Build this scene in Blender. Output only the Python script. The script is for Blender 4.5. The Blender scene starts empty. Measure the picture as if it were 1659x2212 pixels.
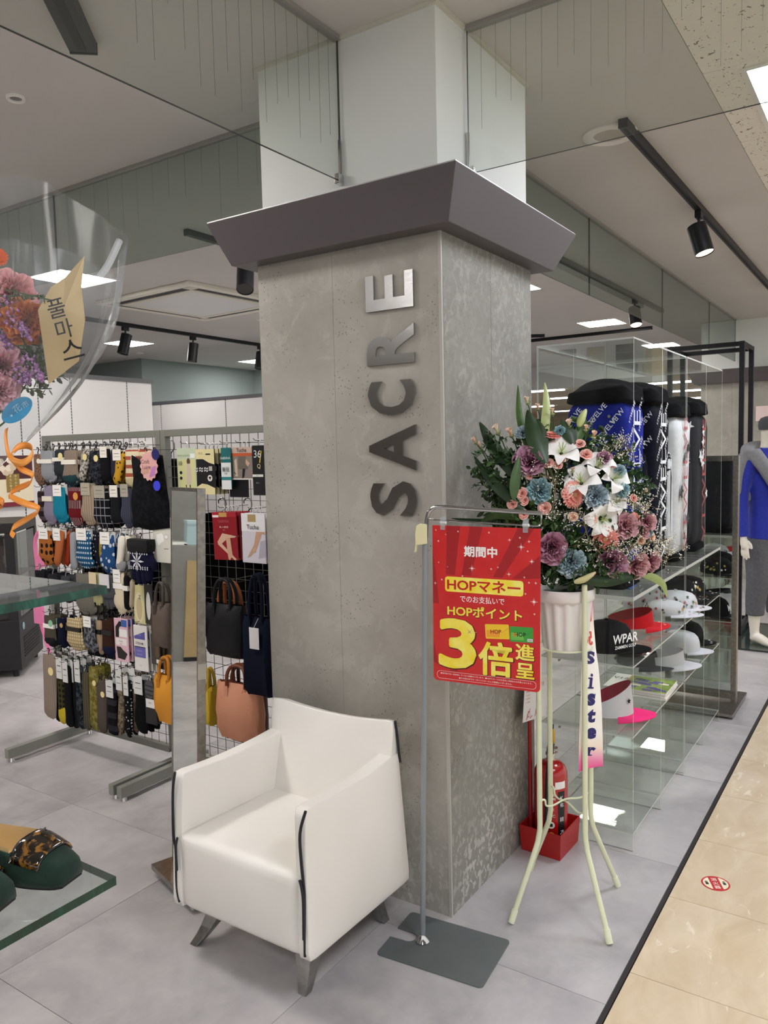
import bpy, bmesh, math, random
from mathutils import Vector, Matrix
random.seed(7)
S = bpy.context.scene
COL = S.collection
V = Vector
PI = math.pi

# ---------------------------------------------------------------- camera
F_PX, W_PX, H_PX = 1688.44, 1659, 2212
CAM = V((-2.10421, -1.17696, 1.5))
YAW, PITCH, ROLL = 0.587923, -0.0778433, -0.0232122
_f = V((math.cos(YAW)*math.cos(PITCH), math.sin(YAW)*math.cos(PITCH), math.sin(PITCH)))
_r0 = V((math.sin(YAW), -math.cos(YAW), 0)); _u0 = _r0.cross(_f)
_r = _r0*math.cos(ROLL) + _u0*math.sin(ROLL); _u = -_r0*math.sin(ROLL) + _u0*math.cos(ROLL)
cd = bpy.data.cameras.new('camera'); cam = bpy.data.objects.new('camera', cd); COL.objects.link(cam)
cd.sensor_fit = 'HORIZONTAL'; cd.sensor_width = 36; cd.lens = F_PX/W_PX*36; cd.clip_start = .02; cd.clip_end = 100
cam.matrix_world = Matrix(((_r.x, _u.x, -_f.x, CAM.x), (_r.y, _u.y, -_f.y, CAM.y), (_r.z, _u.z, -_f.z, CAM.z), (0, 0, 0, 1)))
S.camera = cam

# ---------------------------------------------------------------- world, exposure, lamps
wd = bpy.data.worlds.new('world'); S.world = wd; wd.use_nodes = True
wd.node_tree.nodes['Background'].inputs[0].default_value = (1.0, .985, .96, 1)
wd.node_tree.nodes['Background'].inputs[1].default_value = .7
S.view_settings.view_transform = 'Standard'; S.view_settings.look = 'None'
S.view_settings.exposure = .5; S.view_settings.gamma = 1; S.view_settings.use_curve_mapping = False
cy = S.cycles
cy.max_bounces = 12; cy.transparent_max_bounces = 40; cy.glossy_bounces = 5; cy.diffuse_bounces = 4; cy.transmission_bounces = 8
cy.caustics_reflective = False; cy.caustics_refractive = False; cy.sample_clamp_indirect = 6
try: cy.use_denoising = True
except Exception: pass
CEIL = 2.84
PANEL_GLOW = 34.0       # ceiling panels
CORRIDOR_GLOW = 17.0

def wp(px, py, ax, v):
    """the point of the photograph at (px, py) on the real plane x, y or z = v"""
    d = _f*F_PX + _r*(px-829.5) - _u*(py-1106); i = 'xyz'.index(ax)
    return CAM + d*((v-CAM[i])/d[i])

# ---------------------------------------------------------------- materials
def lin(h):
    h = h.lstrip('#'); c = [int(h[i:i+2], 16)/255 for i in (0, 2, 4)]
    return tuple((x/12.92 if x <= .04045 else ((x+.055)/1.055)**2.4) for x in c) + (1,)
_mats = {}
class NT:
    def __init__(s, name):
        s.m = bpy.data.materials.new(name); s.m.use_nodes = True; s.n = s.m.node_tree.nodes; s.l = s.m.node_tree.links
        s.b = s.n['Principled BSDF']; s.out = s.n['Material Output']
    def new(s, t, **kw):
        n = s.n.new(t)
        for k, v in kw.items(): setattr(n, k, v)
        return n
    def co(s, kind='Object', scale=(1, 1, 1), rot=(0, 0, 0)):
        t = s.new('ShaderNodeTexCoord'); m = s.new('ShaderNodeMapping'); m.inputs['Scale'].default_value = scale; m.inputs['Rotation'].default_value = rot
        s.l.new(t.outputs[kind], m.inputs[0]); return m.outputs[0]
    def noise(s, co, scale, detail=4, rough=.6, dist=0):
        n = s.new('ShaderNodeTexNoise'); n.inputs['Scale'].default_value = scale; n.inputs['Detail'].default_value = detail
        n.inputs['Roughness'].default_value = rough; n.inputs['Distortion'].default_value = dist; s.l.new(co, n.inputs[0]); return n.outputs['Fac']
    def ramp(s, fac, stops, const=False):
        r = s.new('ShaderNodeValToRGB'); e = r.color_ramp.elements
        if const: r.color_ramp.interpolation = 'CONSTANT'
        while len(e) < len(stops): e.new(.5)
        for el, (p, c) in zip(e, stops):
            el.position = p; el.color = lin(c) if isinstance(c, str) else (c, c, c, 1)
        s.l.new(fac, r.inputs[0]); return r.outputs[0]
    def mix(s, fac, a, b, mode='MIX'):
        m = s.new('ShaderNodeMix', data_type='RGBA', blend_type=mode)
        for i, x in ((0, fac), (6, a), (7, b)):
            if isinstance(x, str): m.inputs[i].default_value = lin(x)
            elif isinstance(x, (int, float)): m.inputs[i].default_value = x
            else: s.l.new(x, m.inputs[i])
        return m.outputs[2]
    def math(s, op, a, b=0.0):
        m = s.new('ShaderNodeMath', operation=op)
        for i, x in enumerate((a, b)):
            if isinstance(x, (int, float)): m.inputs[i].default_value = x
            else: s.l.new(x, m.inputs[i])
        return m.outputs[0]
    def col(s, x): s.l.new(x, s.b.inputs['Base Color'])
    def bump(s, h, strength=.3, dist=.01):
        b = s.new('ShaderNodeBump'); b.inputs['Strength'].default_value = strength; b.inputs['Distance'].default_value = dist
        s.l.new(h, b.inputs['Height']); s.l.new(b.outputs[0], s.b.inputs['Normal'])

def M(c, rough=.5, metal=0.0, n=None, bump=None, sheen=0, coat=0, spec=.5, name=None):
    """plain procedural material: colour, optional noise n=(scale, second colour, detail), optional bump=(scale, strength)"""
    key = (c, rough, metal, n, bump, sheen, coat, spec)
    if key in _mats: return _mats[key]
    t = NT(name or 'surface'); t.b.inputs['Base Color'].default_value = lin(c); t.b.inputs['Roughness'].default_value = rough
    t.b.inputs['Metallic'].default_value = metal; t.b.inputs['Specular IOR Level'].default_value = spec
    if sheen: t.b.inputs['Sheen Weight'].default_value = sheen
    if coat: t.b.inputs['Coat Weight'].default_value = coat; t.b.inputs['Coat Roughness'].default_value = .08
    if n or bump: co = t.co()
    if n: t.col(t.ramp(t.noise(co, n[0], n[2] if len(n) > 2 else 3), [(.35, c), (.68, n[1])]))
    if bump: t.bump(t.noise(co, bump[0], 3), bump[1], .004)
    _mats[key] = t.m; return t.m

def emit(c, k, name='glow'):
    t = NT(name); e = t.new('ShaderNodeEmission'); e.inputs[0].default_value = lin(c); e.inputs[1].default_value = k
    t.l.new(e.outputs[0], t.out.inputs[0]); return t.m
def clear(tint, ior=1.35, rough=.0, haze=None, hk=0.0, name='clear'):
    """thin clear sheet: transparent + Fresnel gloss, with an optional part of diffuse haze"""
    t = NT(name); tr = t.new('ShaderNodeBsdfTransparent'); tr.inputs[0].default_value = lin(tint)
    g = t.new('ShaderNodeBsdfGlossy'); g.inputs['Roughness'].default_value = rough
    lw = t.new('ShaderNodeLayerWeight'); lw.inputs[0].default_value = .5       # Schlick: the same from either side of the sheet
    f0 = ((ior-1)/(ior+1))**2; R = t.math('ADD', t.math('MULTIPLY', t.math('POWER', lw.outputs['Facing'], 5.0), 1-f0), f0)
    mx = t.new('ShaderNodeMixShader'); t.l.new(R, mx.inputs[0]); t.l.new(tr.outputs[0], mx.inputs[1]); t.l.new(g.outputs[0], mx.inputs[2])
    sh = mx.outputs[0]
    if haze:
        df = t.new('ShaderNodeBsdfDiffuse'); df.inputs[0].default_value = lin(haze); m2 = t.new('ShaderNodeMixShader'); m2.inputs[0].default_value = hk
        t.l.new(sh, m2.inputs[1]); t.l.new(df.outputs[0], m2.inputs[2]); sh = m2.outputs[0]
    t.l.new(sh, t.out.inputs[0]); return t.m

# ---------------------------------------------------------------- mesh builder
def FR(o, x, y):
    x = V(x).normalized(); y = V(y); y = (y - x*x.dot(y)).normalized(); z = x.cross(y)
    return Matrix(((x.x, y.x, z.x, o[0]), (x.y, y.y, z.y, o[1]), (x.z, y.z, z.z, o[2]), (0, 0, 0, 1)))
I4 = Matrix.Identity(4)
_txt = {}
def text_data(body, bold):
    k = (body, bold)
    if k not in _txt:
        cu = bpy.data.curves.new('text', 'FONT'); cu.body = body; cu.resolution_u = 3; cu.offset = bold; cu.align_x = 'LEFT'
        o = bpy.data.objects.new('text', cu); COL.objects.link(o)
        me = bpy.data.meshes.new_from_object(o.evaluated_get(bpy.context.evaluated_depsgraph_get()))
        vs = [(v.co.x, v.co.y) for v in me.vertices]; fs = [tuple(p.vertices) for p in me.polygons]
        bpy.data.objects.remove(o); bpy.data.curves.remove(cu); bpy.data.meshes.remove(me)
        x0 = min(v[0] for v in vs); x1 = max(v[0] for v in vs); y0 = min(v[1] for v in vs); y1 = max(v[1] for v in vs)
        _txt[k] = (vs, fs, x0, x1, y0, y1)
    return _txt[k]

class MB:
    def __init__(s): s.bm = bmesh.new(); s.mi = 0
    def m(s, i): s.mi = i; return s
    def face(s, vs):
        try: f = s.bm.faces.new(vs)
        except ValueError: return None
        f.material_index = s.mi; return f
    def vs(s, pts, fr=None): return [s.bm.verts.new(fr @ V(p) if fr else V(p)) for p in pts]
    def hexa(s, p, fr=None):
        v = s.vs(p, fr)
        for q in ((0, 3, 2, 1), (4, 5, 6, 7), (0, 1, 5, 4), (1, 2, 6, 5), (2, 3, 7, 6), (3, 0, 4, 7)): s.face([v[i] for i in q])
        return s
    def box(s, x0, x1, y0, y1, z0, z1, fr=None):
        return s.hexa([(x0, y0, z0), (x1, y0, z0), (x1, y1, z0), (x0, y1, z0), (x0, y0, z1), (x1, y0, z1), (x1, y1, z1), (x0, y1, z1)], fr)
    def sheet(s, x0, x1, y0, y1, z0, z1, ax, a=0, b=1):
        """a box whose large faces (across axis ax) take material a and whose edges take b"""
        n0 = len(s.bm.faces); s.box(x0, x1, y0, y1, z0, z1); s.bm.faces.ensure_lookup_table(); s.bm.normal_update()
        for f in s.bm.faces[n0:]: f.material_index = a if abs(f.normal['xyz'.index(ax)]) > .9 else b
        return s
    def ring(s, c, ax, r, n, ph=0):
        ax = V(ax).normalized(); a = ax.orthogonal().normalized(); b = ax.cross(a); c = V(c)
        return [s.bm.verts.new(c + a*(r*math.cos(2*PI*i/n+ph)) + b*(r*math.sin(2*PI*i/n+ph))) for i in range(n)]
    def bridge(s, a, b):
        n = len(a)
        for i in range(n): s.face((a[i], a[(i+1) % n], b[(i+1) % n], b[i]))
    def cyl(s, p0, p1, r0, r1=None, n=12, caps=True):
        r1 = r0 if r1 is None else r1; d = V(p1)-V(p0); A = s.ring(p0, d, r0, n); B = s.ring(p1, d, r1, n); s.bridge(A, B)
        if caps: s.face(A[::-1]); s.face(B)
        return s
    def tube(s, pts, r, n=8, caps=True, closed=False):
        pts = [V(p) for p in pts]; N = len(pts); rs = r if isinstance(r, (list, tuple)) else [r]*N
        prev = None; rings = []
        for i, p in enumerate(pts):
            if closed: t = pts[(i+1) % N]-pts[i-1]
            else: t = pts[min(i+1, N-1)]-pts[max(i-1, 0)]
            t.normalize()
            if prev is None: a = t.orthogonal().normalized()
            else:
                a = prev - t*prev.dot(t); a = a.normalized() if a.length > 1e-6 else t.orthogonal().normalized()
            prev = a; b = t.cross(a)
            rings.append([s.bm.verts.new(p + a*(rs[i]*math.cos(2*PI*k/n)) + b*(rs[i]*math.sin(2*PI*k/n))) for k in range(n)])
        for i in range(N-1): s.bridge(rings[i], rings[i+1])
        if closed: s.bridge(rings[-1], rings[0])
        elif caps: s.face(rings[0][::-1]); s.face(rings[-1])
        return s
    def lathe(s, prof, n=24, fr=None, caps=True, wob=None):
        fr = fr or I4; rings = []
        for r, z in prof:
            rings.append([s.bm.verts.new(fr @ V(((r*(wob(k/n, z) if wob else 1))*math.cos(2*PI*k/n), (r*(wob(k/n, z) if wob else 1))*math.sin(2*PI*k/n), z))) for k in range(n)])
        for a, b in zip(rings, rings[1:]): s.bridge(a, b)
        if caps: s.face(rings[0][::-1]); s.face(rings[-1])
        return s
    def prism(s, pts, h, fr=None, z0=0.0):
        A = s.vs([(x, y, z0) for x, y in pts], fr); B = s.vs([(x, y, z0+h) for x, y in pts], fr)
        s.face(A[::-1]); s.face(B); s.bridge(A, B); return s
    def plate(s, pts, fr=None, z=0.0): s.face(s.vs([(x, y, z) for x, y in pts], fr)); return s
    def grid(s, fn, nu, nv, cu=False, cv=False):
        g = [[s.bm.verts.new(V(fn(i/(nu if cu else nu-1), j/(nv if cv else nv-1)))) for j in range(nv)] for i in range(nu)]
        for i in range(nu if cu else nu-1):
            for j in range(nv if cv else nv-1):
                s.face((g[i][j], g[(i+1) % nu][j], g[(i+1) % nu][(j+1) % nv], g[i][(j+1) % nv]))
        return s
    def pillow(s, pts, t, fr=None, rows=((1.0, 0.0), (.86, .75), (.5, 1.0)), off=0.0):
        """puffed flat shape from an outline, thickness 2t"""
        cx = sum(p[0] for p in pts)/len(pts); cyy = sum(p[1] for p in pts)/len(pts)
        def rg(k, z): return s.vs([(cx+(x-cx)*k, cyy+(y-cyy)*k, z+off) for x, y in pts], fr)
        base = rg(1, 0)
        for sg in (1, -1):
            cur = base
            for k, z in rows[1:]:
                nx = rg(k, sg*t*z); s.bridge(cur, nx) if sg > 0 else s.bridge(nx, cur); cur = nx
            s.face(cur if sg > 0 else cur[::-1])
        return s
    def soft(s, c8, r=.25, bulge=(0, 0, 0), n=8, fn=None):
        """rounded, bulged block spanned by 8 corners (order as hexa)"""
        c8 = [V(c) for c in c8]; seen = {}
        def P(u, v, w):
            def rd(a, b, c):
                return a
            q = V((u, v, w)); k = 1-r
            inner = V([max(-k, min(k, x)) for x in q]); d = q-inner
            if d.length > 1e-9: q = inner + d.normalized()*min(r, max(abs(d.x), abs(d.y), abs(d.z)))
            g = (1-u*u)*(1-v*v) if abs(w) == 1 else ((1-u*u)*(1-w*w) if abs(v) == 1 else (1-v*v)*(1-w*w))
            if abs(w) == 1: q.z += w*bulge[2]*g
            elif abs(v) == 1: q.y += v*bulge[1]*g
            else: q.x += u*bulge[0]*g
            a, b, c = (q.x+1)/2, (q.y+1)/2, (q.z+1)/2
            bot = (c8[0]*(1-a)+c8[1]*a)*(1-b) + (c8[3]*(1-a)+c8[2]*a)*b; top = (c8[4]*(1-a)+c8[5]*a)*(1-b) + (c8[7]*(1-a)+c8[6]*a)*b
            p = bot*(1-c)+top*c
            return fn(p, u, v, w) if fn else p
        def vt(i, j, k):
            key = (i, j, k)
            if key not in seen: seen[key] = s.bm.verts.new(P(-1+2*i/n, -1+2*j/n, -1+2*k/n))
            return seen[key]
        for i in range(n):
            for j in range(n):
                s.face((vt(i, j, 0), vt(i, j+1, 0), vt(i+1, j+1, 0), vt(i+1, j, 0))); s.face((vt(i, j, n), vt(i+1, j, n), vt(i+1, j+1, n), vt(i, j+1, n)))
                s.face((vt(i, 0, j), vt(i+1, 0, j), vt(i+1, 0, j+1), vt(i, 0, j+1))); s.face((vt(i, n, j), vt(i, n, j+1), vt(i+1, n, j+1), vt(i+1, n, j)))
                s.face((vt(0, i, j), vt(0, i, j+1), vt(0, i+1, j+1), vt(0, i+1, j))); s.face((vt(n, i, j), vt(n, i+1, j), vt(n, i+1, j+1), vt(n, i, j+1)))
        return s
    def text(s, body, fr, h=None, w=None, bold=0.0, ax='c', ay='c', depth=0.0, z=0.0, shear=0.0, pos=(0, 0), fat=0.0, fn=None):
        """flat (or extruded) lettering: h = height of the ink, w = width of the ink; anchored by its ink box"""
        vs, fs, x0, x1, y0, y1 = text_data(body, bold)
        sy = h/(y1-y0) if h else None; sx = w/(x1-x0) if w else sy
        sy = sy or sx
        ox = {'l': x0, 'c': (x0+x1)/2, 'r': x1}[ax]; oy = {'b': y0, 'c': (y0+y1)/2, 't': y1}[ay]
        P = [((x-ox)*sx + shear*(y-oy)*sy + pos[0], (y-oy)*sy + pos[1]) for x, y in vs]
        if fn:
            A = [s.bm.verts.new(V(fn(x, y))) for x, y in P]
            for f in fs: s.face([A[i] for i in f])
            return s
        if fat:         # heavier strokes: the outline drawn again a little to each side
            for k in range(6):
                dx, dy = fat*math.cos(k*PI/3), fat*math.sin(k*PI/3); A = s.vs([(x+dx, y+dy, z-.00004*(k+1)) for x, y in P], fr)
                for f in fs: s.face([A[i] for i in f])
        if depth:
            A = s.vs([(x, y, z) for x, y in P], fr); B = s.vs([(x, y, z+depth) for x, y in P], fr); cnt = {}
            for f in fs:
                s.face([B[i] for i in f]); s.face([A[i] for i in f][::-1])
                for i, a in enumerate(f): b = f[(i+1) % len(f)]; cnt[(a, b)] = cnt.get((a, b), 0)+1
            for a, b in cnt:
                if (b, a) not in cnt: s.face((A[a], A[b], B[b], B[a]))
        else:
            A = s.vs([(x, y, z) for x, y in P], fr)
            for f in fs: s.face([A[i] for i in f])
        return s
    def build(s, name, mats, parent=None, smooth=False, bev=0, seg=2, sub=0, label=None, kind=None, ang=40, recalc=True):
        bm = s.bm
        if bev:
            bm.normal_update()
            ed = [e for e in bm.edges if len(e.link_faces) == 2 and e.calc_face_angle(0) > .5]
            bmesh.ops.bevel(bm, geom=ed, offset=bev, segments=seg, affect='EDGES', profile=.6, clamp_overlap=True)
        if recalc: bmesh.ops.recalc_face_normals(bm, faces=bm.faces)
        me = bpy.data.meshes.new(name); bm.to_mesh(me); bm.free()
        for mt in (mats if isinstance(mats, (list, tuple)) else [mats]): me.materials.append(mt)
        if smooth:
            me.polygons.foreach_set('use_smooth', [True]*len(me.polygons))
            try: me.set_sharp_from_angle(angle=math.radians(ang))
            except Exception: pass
        o = bpy.data.objects.new(name, me); COL.objects.link(o)
        if sub: md = o.modifiers.new('subdivision', 'SUBSURF'); md.levels = sub; md.render_levels = sub
        if parent is not None:
            o.parent = parent
            if parent.name in WORLD: o.matrix_parent_inverse = Matrix.Translation(-V(WORLD[parent.name]))
        if label: o['label'] = label
        if kind: o['kind'] = kind
        return o
WORLD = {}
def thing(name, label, cat, loc=(0, 0, 0), group=None, world=True):
    o = bpy.data.objects.new(name, None); COL.objects.link(o); o.location = loc; o.empty_display_size = .05
    o['label'] = label; o['category'] = cat
    if group: o['group'] = group
    if world: WORLD[o.name] = tuple(loc)
    return o
def tag(o, label, cat, group=None):
    o['label'] = label; o['category'] = cat
    if group: o['group'] = group
    return o
def struct(o): o['kind'] = 'structure'; return o
def dup(root, loc, rz=0, label=None, group=None, scale=None):
    r = root.copy(); COL.objects.link(r); r.location = loc; r.rotation_euler = (0, 0, rz)
    if scale: r.scale = scale
    if label: r['label'] = label
    if group: r['group'] = group
    for ch in list(root.children):
        c = ch.copy(); COL.objects.link(c); c.parent = r; c.matrix_parent_inverse = ch.matrix_parent_inverse.copy()
        for g in ch.children:
            d = g.copy(); COL.objects.link(d); d.parent = c
    return r
def piece(o, loc):
    """a further copy of a part (shares its mesh), moved by loc"""
    c = o.copy(); COL.objects.link(c); c.parent = o.parent; c.matrix_parent_inverse = o.matrix_parent_inverse.copy(); c.location = V(o.location)+V(loc); return c
def arc(c, r, a0, a1, n, fr=None):
    out = [(c[0]+r*math.cos(a0+(a1-a0)*i/(n-1)), c[1]+r*math.sin(a0+(a1-a0)*i/(n-1))) for i in range(n)]
    return [fr @ V((x, y, 0)) for x, y in out] if fr else out
def rrect(x0, x1, y0, y1, r, n=4):
    return arc((x1-r, y0+r), r, -PI/2, 0, n)+arc((x1-r, y1-r), r, 0, PI/2, n)+arc((x0+r, y1-r), r, PI/2, PI, n)+arc((x0+r, y0+r), r, PI, 1.5*PI, n)
def star(c, r, k=.42, n=5, ph=PI/2):
    return [(c[0]+(r if i % 2 == 0 else r*k)*math.cos(ph+PI*i/n), c[1]+(r if i % 2 == 0 else r*k)*math.sin(ph+PI*i/n)) for i in range(2*n)]
# ---------------------------------------------------------------- setting materials
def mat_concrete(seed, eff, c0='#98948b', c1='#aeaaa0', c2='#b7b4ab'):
    t = NT('concrete'); co = t.co('Object', rot=(0, 0, seed))
    big = t.noise(co, 3.2, 5, .62, .3); base = t.ramp(big, [(.3, c0), (.7, c1)])
    blot = t.noise(co, 9, 6, .7, .6)
    c = t.mix(t.math('MULTIPLY', t.ramp(blot, [(.54, 0.0), (.62, 1.0)]), .45), base, c2)
    vo = t.new('ShaderNodeTexVoronoi'); vo.inputs['Scale'].default_value = 75; t.l.new(co, vo.inputs[0])
    pit = t.math('MULTIPLY', t.math('LESS_THAN', vo.outputs['Distance'], .16), t.ramp(t.noise(co, 7, 2), [(.5, 0.0), (.62, 1.0)]))
    c = t.mix(t.math('MULTIPLY', pit, .75), c, '#4b4844')
    # pale bloom that climbs from the foot of the panel
    sep = t.new('ShaderNodeSeparateXYZ'); t.l.new(co, sep.inputs[0])
    lowz = t.ramp(t.math('MULTIPLY', sep.outputs[2], .5), [(.02, 1.0), (.22, eff*.8), (.5, eff*.35), (1.0, eff*.4)])
    fl = t.noise(t.co('Object', scale=(1, 1, .8)), 42, 4, .55, .35); msk = t.ramp(t.noise(co, 4.5, 3), [(.42, 0.0), (.62, 1.0)])
    c = t.mix(t.math('MULTIPLY', t.math('MULTIPLY', t.ramp(fl, [(.52, 0.0), (.56, 1.0)]), lowz), t.math('ADD', t.math('MULTIPLY', msk, .6), .3)), c, '#c2c0b9')
    t.col(c); t.b.inputs['Roughness'].default_value = .62; t.bump(t.noise(co, 40, 5), .12, .004); return t.m
CONC_A = mat_concrete(.3, .12); CONC_DIMMED = mat_concrete(1.3, .62, '#7f7d76', '#918f87', '#9b9991')  # second one, corridor side: colour darkened to offset the stronger light there
def mat_greytile():
    t = NT('grey_vinyl_stone'); oi = t.new('ShaderNodeObjectInfo'); co0 = t.co('Object')
    mp = t.new('ShaderNodeVectorMath', operation='ADD'); sc = t.new('ShaderNodeVectorMath', operation='SCALE')
    t.l.new(oi.outputs['Location'], sc.inputs[0]); sc.inputs['Scale'].default_value = 3.7; t.l.new(co0, mp.inputs[0]); t.l.new(sc.outputs[0], mp.inputs[1]); co = mp.outputs[0]
    a = t.noise(co, 2.1, 5, .62, .5); b = t.noise(co, 9, 5, .65, .3)
    c = t.ramp(a, [(.3, '#959192'), (.52, '#b0acad'), (.72, '#c6c2c1')])
    c = t.mix(t.math('MULTIPLY', t.ramp(b, [(.45, 0.0), (.7, 1.0)]), .35), c, '#c9c6c2')
    t.col(c); t.b.inputs['Roughness'].default_value = .34; t.b.inputs['Specular IOR Level'].default_value = .5; t.bump(t.noise(co, 60, 3), .05, .002); return t.m
def mat_beigetile():
    t = NT('beige_marble'); oi = t.new('ShaderNodeObjectInfo'); co0 = t.co('Object', scale=(1, 2.2, 1))
    mp = t.new('ShaderNodeVectorMath', operation='ADD'); sc = t.new('ShaderNodeVectorMath', operation='SCALE')
    t.l.new(oi.outputs['Location'], sc.inputs[0]); sc.inputs['Scale'].default_value = 2.3; t.l.new(co0, mp.inputs[0]); t.l.new(sc.outputs[0], mp.inputs[1]); co = mp.outputs[0]
    a = t.noise(co, 4, 6, .6, .8); b = t.noise(co, 7, 5, .6, 1.6)
    c = t.ramp(a, [(.3, '#cdb899'), (.55, '#dac8ab'), (.75, '#e3d3b8')])
    c = t.mix(t.math('MULTIPLY', t.ramp(b, [(.62, 0.0), (.69, 1.0)]), .7), c, '#f1e7d3')
    t.col(c); t.b.inputs['Roughness'].default_value = .2; t.b.inputs['Specular IOR Level'].default_value = .5; return t.m
def mat_acoustic():
    t = NT('acoustic_board'); co = t.co('Object', scale=(1, 1, 1), rot=(0, 0, .35))
    vo = t.new('ShaderNodeTexVoronoi'); vo.inputs['Scale'].default_value = 40; vo.inputs['Randomness'].default_value = 1
    nz = t.new('ShaderNodeTexNoise'); nz.inputs['Scale'].default_value = 40; t.l.new(co, nz.inputs[0])
    ad = t.new('ShaderNodeMix', data_type='RGBA', blend_type='LINEAR_LIGHT'); ad.inputs[0].default_value = .03; t.l.new(co, ad.inputs[6]); t.l.new(nz.outputs['Color'], ad.inputs[7])
    t.l.new(ad.outputs[2], vo.inputs[0])
    hole = t.math('LESS_THAN', vo.outputs['Distance'], .185)
    t.col(t.mix(hole, t.ramp(t.noise(co, 5, 3), [(.3, '#f3eee2'), (.7, '#f8f4ea')]), '#8d8470')); t.b.inputs['Roughness'].default_value = .95
    t.bump(t.math('SUBTRACT', 1.0, hole), .5, .004); return t.m
CEILW = M('#d3cfcb', .9, n=(1.2, '#d9d5d1', 2)); STEEL = M('#b9b6b0', .28, 1.0, n=(90, '#a5a29b', 2)); DARKMETAL = M('#6b6668', .5, .3)
CORN = M('#605a5c', .45, .2); PAINT = M('#e9ece8', .75, bump=(300, .05)); WALLG = M('#8f9a98', .85); WHITEP = M('#d6d3d2', .55)
BLACK = M('#17171a', .5); BLACKM = M('#1a1b20', .4, .3); WHITE = M('#f2f0ec', .5); CHROME = M('#cfcfd0', .12, 1.0); GREYST = M('#8d8e86', .42, .3)
GLASS = clear('#f7f9f7', 1.5, haze='#8d9a95', hk=.03, name='smoke_screen_glass'); GLASSB = clear('#dfe5e1', 1.5, haze='#7b8a83', hk=.05, name='smoke_screen_glass')
GEDGE = M('#2c3330', .3); MIRROR = M('#dfe3e1', .015, 1.0)
PANELGLOW = emit('#fffaf5', PANEL_GLOW, 'lamp_panel'); CORRGLOW = emit('#f3f6ff', CORRIDOR_GLOW, 'lamp_panel')

# ---------------------------------------------------------------- floor
SEAM_Y = -.546
b = MB().box(-10, 30, -6, 12, -.12, -.006)
floor = struct(b.build('floor', M('#4f4b49', .8)))
G = .8142; gx0, gy0 = -.13-3*G, .178-1*G; gt = mat_greytile(); proto = None
def tiles(name, mtl, xs, ys, gap, par):
    pr = {}
    for i in range(len(xs)-1):
        for j in range(len(ys)-1):
            w, h = xs[i+1]-xs[i], ys[j+1]-ys[j]; k = (round(w, 3), round(h, 3))
            if k not in pr:
                q = MB().box(-w/2+gap, w/2-gap, -h/2+gap, h/2-gap, -.006, 0).build(name, mtl, par); pr[k] = q
            else:
                q = pr[k].copy(); COL.objects.link(q); q.parent = par
            q.location = ((xs[i]+xs[i+1])/2, (ys[j]+ys[j+1])/2, 0)
tiles('grey_tile', gt, [gx0+G*i for i in range(0, 15)], [SEAM_Y+.004, .178]+[.178+G*i for i in range(1, 13)], .0009, floor)
MB().box(-10, gx0-.001, SEAM_Y, 12, -.006, -.0005).build('far_floor_covering', gt, floor)
q = MB().box(gx0+G*14+.001, 29, SEAM_Y, 12, -.006, -.0005).build('far_floor_covering', gt, floor)
bt = mat_beigetile()
bx = [-2.205+.8955*i+d for i in range(0, 9) for d in (0, .448)]
tiles('beige_tile', bt, bx, [SEAM_Y-.012-.8955*k for k in (3, 2, 1, 0)], .0011, floor)
MB().box(5.8, 29, -3.24, SEAM_Y-.012, -.006, -.0005).build('far_floor_covering', bt, floor)
MB().box(-3, 29, SEAM_Y-.010, SEAM_Y+.002, -.006, .0012).build('joint_strip', M('#241c1c', .6), floor)

# ---------------------------------------------------------------- ceiling
ceil = struct(MB().box(-10, 11.6, -.53, 12, CEIL, CEIL+.08).build('ceiling', CEILW))
ceil2 = struct(MB().box(-6, 30, -6, -.53, CEIL+.016, CEIL+.09).build('ceiling', M('#8a8272', .95)))
am = mat_acoustic(); pr = None
for i in range(0, 12):
    for j in range(0, 3):
        x = 1.02-.7915*4+.7915*i; y = -.53-.7915*j
        if pr is None: o = pr = MB().box(.0012, .7903, -.7903, -.0012, 0, .016).build('acoustic_tile', am, ceil2, bev=.002, seg=1)
        else: o = pr.copy(); COL.objects.link(o); o.parent = ceil2
        o.location = (x, y, CEIL-.0005)
struct(MB().box(11.6, 30, -.53, 12, CEIL, CEIL+.08).build('ceiling', M('#d8c6a8', .9)))
struct(MB().box(30, 30.1, -6, 12, 0, CEIL).build('wall_front', M('#cdb595', .8)))
# far upper wall with its corner, beyond the slotted partitions
struct(MB().box(5.09, 5.2, 7.55, 12, 0, CEIL).build('wall_left', WALLG))
struct(MB().box(5.2, 7.5, 7.55, 7.65, 0, CEIL).build('wall_left', WALLG))
struct(MB().box(7.3, 7.4, 4.2, 7.55, 0, CEIL).build('wall_left', WALLG))
struct(MB().box(-6, 5.2, 12, 12.1, 0, CEIL).build('wall_left', WALLG))
struct(MB().box(7.4, 30, 12, 12.1, 0, CEIL).build('wall_left', M('#cdb595', .8)))
struct(MB().box(-9.1, -9, .5, 12, 0, CEIL).build('wall_left', M('#8d8073', .8)))
bk = struct(MB().box(10.3, 10.42, 1.9, 7.0, 2.47, CEIL).build('trim_1', M('#e6e6e8', .6)))       # white bulkhead before the far hall
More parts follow.
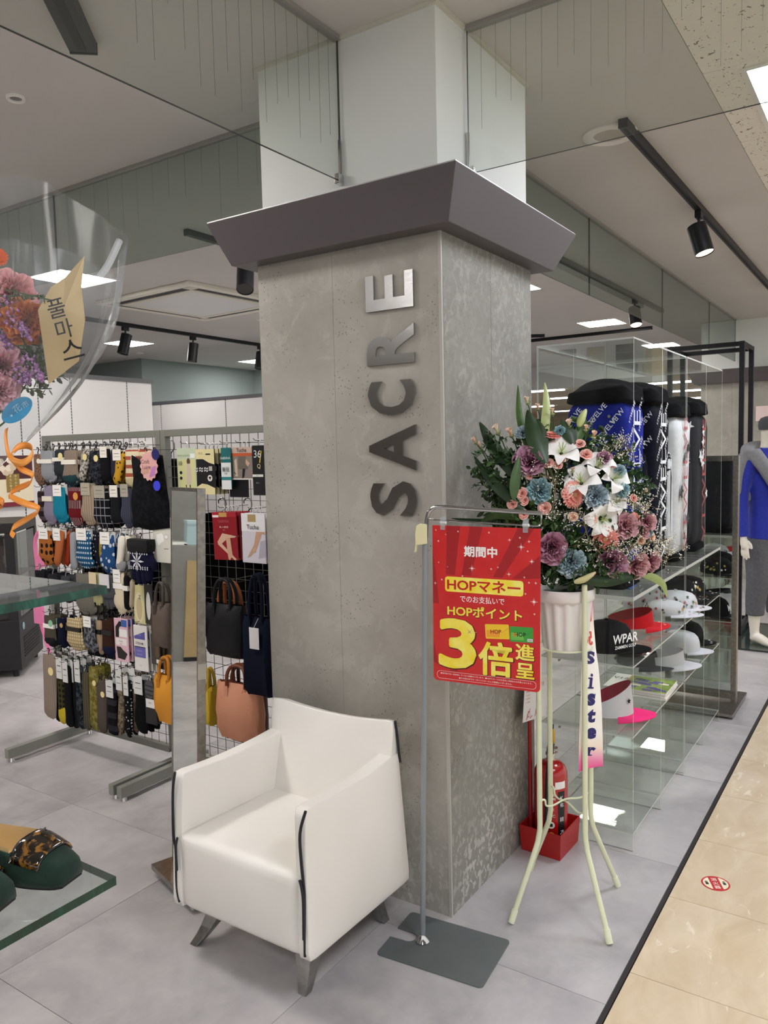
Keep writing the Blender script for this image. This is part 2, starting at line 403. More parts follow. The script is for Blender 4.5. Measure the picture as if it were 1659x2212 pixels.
# white slotted partitions
def slot_mat():
    t = NT('slotted_upright'); w = t.new('ShaderNodeTexWave', wave_type='BANDS', bands_direction='Z'); w.inputs['Scale'].default_value = 12; t.l.new(t.co(), w.inputs[0])
    t.col(t.ramp(w.outputs[0], [(0, '#2a2a2c'), (.55, '#b9b7b6')], True)); t.b.inputs['Metallic'].default_value = .5; t.b.inputs['Roughness'].default_value = .35; return t.m
SLOT = slot_mat()
wl = thing('slotted_display_wall', 'white slotted wall with dark top trim behind the left sock rack, the nearer one', 'display wall', (2, 5.05, 0))
xs = [-.2, .62, 1.44, 1.86, 2.21, 2.90, 3.095]
xs = [wp(px, 860, 'y', 5.0).x for px in (-30, 42, 82, 153, 275)]+[3.1]
for a, c in zip(xs, xs[1:]):
    MB().box(a+.006, c-.006, 5.0, 5.1, .02, 2.215).build('panel', WHITEP, wl)
for a in xs[1:-1]: MB().box(a-.006, a+.006, 5.006, 5.05, .02, 2.215).build('slotted_upright', SLOT, wl)
MB().box(xs[0], 3.105, 4.985, 5.115, 2.215, 2.25).build('top_trim', M('#55555a', .5), wl)
wr = thing('slotted_display_wall', 'lower-looking white slotted wall with dark top trim, farther back beside the pillar', 'display wall', (5.1, 6, 0))
ys = [7.54]+[wp(px, 900, 'x', 5.0).y for px in (348, 488)]+[5.1, 4.4]
for a, c in zip(ys, ys[1:]): MB().box(5.0, 5.08, c+.008, a-.008, .02, 2.19).build('panel', WHITEP, wr)
for a in ys[1:-1]: MB().box(5.006, 5.05, a-.008, a+.008, .02, 2.19).build('slotted_upright', SLOT, wr)
MB().box(4.985, 5.088, 4.4, 7.545, 2.19, 2.225).build('top_trim', M('#55555a', .5), wr)

# ---------------------------------------------------------------- the pillars
LX, LY = .683, .736
def pillar(name, ox, label, letters):
    t = thing(name, label, 'pillar', (ox, 0, 0))
    ZT = 2.157
    MB().box(ox+.012, ox+LX-.012, .012, LY-.012, 0, ZT).build('core', M('#6d6a66', .8), t)
    # facing panels, with open joints
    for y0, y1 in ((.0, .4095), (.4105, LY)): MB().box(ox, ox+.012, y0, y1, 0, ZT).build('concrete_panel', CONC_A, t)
    for x0, x1 in ((.0085, .341), (.3425, LX)): MB().box(ox+x0, ox+x1, 0, .012, 0, ZT).build('concrete_panel', CONC_DIMMED, t)
    MB().box(ox-.0015, ox+.008, -.0015, .0085, 0, ZT).build('corner_bead', M('#b0ada5', .5), t)
    MB().box(ox+LX-.012, ox+LX, .012, LY-.012, 0, ZT).box(ox+.0125, ox+LX, LY-.012, LY, 0, ZT).build('rear_facing', CONC_A, t)
    k1, k2, z0, z1 = .064, .122, ZT, 2.299
    x0, x1, y0, y1 = ox, ox+LX, 0, LY
    MB().hexa([(x0-k1, y0-k1, z0), (x1+k1, y0-k1, z0), (x1+k1, y1+k1, z0), (x0-k1, y1+k1, z0), (x0-k2, y0-k2, z1), (x1+k2+.03, y0-k2, z1), (x1+k2+.03, y1+k2, z1), (x0-k2, y1+k2, z1)]).build('cornice', CORN, t, bev=.002)
    MB().box(x0-k2+.003, x1+k2+.027, y0-k2+.003, y1+k2-.003, z1, z1+.004).build('cornice_cap', M('#b9b6b8', .4, .4), t)
    MB().box(ox+.035, ox+.705, .025, .735, z1+.004, CEIL).build('painted_shaft', PAINT, t)
    for a in ((ox+.025, ox+.035, .015, .745), (ox+.705, ox+.715, .015, .745), (ox+.035, ox+.705, .015, .025), (ox+.035, ox+.705, .735, .745)):
        MB().box(*a, CEIL-.012, CEIL).build('ceiling_bead', M('#d8d6c8', .6), t)
    return t
pil = pillar('concrete_pillar', 0, 'grey concrete-panelled pillar with steel lettering, flared dark cornice and white shaft', True)
pil2 = pillar('concrete_pillar', 7.2, 'far concrete pillar with dark cornice behind the black rail frame at right', False)
# steel letters, rotated a quarter turn: reading direction up, tops towards +y
lf = FR((-.012, 0, 0), (0, 0, 1), (0, 1, 0))
def brushed():
    t = NT('brushed_steel'); t.b.inputs['Metallic'].default_value = 1; t.b.inputs['Base Color'].default_value = lin('#c8c8c8'); t.b.inputs['Roughness'].default_value = .2
    t.b.inputs['Anisotropic'].default_value = .6
    t.bump(t.noise(t.co('Object', scale=(1, 4, 900)), 3, 2), .06, .001); return t.m
BR = brushed(); LF2 = FR((0, 0, 0), (0, 0, 1), (0, 1, 0))
# in frame: local x = up the pillar, local y = +y of the room; normal = z x y = -x (outwards)
for ch, za, zb in (('S', 1.292, 1.403), ('A', 1.437, 1.581), ('C', 1.613, 1.722), ('R', 1.773, 1.893), ('E', 1.943, 2.055)):
    b = MB(); yb, yt = .094, .272
    fr = FR((-.001, 0, 0), (0, 0, 1), (0, 1, 0))
    if ch == 'E':
        st = .036
        P = [(za, yb), (zb, yb), (zb, yb+.031), (za+st, yb+.031), (za+st, yb+.0735), (zb-.006, yb+.0735), (zb-.006, yb+.1045), (za+st, yb+.1045), (za+st, yt-.031), (zb, yt-.031), (zb, yt), (za, yt)]
        b.prism(P, .008, fr)
    else:
        b.text(ch, fr, h=yt-yb, w=zb-za, bold=.026, ax='l', ay='b', depth=.008, pos=(za, yb))
    b.build('letter', BR, pil, bev=0)

# ---------------------------------------------------------------- smoke screens (glass curtains under the ceiling)
TRK = M('#a19e99', .5, .2)
def screen(name, label, ax, v, a, c, zb, seams=(), mtl=GLASS, wires=0.0):
    """a hanging glass strip in the plane ax = v from a to c"""
    t = thing(name, label, 'glass screen', ((v, (a+c)/2, CEIL) if ax == 'x' else ((a+c)/2, v, CEIL)))
    e = [a]+list(seams)+[c]
    B = lambda p, q, d, z0, z1: (v-d, v+d, min(p, q), max(p, q), z0, z1) if ax == 'x' else (min(p, q), max(p, q), v-d, v+d, z0, z1)
    for p, q in zip(e, e[1:]):
        s = .002 if q > p else -.002
        pn = MB().sheet(*B(p+s, q-s, .004, zb, CEIL-.012), ax).build('glass_pane', [mtl, GEDGE], t)
        if wires:
            w = MB(); n = int(abs(q-p)/wires)
            for i in range(1, n+1):
                u = p+(q-p)*i/(n+1); w.box(*B(u-.0004, u+.0004, .0005, zb+.06+random.uniform(0, .22), CEIL-.014))
            w.build('wire_inlay', M('#868c88', .6), pn, kind='stuff')
    MB().box(*B(a, c, .014, CEIL-.014, CEIL)).build('ceiling_track', TRK, t)
    return t
g1 = screen('hanging_glass_screen', 'glass screen under the ceiling running left from the pillar shaft', 'y', .385, .03, -3.2, 2.385, [-1.75], wires=.052)
g2 = screen('hanging_glass_screen', 'glass screen under the ceiling running to the right foreground from the pillar shaft', 'x', .225, .018, -2.6, 2.385, [-1.4], wires=.052)
g3 = screen('hanging_glass_screen', 'glass screen under the ceiling behind the pillar towards the left back', 'x', .376, .745, 4.2, 2.405, [2.44], GLASSB, .11)
g4 = screen('hanging_glass_screen', 'long glass screen under the ceiling from the pillar to the far right', 'y', .388, .72, 7.22, 2.385, [2.47, 4.13, 5.85], GLASSB)
for c, ax in (((.028, .385, 2.385), 'x'), ((.225, .018, 2.385), 'y')):
    t = thing('glass_clamp', 'small steel clamp holding the %s glass screen at the pillar shaft' % ('left' if ax == 'x' else 'right'), 'clamp', c)
    q = MB()
    x, y, z = c
    if ax == 'x': q.box(x-.022, x+.006, y-.009, y+.009, z-.012, z+.02)
    else: q.box(x-.009, x+.009, y-.022, y+.006, z-.012, z+.02)
    q.build('jaw', CHROME, t, bev=.002)
    MB().box(x-.004, x+.004, y-.004, y+.004, z+.02, z+.13).build('edge_profile', CHROME, t)

# ---------------------------------------------------------------- ceiling fittings
def ceiling_light(x, y, label, w=.45, h=.45, glow=None, fr=.02):
    t = thing('ceiling_light', label, 'ceiling light', (x, y, CEIL), 'ceiling light panels', world=False)
    f = MB(); a, c = w/2, h/2
    for q in ((-a, a, -c, -c+fr), (-a, a, c-fr, c), (-a, -a+fr, -c+fr, c-fr), (a-fr, a, -c+fr, c-fr)): f.box(*q, -.006, .0)
    f.build('frame', WHITE, t)
    MB().box(-a+fr, a-fr, -c+fr, c-fr, -.004, 0).build('diffuser', glow or PANELGLOW, t)
    return t
cl = ceiling_light(1.62, 4.03, 'bright square ceiling light seen through the bouquet wrapping')
for x, y, lb in ((4.04, 6.49, 'square ceiling light over the slotted walls, behind the black spotlights'), (6.47, 6.67, 'square ceiling light peeking out at the left edge of the pillar'),
                 (4.05, 1.62, 'square ceiling light at the right edge of the pillar below its cornice'), (6.45, 1.61, 'square ceiling light above the acrylic case'),
                 (8.9, 1.6, 'square ceiling light behind the far corner of the acrylic case'), (1.62, 1.62, 'square ceiling light behind the pillar cornice'),
                 (-.81, 1.62, 'square ceiling light left of the frame, nearest the armchair'), (-.81, 4.03, 'square ceiling light left of the frame, near the counter'), (-3.24, 1.62, 'square ceiling light behind the camera'), (-3.24, 4.03, 'square ceiling light far left of the frame'), (-5.67, 1.62, 'square ceiling light farthest behind the camera'), (4.05, 4.03, 'square ceiling light hidden by the pillar')):
    dup(cl, (x, y, CEIL), label=lb)
c2 = ceiling_light(1.46, -1.03, 'large bright light panel in the perforated corridor ceiling', .8, .76, CORRGLOW)
for x, y, lb in ((-1.0, -1.9, 'corridor ceiling light panel behind the camera'), (4.6, -1.9, 'corridor ceiling light panel far right'), (-3.4, -1.9, 'corridor ceiling light panel far behind')): dup(c2, (x, y, CEIL-.001), label=lb)
# strip lights of the far hall
sl = thing('strip_light', 'long strip light on the far beige ceiling, seen through the acrylic case', 'strip light', (14, 4, CEIL), 'strip lights of the far hall', world=False)
MB().box(-.06, .06, -.75, .75, -.03, 0).build('tube', CORRGLOW, sl); MB().box(-.09, .09, -.8, .8, 0, .0).build('tray', WHITE, sl)
for x in (13, 15.5, 18.5, 22, 26):
    for y in (3.4, 6.2, 9.0):
        if (x, y) != (13, 3.4): dup(sl, (x, y, CEIL))
sl.location = (13, 3.4, CEIL)
# air conditioner cassette
ac = thing('air_conditioner_cassette', 'square white air conditioner cassette in the ceiling', 'air conditioner', (2.81, 4.0, CEIL))
rm = Matrix.Translation((2.81, 4.0, CEIL)) @ Matrix.Rotation(math.radians(-3), 4, 'Z')
def R4(b, a, c, z0, z1, i):     # frame of four bars between half-sizes a (outer) and c (inner)
    for q in ((-a, a, -a, -c), (-a, a, c, a), (-a, -c, -c, c), (c, a, -c, c)): b.box(*q, z0, z1, rm)
b = MB(); R4(b, .61, .535, -.030, 0, 0); b.build('outer_frame', M('#ece8da', .5), ac, bev=.006)
b = MB(); R4(b, .535, .465, -.026, -.006, 0); b.build('air_slot', BLACK, ac)
b = MB(); R4(b, .465, .40, -.036, -.004, 0); b.build('inner_frame', M('#e6e2d4', .5), ac, bev=.005)
MB().box(-.40, .40, -.40, .40, -.033, -.012, rm).build('grille_panel', M('#e4e4e2', .35), ac)
for a in (0, PI/2, PI, 1.5*PI): MB().box(.455, .54, .455, .54, -.034, -.005, rm @ Matrix.Rotation(a, 4, 'Z')).build('corner_cap', M('#d6d1c4', .5), ac, bev=.004)
# tracks and spots
def track(p, q, label, hw=.018):
    t = thing('lighting_track', label, 'light track', (p[0], p[1], CEIL)); d = V((q[0]-p[0], q[1]-p[1], 0)); L = d.length
    fr = FR((p[0], p[1], CEIL), d, (-d.y, d.x, 0))
    MB().box(0, L, -hw, hw, -.035, 0, fr).build('rail', BLACKM, t)
    MB().box(.02, L-.02, -hw/3, hw/3, -.0365, -.03, fr).build('groove', M('#08080a', .6), t)
    MB().box(-.008, .0, -hw-.001, hw+.001, -.037, 0, fr).build('end_cap', BLACK, t); MB().box(L, L+.008, -hw-.001, hw+.001, -.037, 0, fr).build('end_cap', BLACK, t); return t
SPOTGLOW = emit('#ffd2ac', 6, 'spot_lens')
def spot(p, aim, label, r=.045, L=.16, lit=False):
    """a cylinder spot under a track at p, pointing along aim"""
    t = thing('track_spotlight', label, 'spotlight', (p[0], p[1], CEIL-.035)); a = V(aim).normalized(); c = V((p[0], p[1], CEIL-.16))
    MB().box(p[0]-.035, p[0]+.035, p[1]-.017, p[1]+.017, CEIL-.075, CEIL-.036).build('adapter', BLACKM, t, bev=.003)
    MB().cyl((p[0], p[1], CEIL-.075), (p[0], p[1], CEIL-.13), .008).build('stem', BLACKM, t)
    h = MB(); h.cyl(c-a*.05, c+a*(L-.05), r, r, 20, False); h.cyl(c-a*.05, c-a*.055, r, r*.8, 20)
    h.cyl(c+a*(L-.05), c+a*(L-.055), r, r*.92, 20, False); hd = h.build('housing', BLACKM, t, smooth=True)
    MB().cyl(c+a*(L-.062), c+a*(L-.056), r*.92, r*.92, 20).build('lens', SPOTGLOW if lit else M('#3b3632', .3), hd)
    return t
track((2.55, 5.36), (5.6, 5.40), 'black ceiling track carrying three spotlights above the slotted walls')
for x, i, a in ((3.12, 'leftmost', (-.25, .1, -1)), (4.02, 'middle', (-.1, .1, -1)), (5.1, 'rightmost, at the pillar edge,', (-.25, -.05, -1))): spot((x, 5.38), a, i+' of the three black spotlights above the slotted walls', .055, .2)
track((1.23, 2.407), (2.6, 2.407), 'short black ceiling track left of the cornice')
spot((1.72, 2.407), (-.45, -.35, -1), 'black spotlight half hidden by the left end of the cornice', .055, .2)
track((1.235, -.18), (5.6, -.18), 'long black ceiling track at upper right above the acrylic cases')
spot((2.66, -.18), (-.06, -.30, -1), 'lit black spotlight hanging from the long track at upper right', .052, .17, True)
track((1.2, .9), (6.0, .86), 'grey-looking ceiling track behind the long glass screen')
spot((5.1, .87), (-.3, -.2, -1), 'lit spotlight behind the long glass screen, near its lower edge', .052, .17, True)
track((7.13, 3.4), (7.09, 1.25), 'black ceiling track directly above the acrylic case')
track((6.35, 3.2), (6.82, 2.43), 'black ceiling track ending right beside the pillar')
track((-.78, .755), (-.43, 1.065), 'broad black ceiling rail at the upper left corner', .042)
# round fittings
def speaker(x, y, r, label, inner):
    t = thing('ceiling_speaker', label, 'ceiling fitting', (x, y, CEIL)); T = Matrix.Translation((x, y, CEIL))
    MB().lathe([(r, 0), (r, -.006), (r*.9, -.012), (r*.62, -.008), (r*.6, 0)], 32, T, caps=False).build('rim', WHITE, t, smooth=True)
    MB().lathe([(r*.62, -.004), (.001, -.005)], 32, T, caps=False).build('grille', inner, t)
fs = thing('floor_sticker', 'round red and white floor sticker reading fire extinguisher, on the beige tiles', 'sticker', (.64, -.674, 0)); f = FR((.64, -.674, .0012), (.44, -.9, 0), (.9, .44, 0)); b = MB(); R_ = .046
b.prism([(R_*math.cos(2*PI*i/40), R_*math.sin(2*PI*i/40)) for i in range(40)], .0008, f, -.0008); b.build('disc', M('#c42b2b', .5), fs)
b = MB()
for s in (-1, 1): b.plate([(s*R_*.36, -R_*.82*.9)]+[(s*R_*.88*math.cos(a), R_*.88*math.sin(a)) for a in [-1.1+2.2*i/14 for i in range(15)]]+[(s*R_*.36, R_*.82*.9)], f, .0003)
b.build('cream_field', M('#efe6c6', .5), fs); b = MB()
for i, c in enumerate('消火器'): b.text(c, f, h=.019, bold=.015, pos=(0, .024-.024*i), z=.0005)
b.build('lettering', M('#f5e3da', .5), fs); b = MB()
for s in (-1, 1):
    c = (s*R_*.62, 0); b.plate([(c[0]-.005, -.009), (c[0]+.005, -.009), (c[0]+.005, .005), (c[0]-.005, .005)], f, .0006); b.plate([(c[0]-.006, .007), (c[0]+.004, .007), (c[0]+.004, .012), (c[0]-.002, .013)], f, .0006)
b.build('pictogram', M('#2b2a2a', .5), fs, kind='stuff')
speaker(1.36, -.085, .115, 'round white ceiling speaker at right, crossed by the glass edge', M('#c9c3ba', .7))
speaker(-.335, 1.6, .035, 'small round ceiling sensor at upper left', M('#8c8784', .6))
speaker(4.7, 7.1, .05, 'tiny round ceiling fitting in front of the far wall corner', M('#dddddd', .6))
# ---------------------------------------------------------------- armchair
LEATHER = M('#ece8e0', .42, n=(2.2, '#f1eee8', 2), bump=(260, .035)); PIPE = M('#14161f', .45)
ch = thing('armchair', 'small white leather tub armchair with black piping before the pillar', 'armchair', (-.34, .36, 0))
z0 = .158
MB().soft([(-.592, .128, z0), (-.12, .128, z0), (-.12, .588, z0), (-.592, .588, z0), (-.60, .128, .388), (-.12, .128, .372), (-.12, .588, .372), (-.60, .588, .388)], .09, (.05, 0, .07), 14).build('seat', LEATHER, ch, True, ang=80)
for s in (0, 1):
    f = (lambda y: y) if s == 0 else (lambda y: .724-y)
    c = [(-.594, f(.098), .153), (-.088, f(.098), .142), (-.088, f(.15), .142), (-.594, f(.137), .153), (-.580, f(.108), .566), (-.118, f(.112), .566), (-.118, f(.165), .566), (-.578, f(.150), .566)]
    if s: c = [c[3], c[2], c[1], c[0], c[7], c[6], c[5], c[4]]
    def fn(p, u, v, w, s=s):
        # the panel is plump in the middle and drawn in at its seams
        g = (1-u*u)*(1-w*w); p = p.copy(); p.y += (-1 if s == 0 else 1)*.016*g*(1 if (v < 0) == (s == 0) else .1)
        p.z += -.012*(1-u*u)*max(0, w); p.x += .0; return p
    MB().soft(c, .075, (.012, .1, 0), 16, fn).build('armrest', LEATHER, ch, True, ang=80)
def fb(p, u, v, w):
    p = p.copy(); p.z -= .022*(1-v*v)*max(0, w); p.x -= .018*(1-v*v)*(1-w*w)*(1 if u < 0 else -1); p.x += .010*(1-v*v)*max(0, w)
    return p
MB().soft([(-.222, .125, .15), (-.085, .115, .145), (-.085, .601, .145), (-.222, .591, .15), (-.138, .115, .672), (-.108, .125, .664), (-.108, .591, .664), (-.138, .615, .672)], .07, (.05, 0, 0), 16, fb).build('backrest', LEATHER, ch, True, ang=80)
def pp(L, ax, v): return [wp(x, y, ax, v) for x, y in L]
def spl(P, k=4):
    """Catmull-Rom through P"""
    P = [V(p) for p in P]; out = []
    for i in range(len(P)-1):
        a, b, c, d = P[max(i-1, 0)], P[i], P[i+1], P[min(i+2, len(P)-1)]
        for j in range(k):
            t = j/k; out.append(.5*((2*b)+(c-a)*t+(2*a-5*b+4*c-d)*t*t+(3*b-a-3*c+d)*t**3))
    return out+[P[-1]]
MB().tube(spl(pp([(660, 1753), (648, 1800), (650.5, 1860), (657, 1932), (658, 2000), (659, 2066)], 'x', -.592)), .0042, 8).build('piping', PIPE, ch, True)
MB().tube(spl(pp([(647, 1901), (651, 1916), (655, 1950), (656, 2030)], 'x', -.60)), .0038, 8).build('piping', PIPE, ch, True)
MB().tube(spl(pp([(378, 1668), (373.4, 1711), (374.5, 1805), (379.5, 1834), (382, 1914), (388, 1948)], 'x', -.592)), .0042, 8).build('piping', PIPE, ch, True)
MB().tube(spl(pp([(383, 1810), (379.5, 1832), (382, 1880)], 'x', -.60)), .0038, 8).build('piping', PIPE, ch, True)
MB().tube(spl([(-.1235, .1195, .664), (-.118, .1165, .61), (-.113, .115, .56), (-.109, .114, .53)]), .0042, 8).build('piping', PIPE, ch, True)
LEGM = M('#b2b1ad', .3, 1.0, n=(30, '#9b9a96', 2))
def leg(bx, by, tx, ty):
    b = MB(); prev = None
    for i in range(7):
        t = i/6; k = t*t*.35+t*.65; e = (1-t)**2*.0
        x = tx+(bx-tx)*(t**1.9); y = ty+(by-ty)*(t**1.9); z = z0+.012-(z0+.012)*t; h = .034-.0195*t
        r = [b.bm.verts.new((x+a*h, y+c*h, z)) for a, c in ((-1, -1), (1, -1), (1, 1), (-1, 1))]
        if prev: b.bridge(prev, r)
        else: b.face(r[::-1])
        prev = r
    b.face(prev); b.build('leg', LEGM, ch, bev=.003)
for a in ((-.522, .180, -.50, .178), (-.528, .608, -.465, .548), (-.128, .178, -.165, .205), (-.128, .56, -.165, .53)): leg(*a)

# ---------------------------------------------------------------- poster stand
SG = thing('poster_stand', 'grey floor stand with a chrome hanging arm in front of the pillar corner', 'stand', (-.161, .013, 0))
A0, B0, D0 = V((-.282, .104, 0)), V((-.252, -.231, 0)), V((-.045, .131, 0))
fr = FR(A0, B0-A0, D0-A0); L, W = .338, .238; r = .014
P = arc((L-r, r), r, -PI/2, 0, 5)+arc((L-r, W-r), r, 0, PI/2, 5)+arc((r, W-r), r, PI/2, PI, 5)
P += [(0, .142), (.045, .140)]+arc((.052, .117), .0235, PI/2, -PI/2, 9)+[(.045, .094), (0, .092)]+arc((r, r), r, PI, 1.5*PI, 5)
MB().prism(P, .004, fr).build('base_plate', M('#6b7170', .45, .2, n=(9, '#656b6b')), SG)
PB = V((-.161, .013, 0)); DD = V((-.1398, .9902, 0))
sp = lambda s, z, o=0.0: PB + DD*s + V((-.99*o, -.14*o, z))
MB().lathe([(.019, .004), (.021, .008), (.017, .014), (.011, .024), (.0095, .03)], 24, Matrix.Translation(PB)).build('foot_collar', CHROME, SG, True)
MB().tube([PB+V((0, 0, .01)), sp(-.034, 1.235)], .0082, 14).build('pole', M('#8b9194', .4, .15), SG, True)
MB().tube([sp(-.034, 1.22), sp(-.038, 1.285)]+spl([sp(-.04, 1.30), sp(-.046, 1.32), sp(-.062, 1.333), sp(-.085, 1.336), sp(-.2, 1.331), sp(-.368, 1.322)], 4)+[sp(-.378, 1.32)], .0062, 12).build('arm', CHROME, SG, True)
MB().tube([sp(-.376, 1.319), sp(-.376, 1.296), sp(-.372, 1.288), sp(-.364, 1.2865), sp(-.2, 1.293), sp(-.042, 1.300)], .0026, 8).build('hanging_wire', CHROME, SG, True)
b = MB(); q = FR(sp(-.03, 1.255, .009), -DD, (0, 0, 1)); b.prism([(-.022, .0), (-.018, .026), (-.008, .032), (.012, .03), (.012, -.026), (-.018, -.03), (-.022, -.05), (-.026, -.052), (-.021, -.026)], .012, q, -.006)
b.build('grip_clip', M('#e3dcae', .5), SG, bev=.0015)
po = thing('hanging_poster', 'red sale poster with yellow lettering hanging from the stand arm', 'poster', tuple(sp(-.215, .83)))
PW, PH = .316, .455
pf = FR(sp(-.0595, 1.2835, .006), -DD, (0.0, 0, 1)); pf = pf @ Matrix.Rotation(math.radians(-.6), 4, 'Z')
X = lambda u: u*PW
Y = lambda v: -v*PH
RED = M('#c81f22', .38, n=(14, '#cf2a28', 2), coat=.25); RED2 = M('#a3181d', .4, coat=.25); YEL = M('#f3d92c', .4, n=(22, '#f8ee7a', 2)); GOLD2 = M('#5a1a0c', .5); WPR = M('#f6f3ee', .5)
MB().prism([(0, 0)]+arc((.012, -PH+.012), .012, PI, 1.5*PI, 5)+arc((PW-.012, -PH+.012), .012, 1.5*PI, 2*PI, 5)+[(PW, 0)], .0012, pf, -.0012).build('sheet', RED, po)
b = MB()
for t in (((.14, 0), (.27, 0), (.215, .31), (.13, .31)), ((.36, 0), (.48, 0), (.37, .31), (.28, .31)), ((.80, 0), (.945, 0), (.66, .31), (.575, .31)), ((0, .16), (.03, .3), (.06, .5), (0, .5)), ((1, .16), (1, .30), (.82, .31), (.75, .31)), ((.0, .74), (.05, .9), (.0, .88)), ((.16, .93), (.2, .88), (.24, .93))):
    b.plate([(X(u), Y(v)) for u, v in t][::-1], pf, .0001)
b.build('ray_print', RED2, po, kind='stuff')
b = MB()
b.prism(rrect(X(.12), X(.85), Y(.418), Y(.322), .008), .0001, pf, .0002); b.m(1)
b.text('HOPマネー', pf, h=.033, w=X(.68), bold=.008, fat=.0008, ax='l', ay='t', pos=(X(.142), Y(.334)), z=.0005)
b.build('price_banner', [YEL, M('#c4201f', .4)], po)
b = MB()
b.text('期間中', pf, h=.0295, w=X(.305), bold=.006, fat=.0009, ax='l', ay='c', pos=(X(.306), Y(.157)), z=.0004)
b.text('でのお支払いで', pf, h=.0195, w=X(.415), bold=.006, ax='l', ay='c', pos=(X(.264), Y(.458)), z=.0004)
b.build('white_lettering', WPR, po)
def gold(body, u0, u1, v0, v1, bold, sh=.0016, fat=0.0):
    b = MB(); k = dict(ax='l', ay='t')
    b.m(1).text(body, pf, h=(v1-v0)*PH+.003, w=X(u1-u0)+.003, bold=bold+.004, pos=(X(u0)-.0015+sh, Y(v0)+.0015-sh), z=.0004, fat=fat*1.2, **k)
    b.m(0).text(body, pf, h=(v1-v0)*PH, w=X(u1-u0), bold=bold, pos=(X(u0), Y(v0)), z=.0009, fat=fat, **k)
    return b.build('gold_lettering', [YEL, GOLD2], po)
gold('HOPポイント', .143, .838, .502, .569, .006, .0006, .0007); gold('3', .065, .405, .596, .903, .01, fat=.0042); gold('倍', .442, .752, .718, .927, .006, fat=.0022); gold('進', .782, .946, .712, .81, .004, .0008, .0012); gold('呈', .787, .946, .83, .922, .004, .0008, .0012)
def card(u0, u1, v0, v1, rot, c1, c2, ink, visa):
    f = pf @ Matrix.Translation((X((u0+u1)/2), Y((v0+v1)/2), .0004)) @ Matrix.Rotation(rot, 4, 'Z'); w, h = X(u1-u0)/2, (v1-v0)*PH/2; b = MB()
    b.prism(rrect(-w, w, -h, h, .003), .0002, f); b.m(1).prism(rrect(-w*.9, w*.2, -h*.75, h*.2, .002), .0001, f, .0002)
    b.m(2).text('HOP', f, h=h*.55, bold=.02, pos=(-w*.1, 0), z=.0005)
    for i in range(5): x, y = w*(.38+.12*i), h*(-.1+.13*i); b.plate(rrect(x-.0009, x+.0009, y-.0009, y+.0009, .0008, 2), f, .0005)
    if visa: b.m(3).plate([(w*.5, -h*.85), (w*.95, -h*.85), (w*.95, -h*.5), (w*.5, -h*.5)], f, .0005); b.m(4).text('VISA', f, h=h*.22, bold=.02, pos=(w*.72, -h*.68), z=.0007); b.m(5).plate([(-w*.72, -h*.3), (-w*.42, -h*.3), (-w*.42, h*.2), (-w*.72, h*.2)], f, .0005)
    b.build('point_card_print', [M(c1, .4), M(c2, .4), M(ink, .4), WPR, M('#1b2a6b', .4), M('#c79a3c', .35)], po)
card(.502, .722, .602, .694, math.radians(3.5), '#f0c52e', '#ef9f33', '#8c2f16', False); card(.727, .938, .605, .70, math.radians(1.5), '#3f9d3c', '#6fb84d', '#12301a', True)
b = MB(); o = rrect(X(.035), X(.965), Y(.985), Y(.935), .010, 6); i_ = rrect(X(.035)+.0007, X(.965)-.0007, Y(.985)+.0007, Y(.935)-.0007, .0095, 6)
A = b.vs([(x, y, .0003) for x, y in o], pf); Bv = b.vs([(x, y, .0003) for x, y in i_], pf); b.bridge(A, Bv)
b.text('●専門店では一部実施していない店舗がございます。●HOPマネーでのお支払い(税抜)のみ対象となります。', pf, h=.0052, w=X(.86), pos=(X(.5), Y(.951)), z=.0004)
b.text('●その他HOPマネーポイントセールとの重複はございません。', pf, h=.0052, w=X(.5), pos=(X(.5), Y(.969)), z=.0004)
b.build('fine_print', WPR, po)
b = MB(); random.seed(3)
for u, v, s in ((.38, .262, .011), (.83, .115, .011), (.925, .2, .009), (.945, .445, .012), (.72, .285, .008), (.725, .075, .006), (.9, .33, .005), (.62, .247, .004), (.96, .33, .006), (.035, .03, .004), (.13, .055, .003), (.025, .37, .006), (.06, .235, .004), (.145, .26, .003), (.9, .08, .006), (.355, .665, .022)):
    c = (X(u), Y(v)); b.plate(star(c, s, .12, 4, PI/2), pf, .0008); b.plate(star(c, s*.6, .14, 4, PI/4), pf, .0009)
for u, v in ((.25, .035), (.06, .10), (.54, .035), (.87, .40), (.89, .14), (.09, .345), (.29, .315), (.56, .26), (.82, .06), (.95, .52), (.86, .30)):
    c = (X(u), Y(v)); b.plate([(c[0]-.002, c[1]-.002), (c[0]-.0008, c[1]-.002), (c[0]-.0012, c[1]+.0025), (c[0]-.0025, c[1]+.0025)], pf, .0005); b.plate([(c[0]+.0005, c[1]-.002), (c[0]+.0016, c[1]-.002), (c[0]+.001, c[1]+.0025), (c[0]-.0002, c[1]+.0025)], pf, .0005)
b.build('sparkle_print', M('#fbe9e2', .5), po, kind='stuff')
CLIPM = clear('#f4f5f5', 1.5, haze='#dfe3e4', hk=.22, name='clear_plastic')
for u, w in ((.105, 'left'), (.87, 'right')):
    t = thing('poster_clip', 'clear plastic clip at the %s of the red poster, on the chrome wire' % w, 'clip', tuple(sp(-.06-X(u), 1.28)))
    f = pf @ Matrix.Translation((X(u), Y(0), 0))
    MB().box(-.007, .007, -.012, .022, .0005, .006, f).build('front_jaw', CLIPM, t, bev=.001)
    MB().box(-.007, .007, -.012, .026, -.008, -.0015, f).build('back_jaw', CLIPM, t, bev=.001)
    MB().cyl(f @ V((-.009, .008, -.001)), f @ V((.009, .008, -.001)), .0042, n=12).build('spring', M('#e8e8e8', .3), t, True)

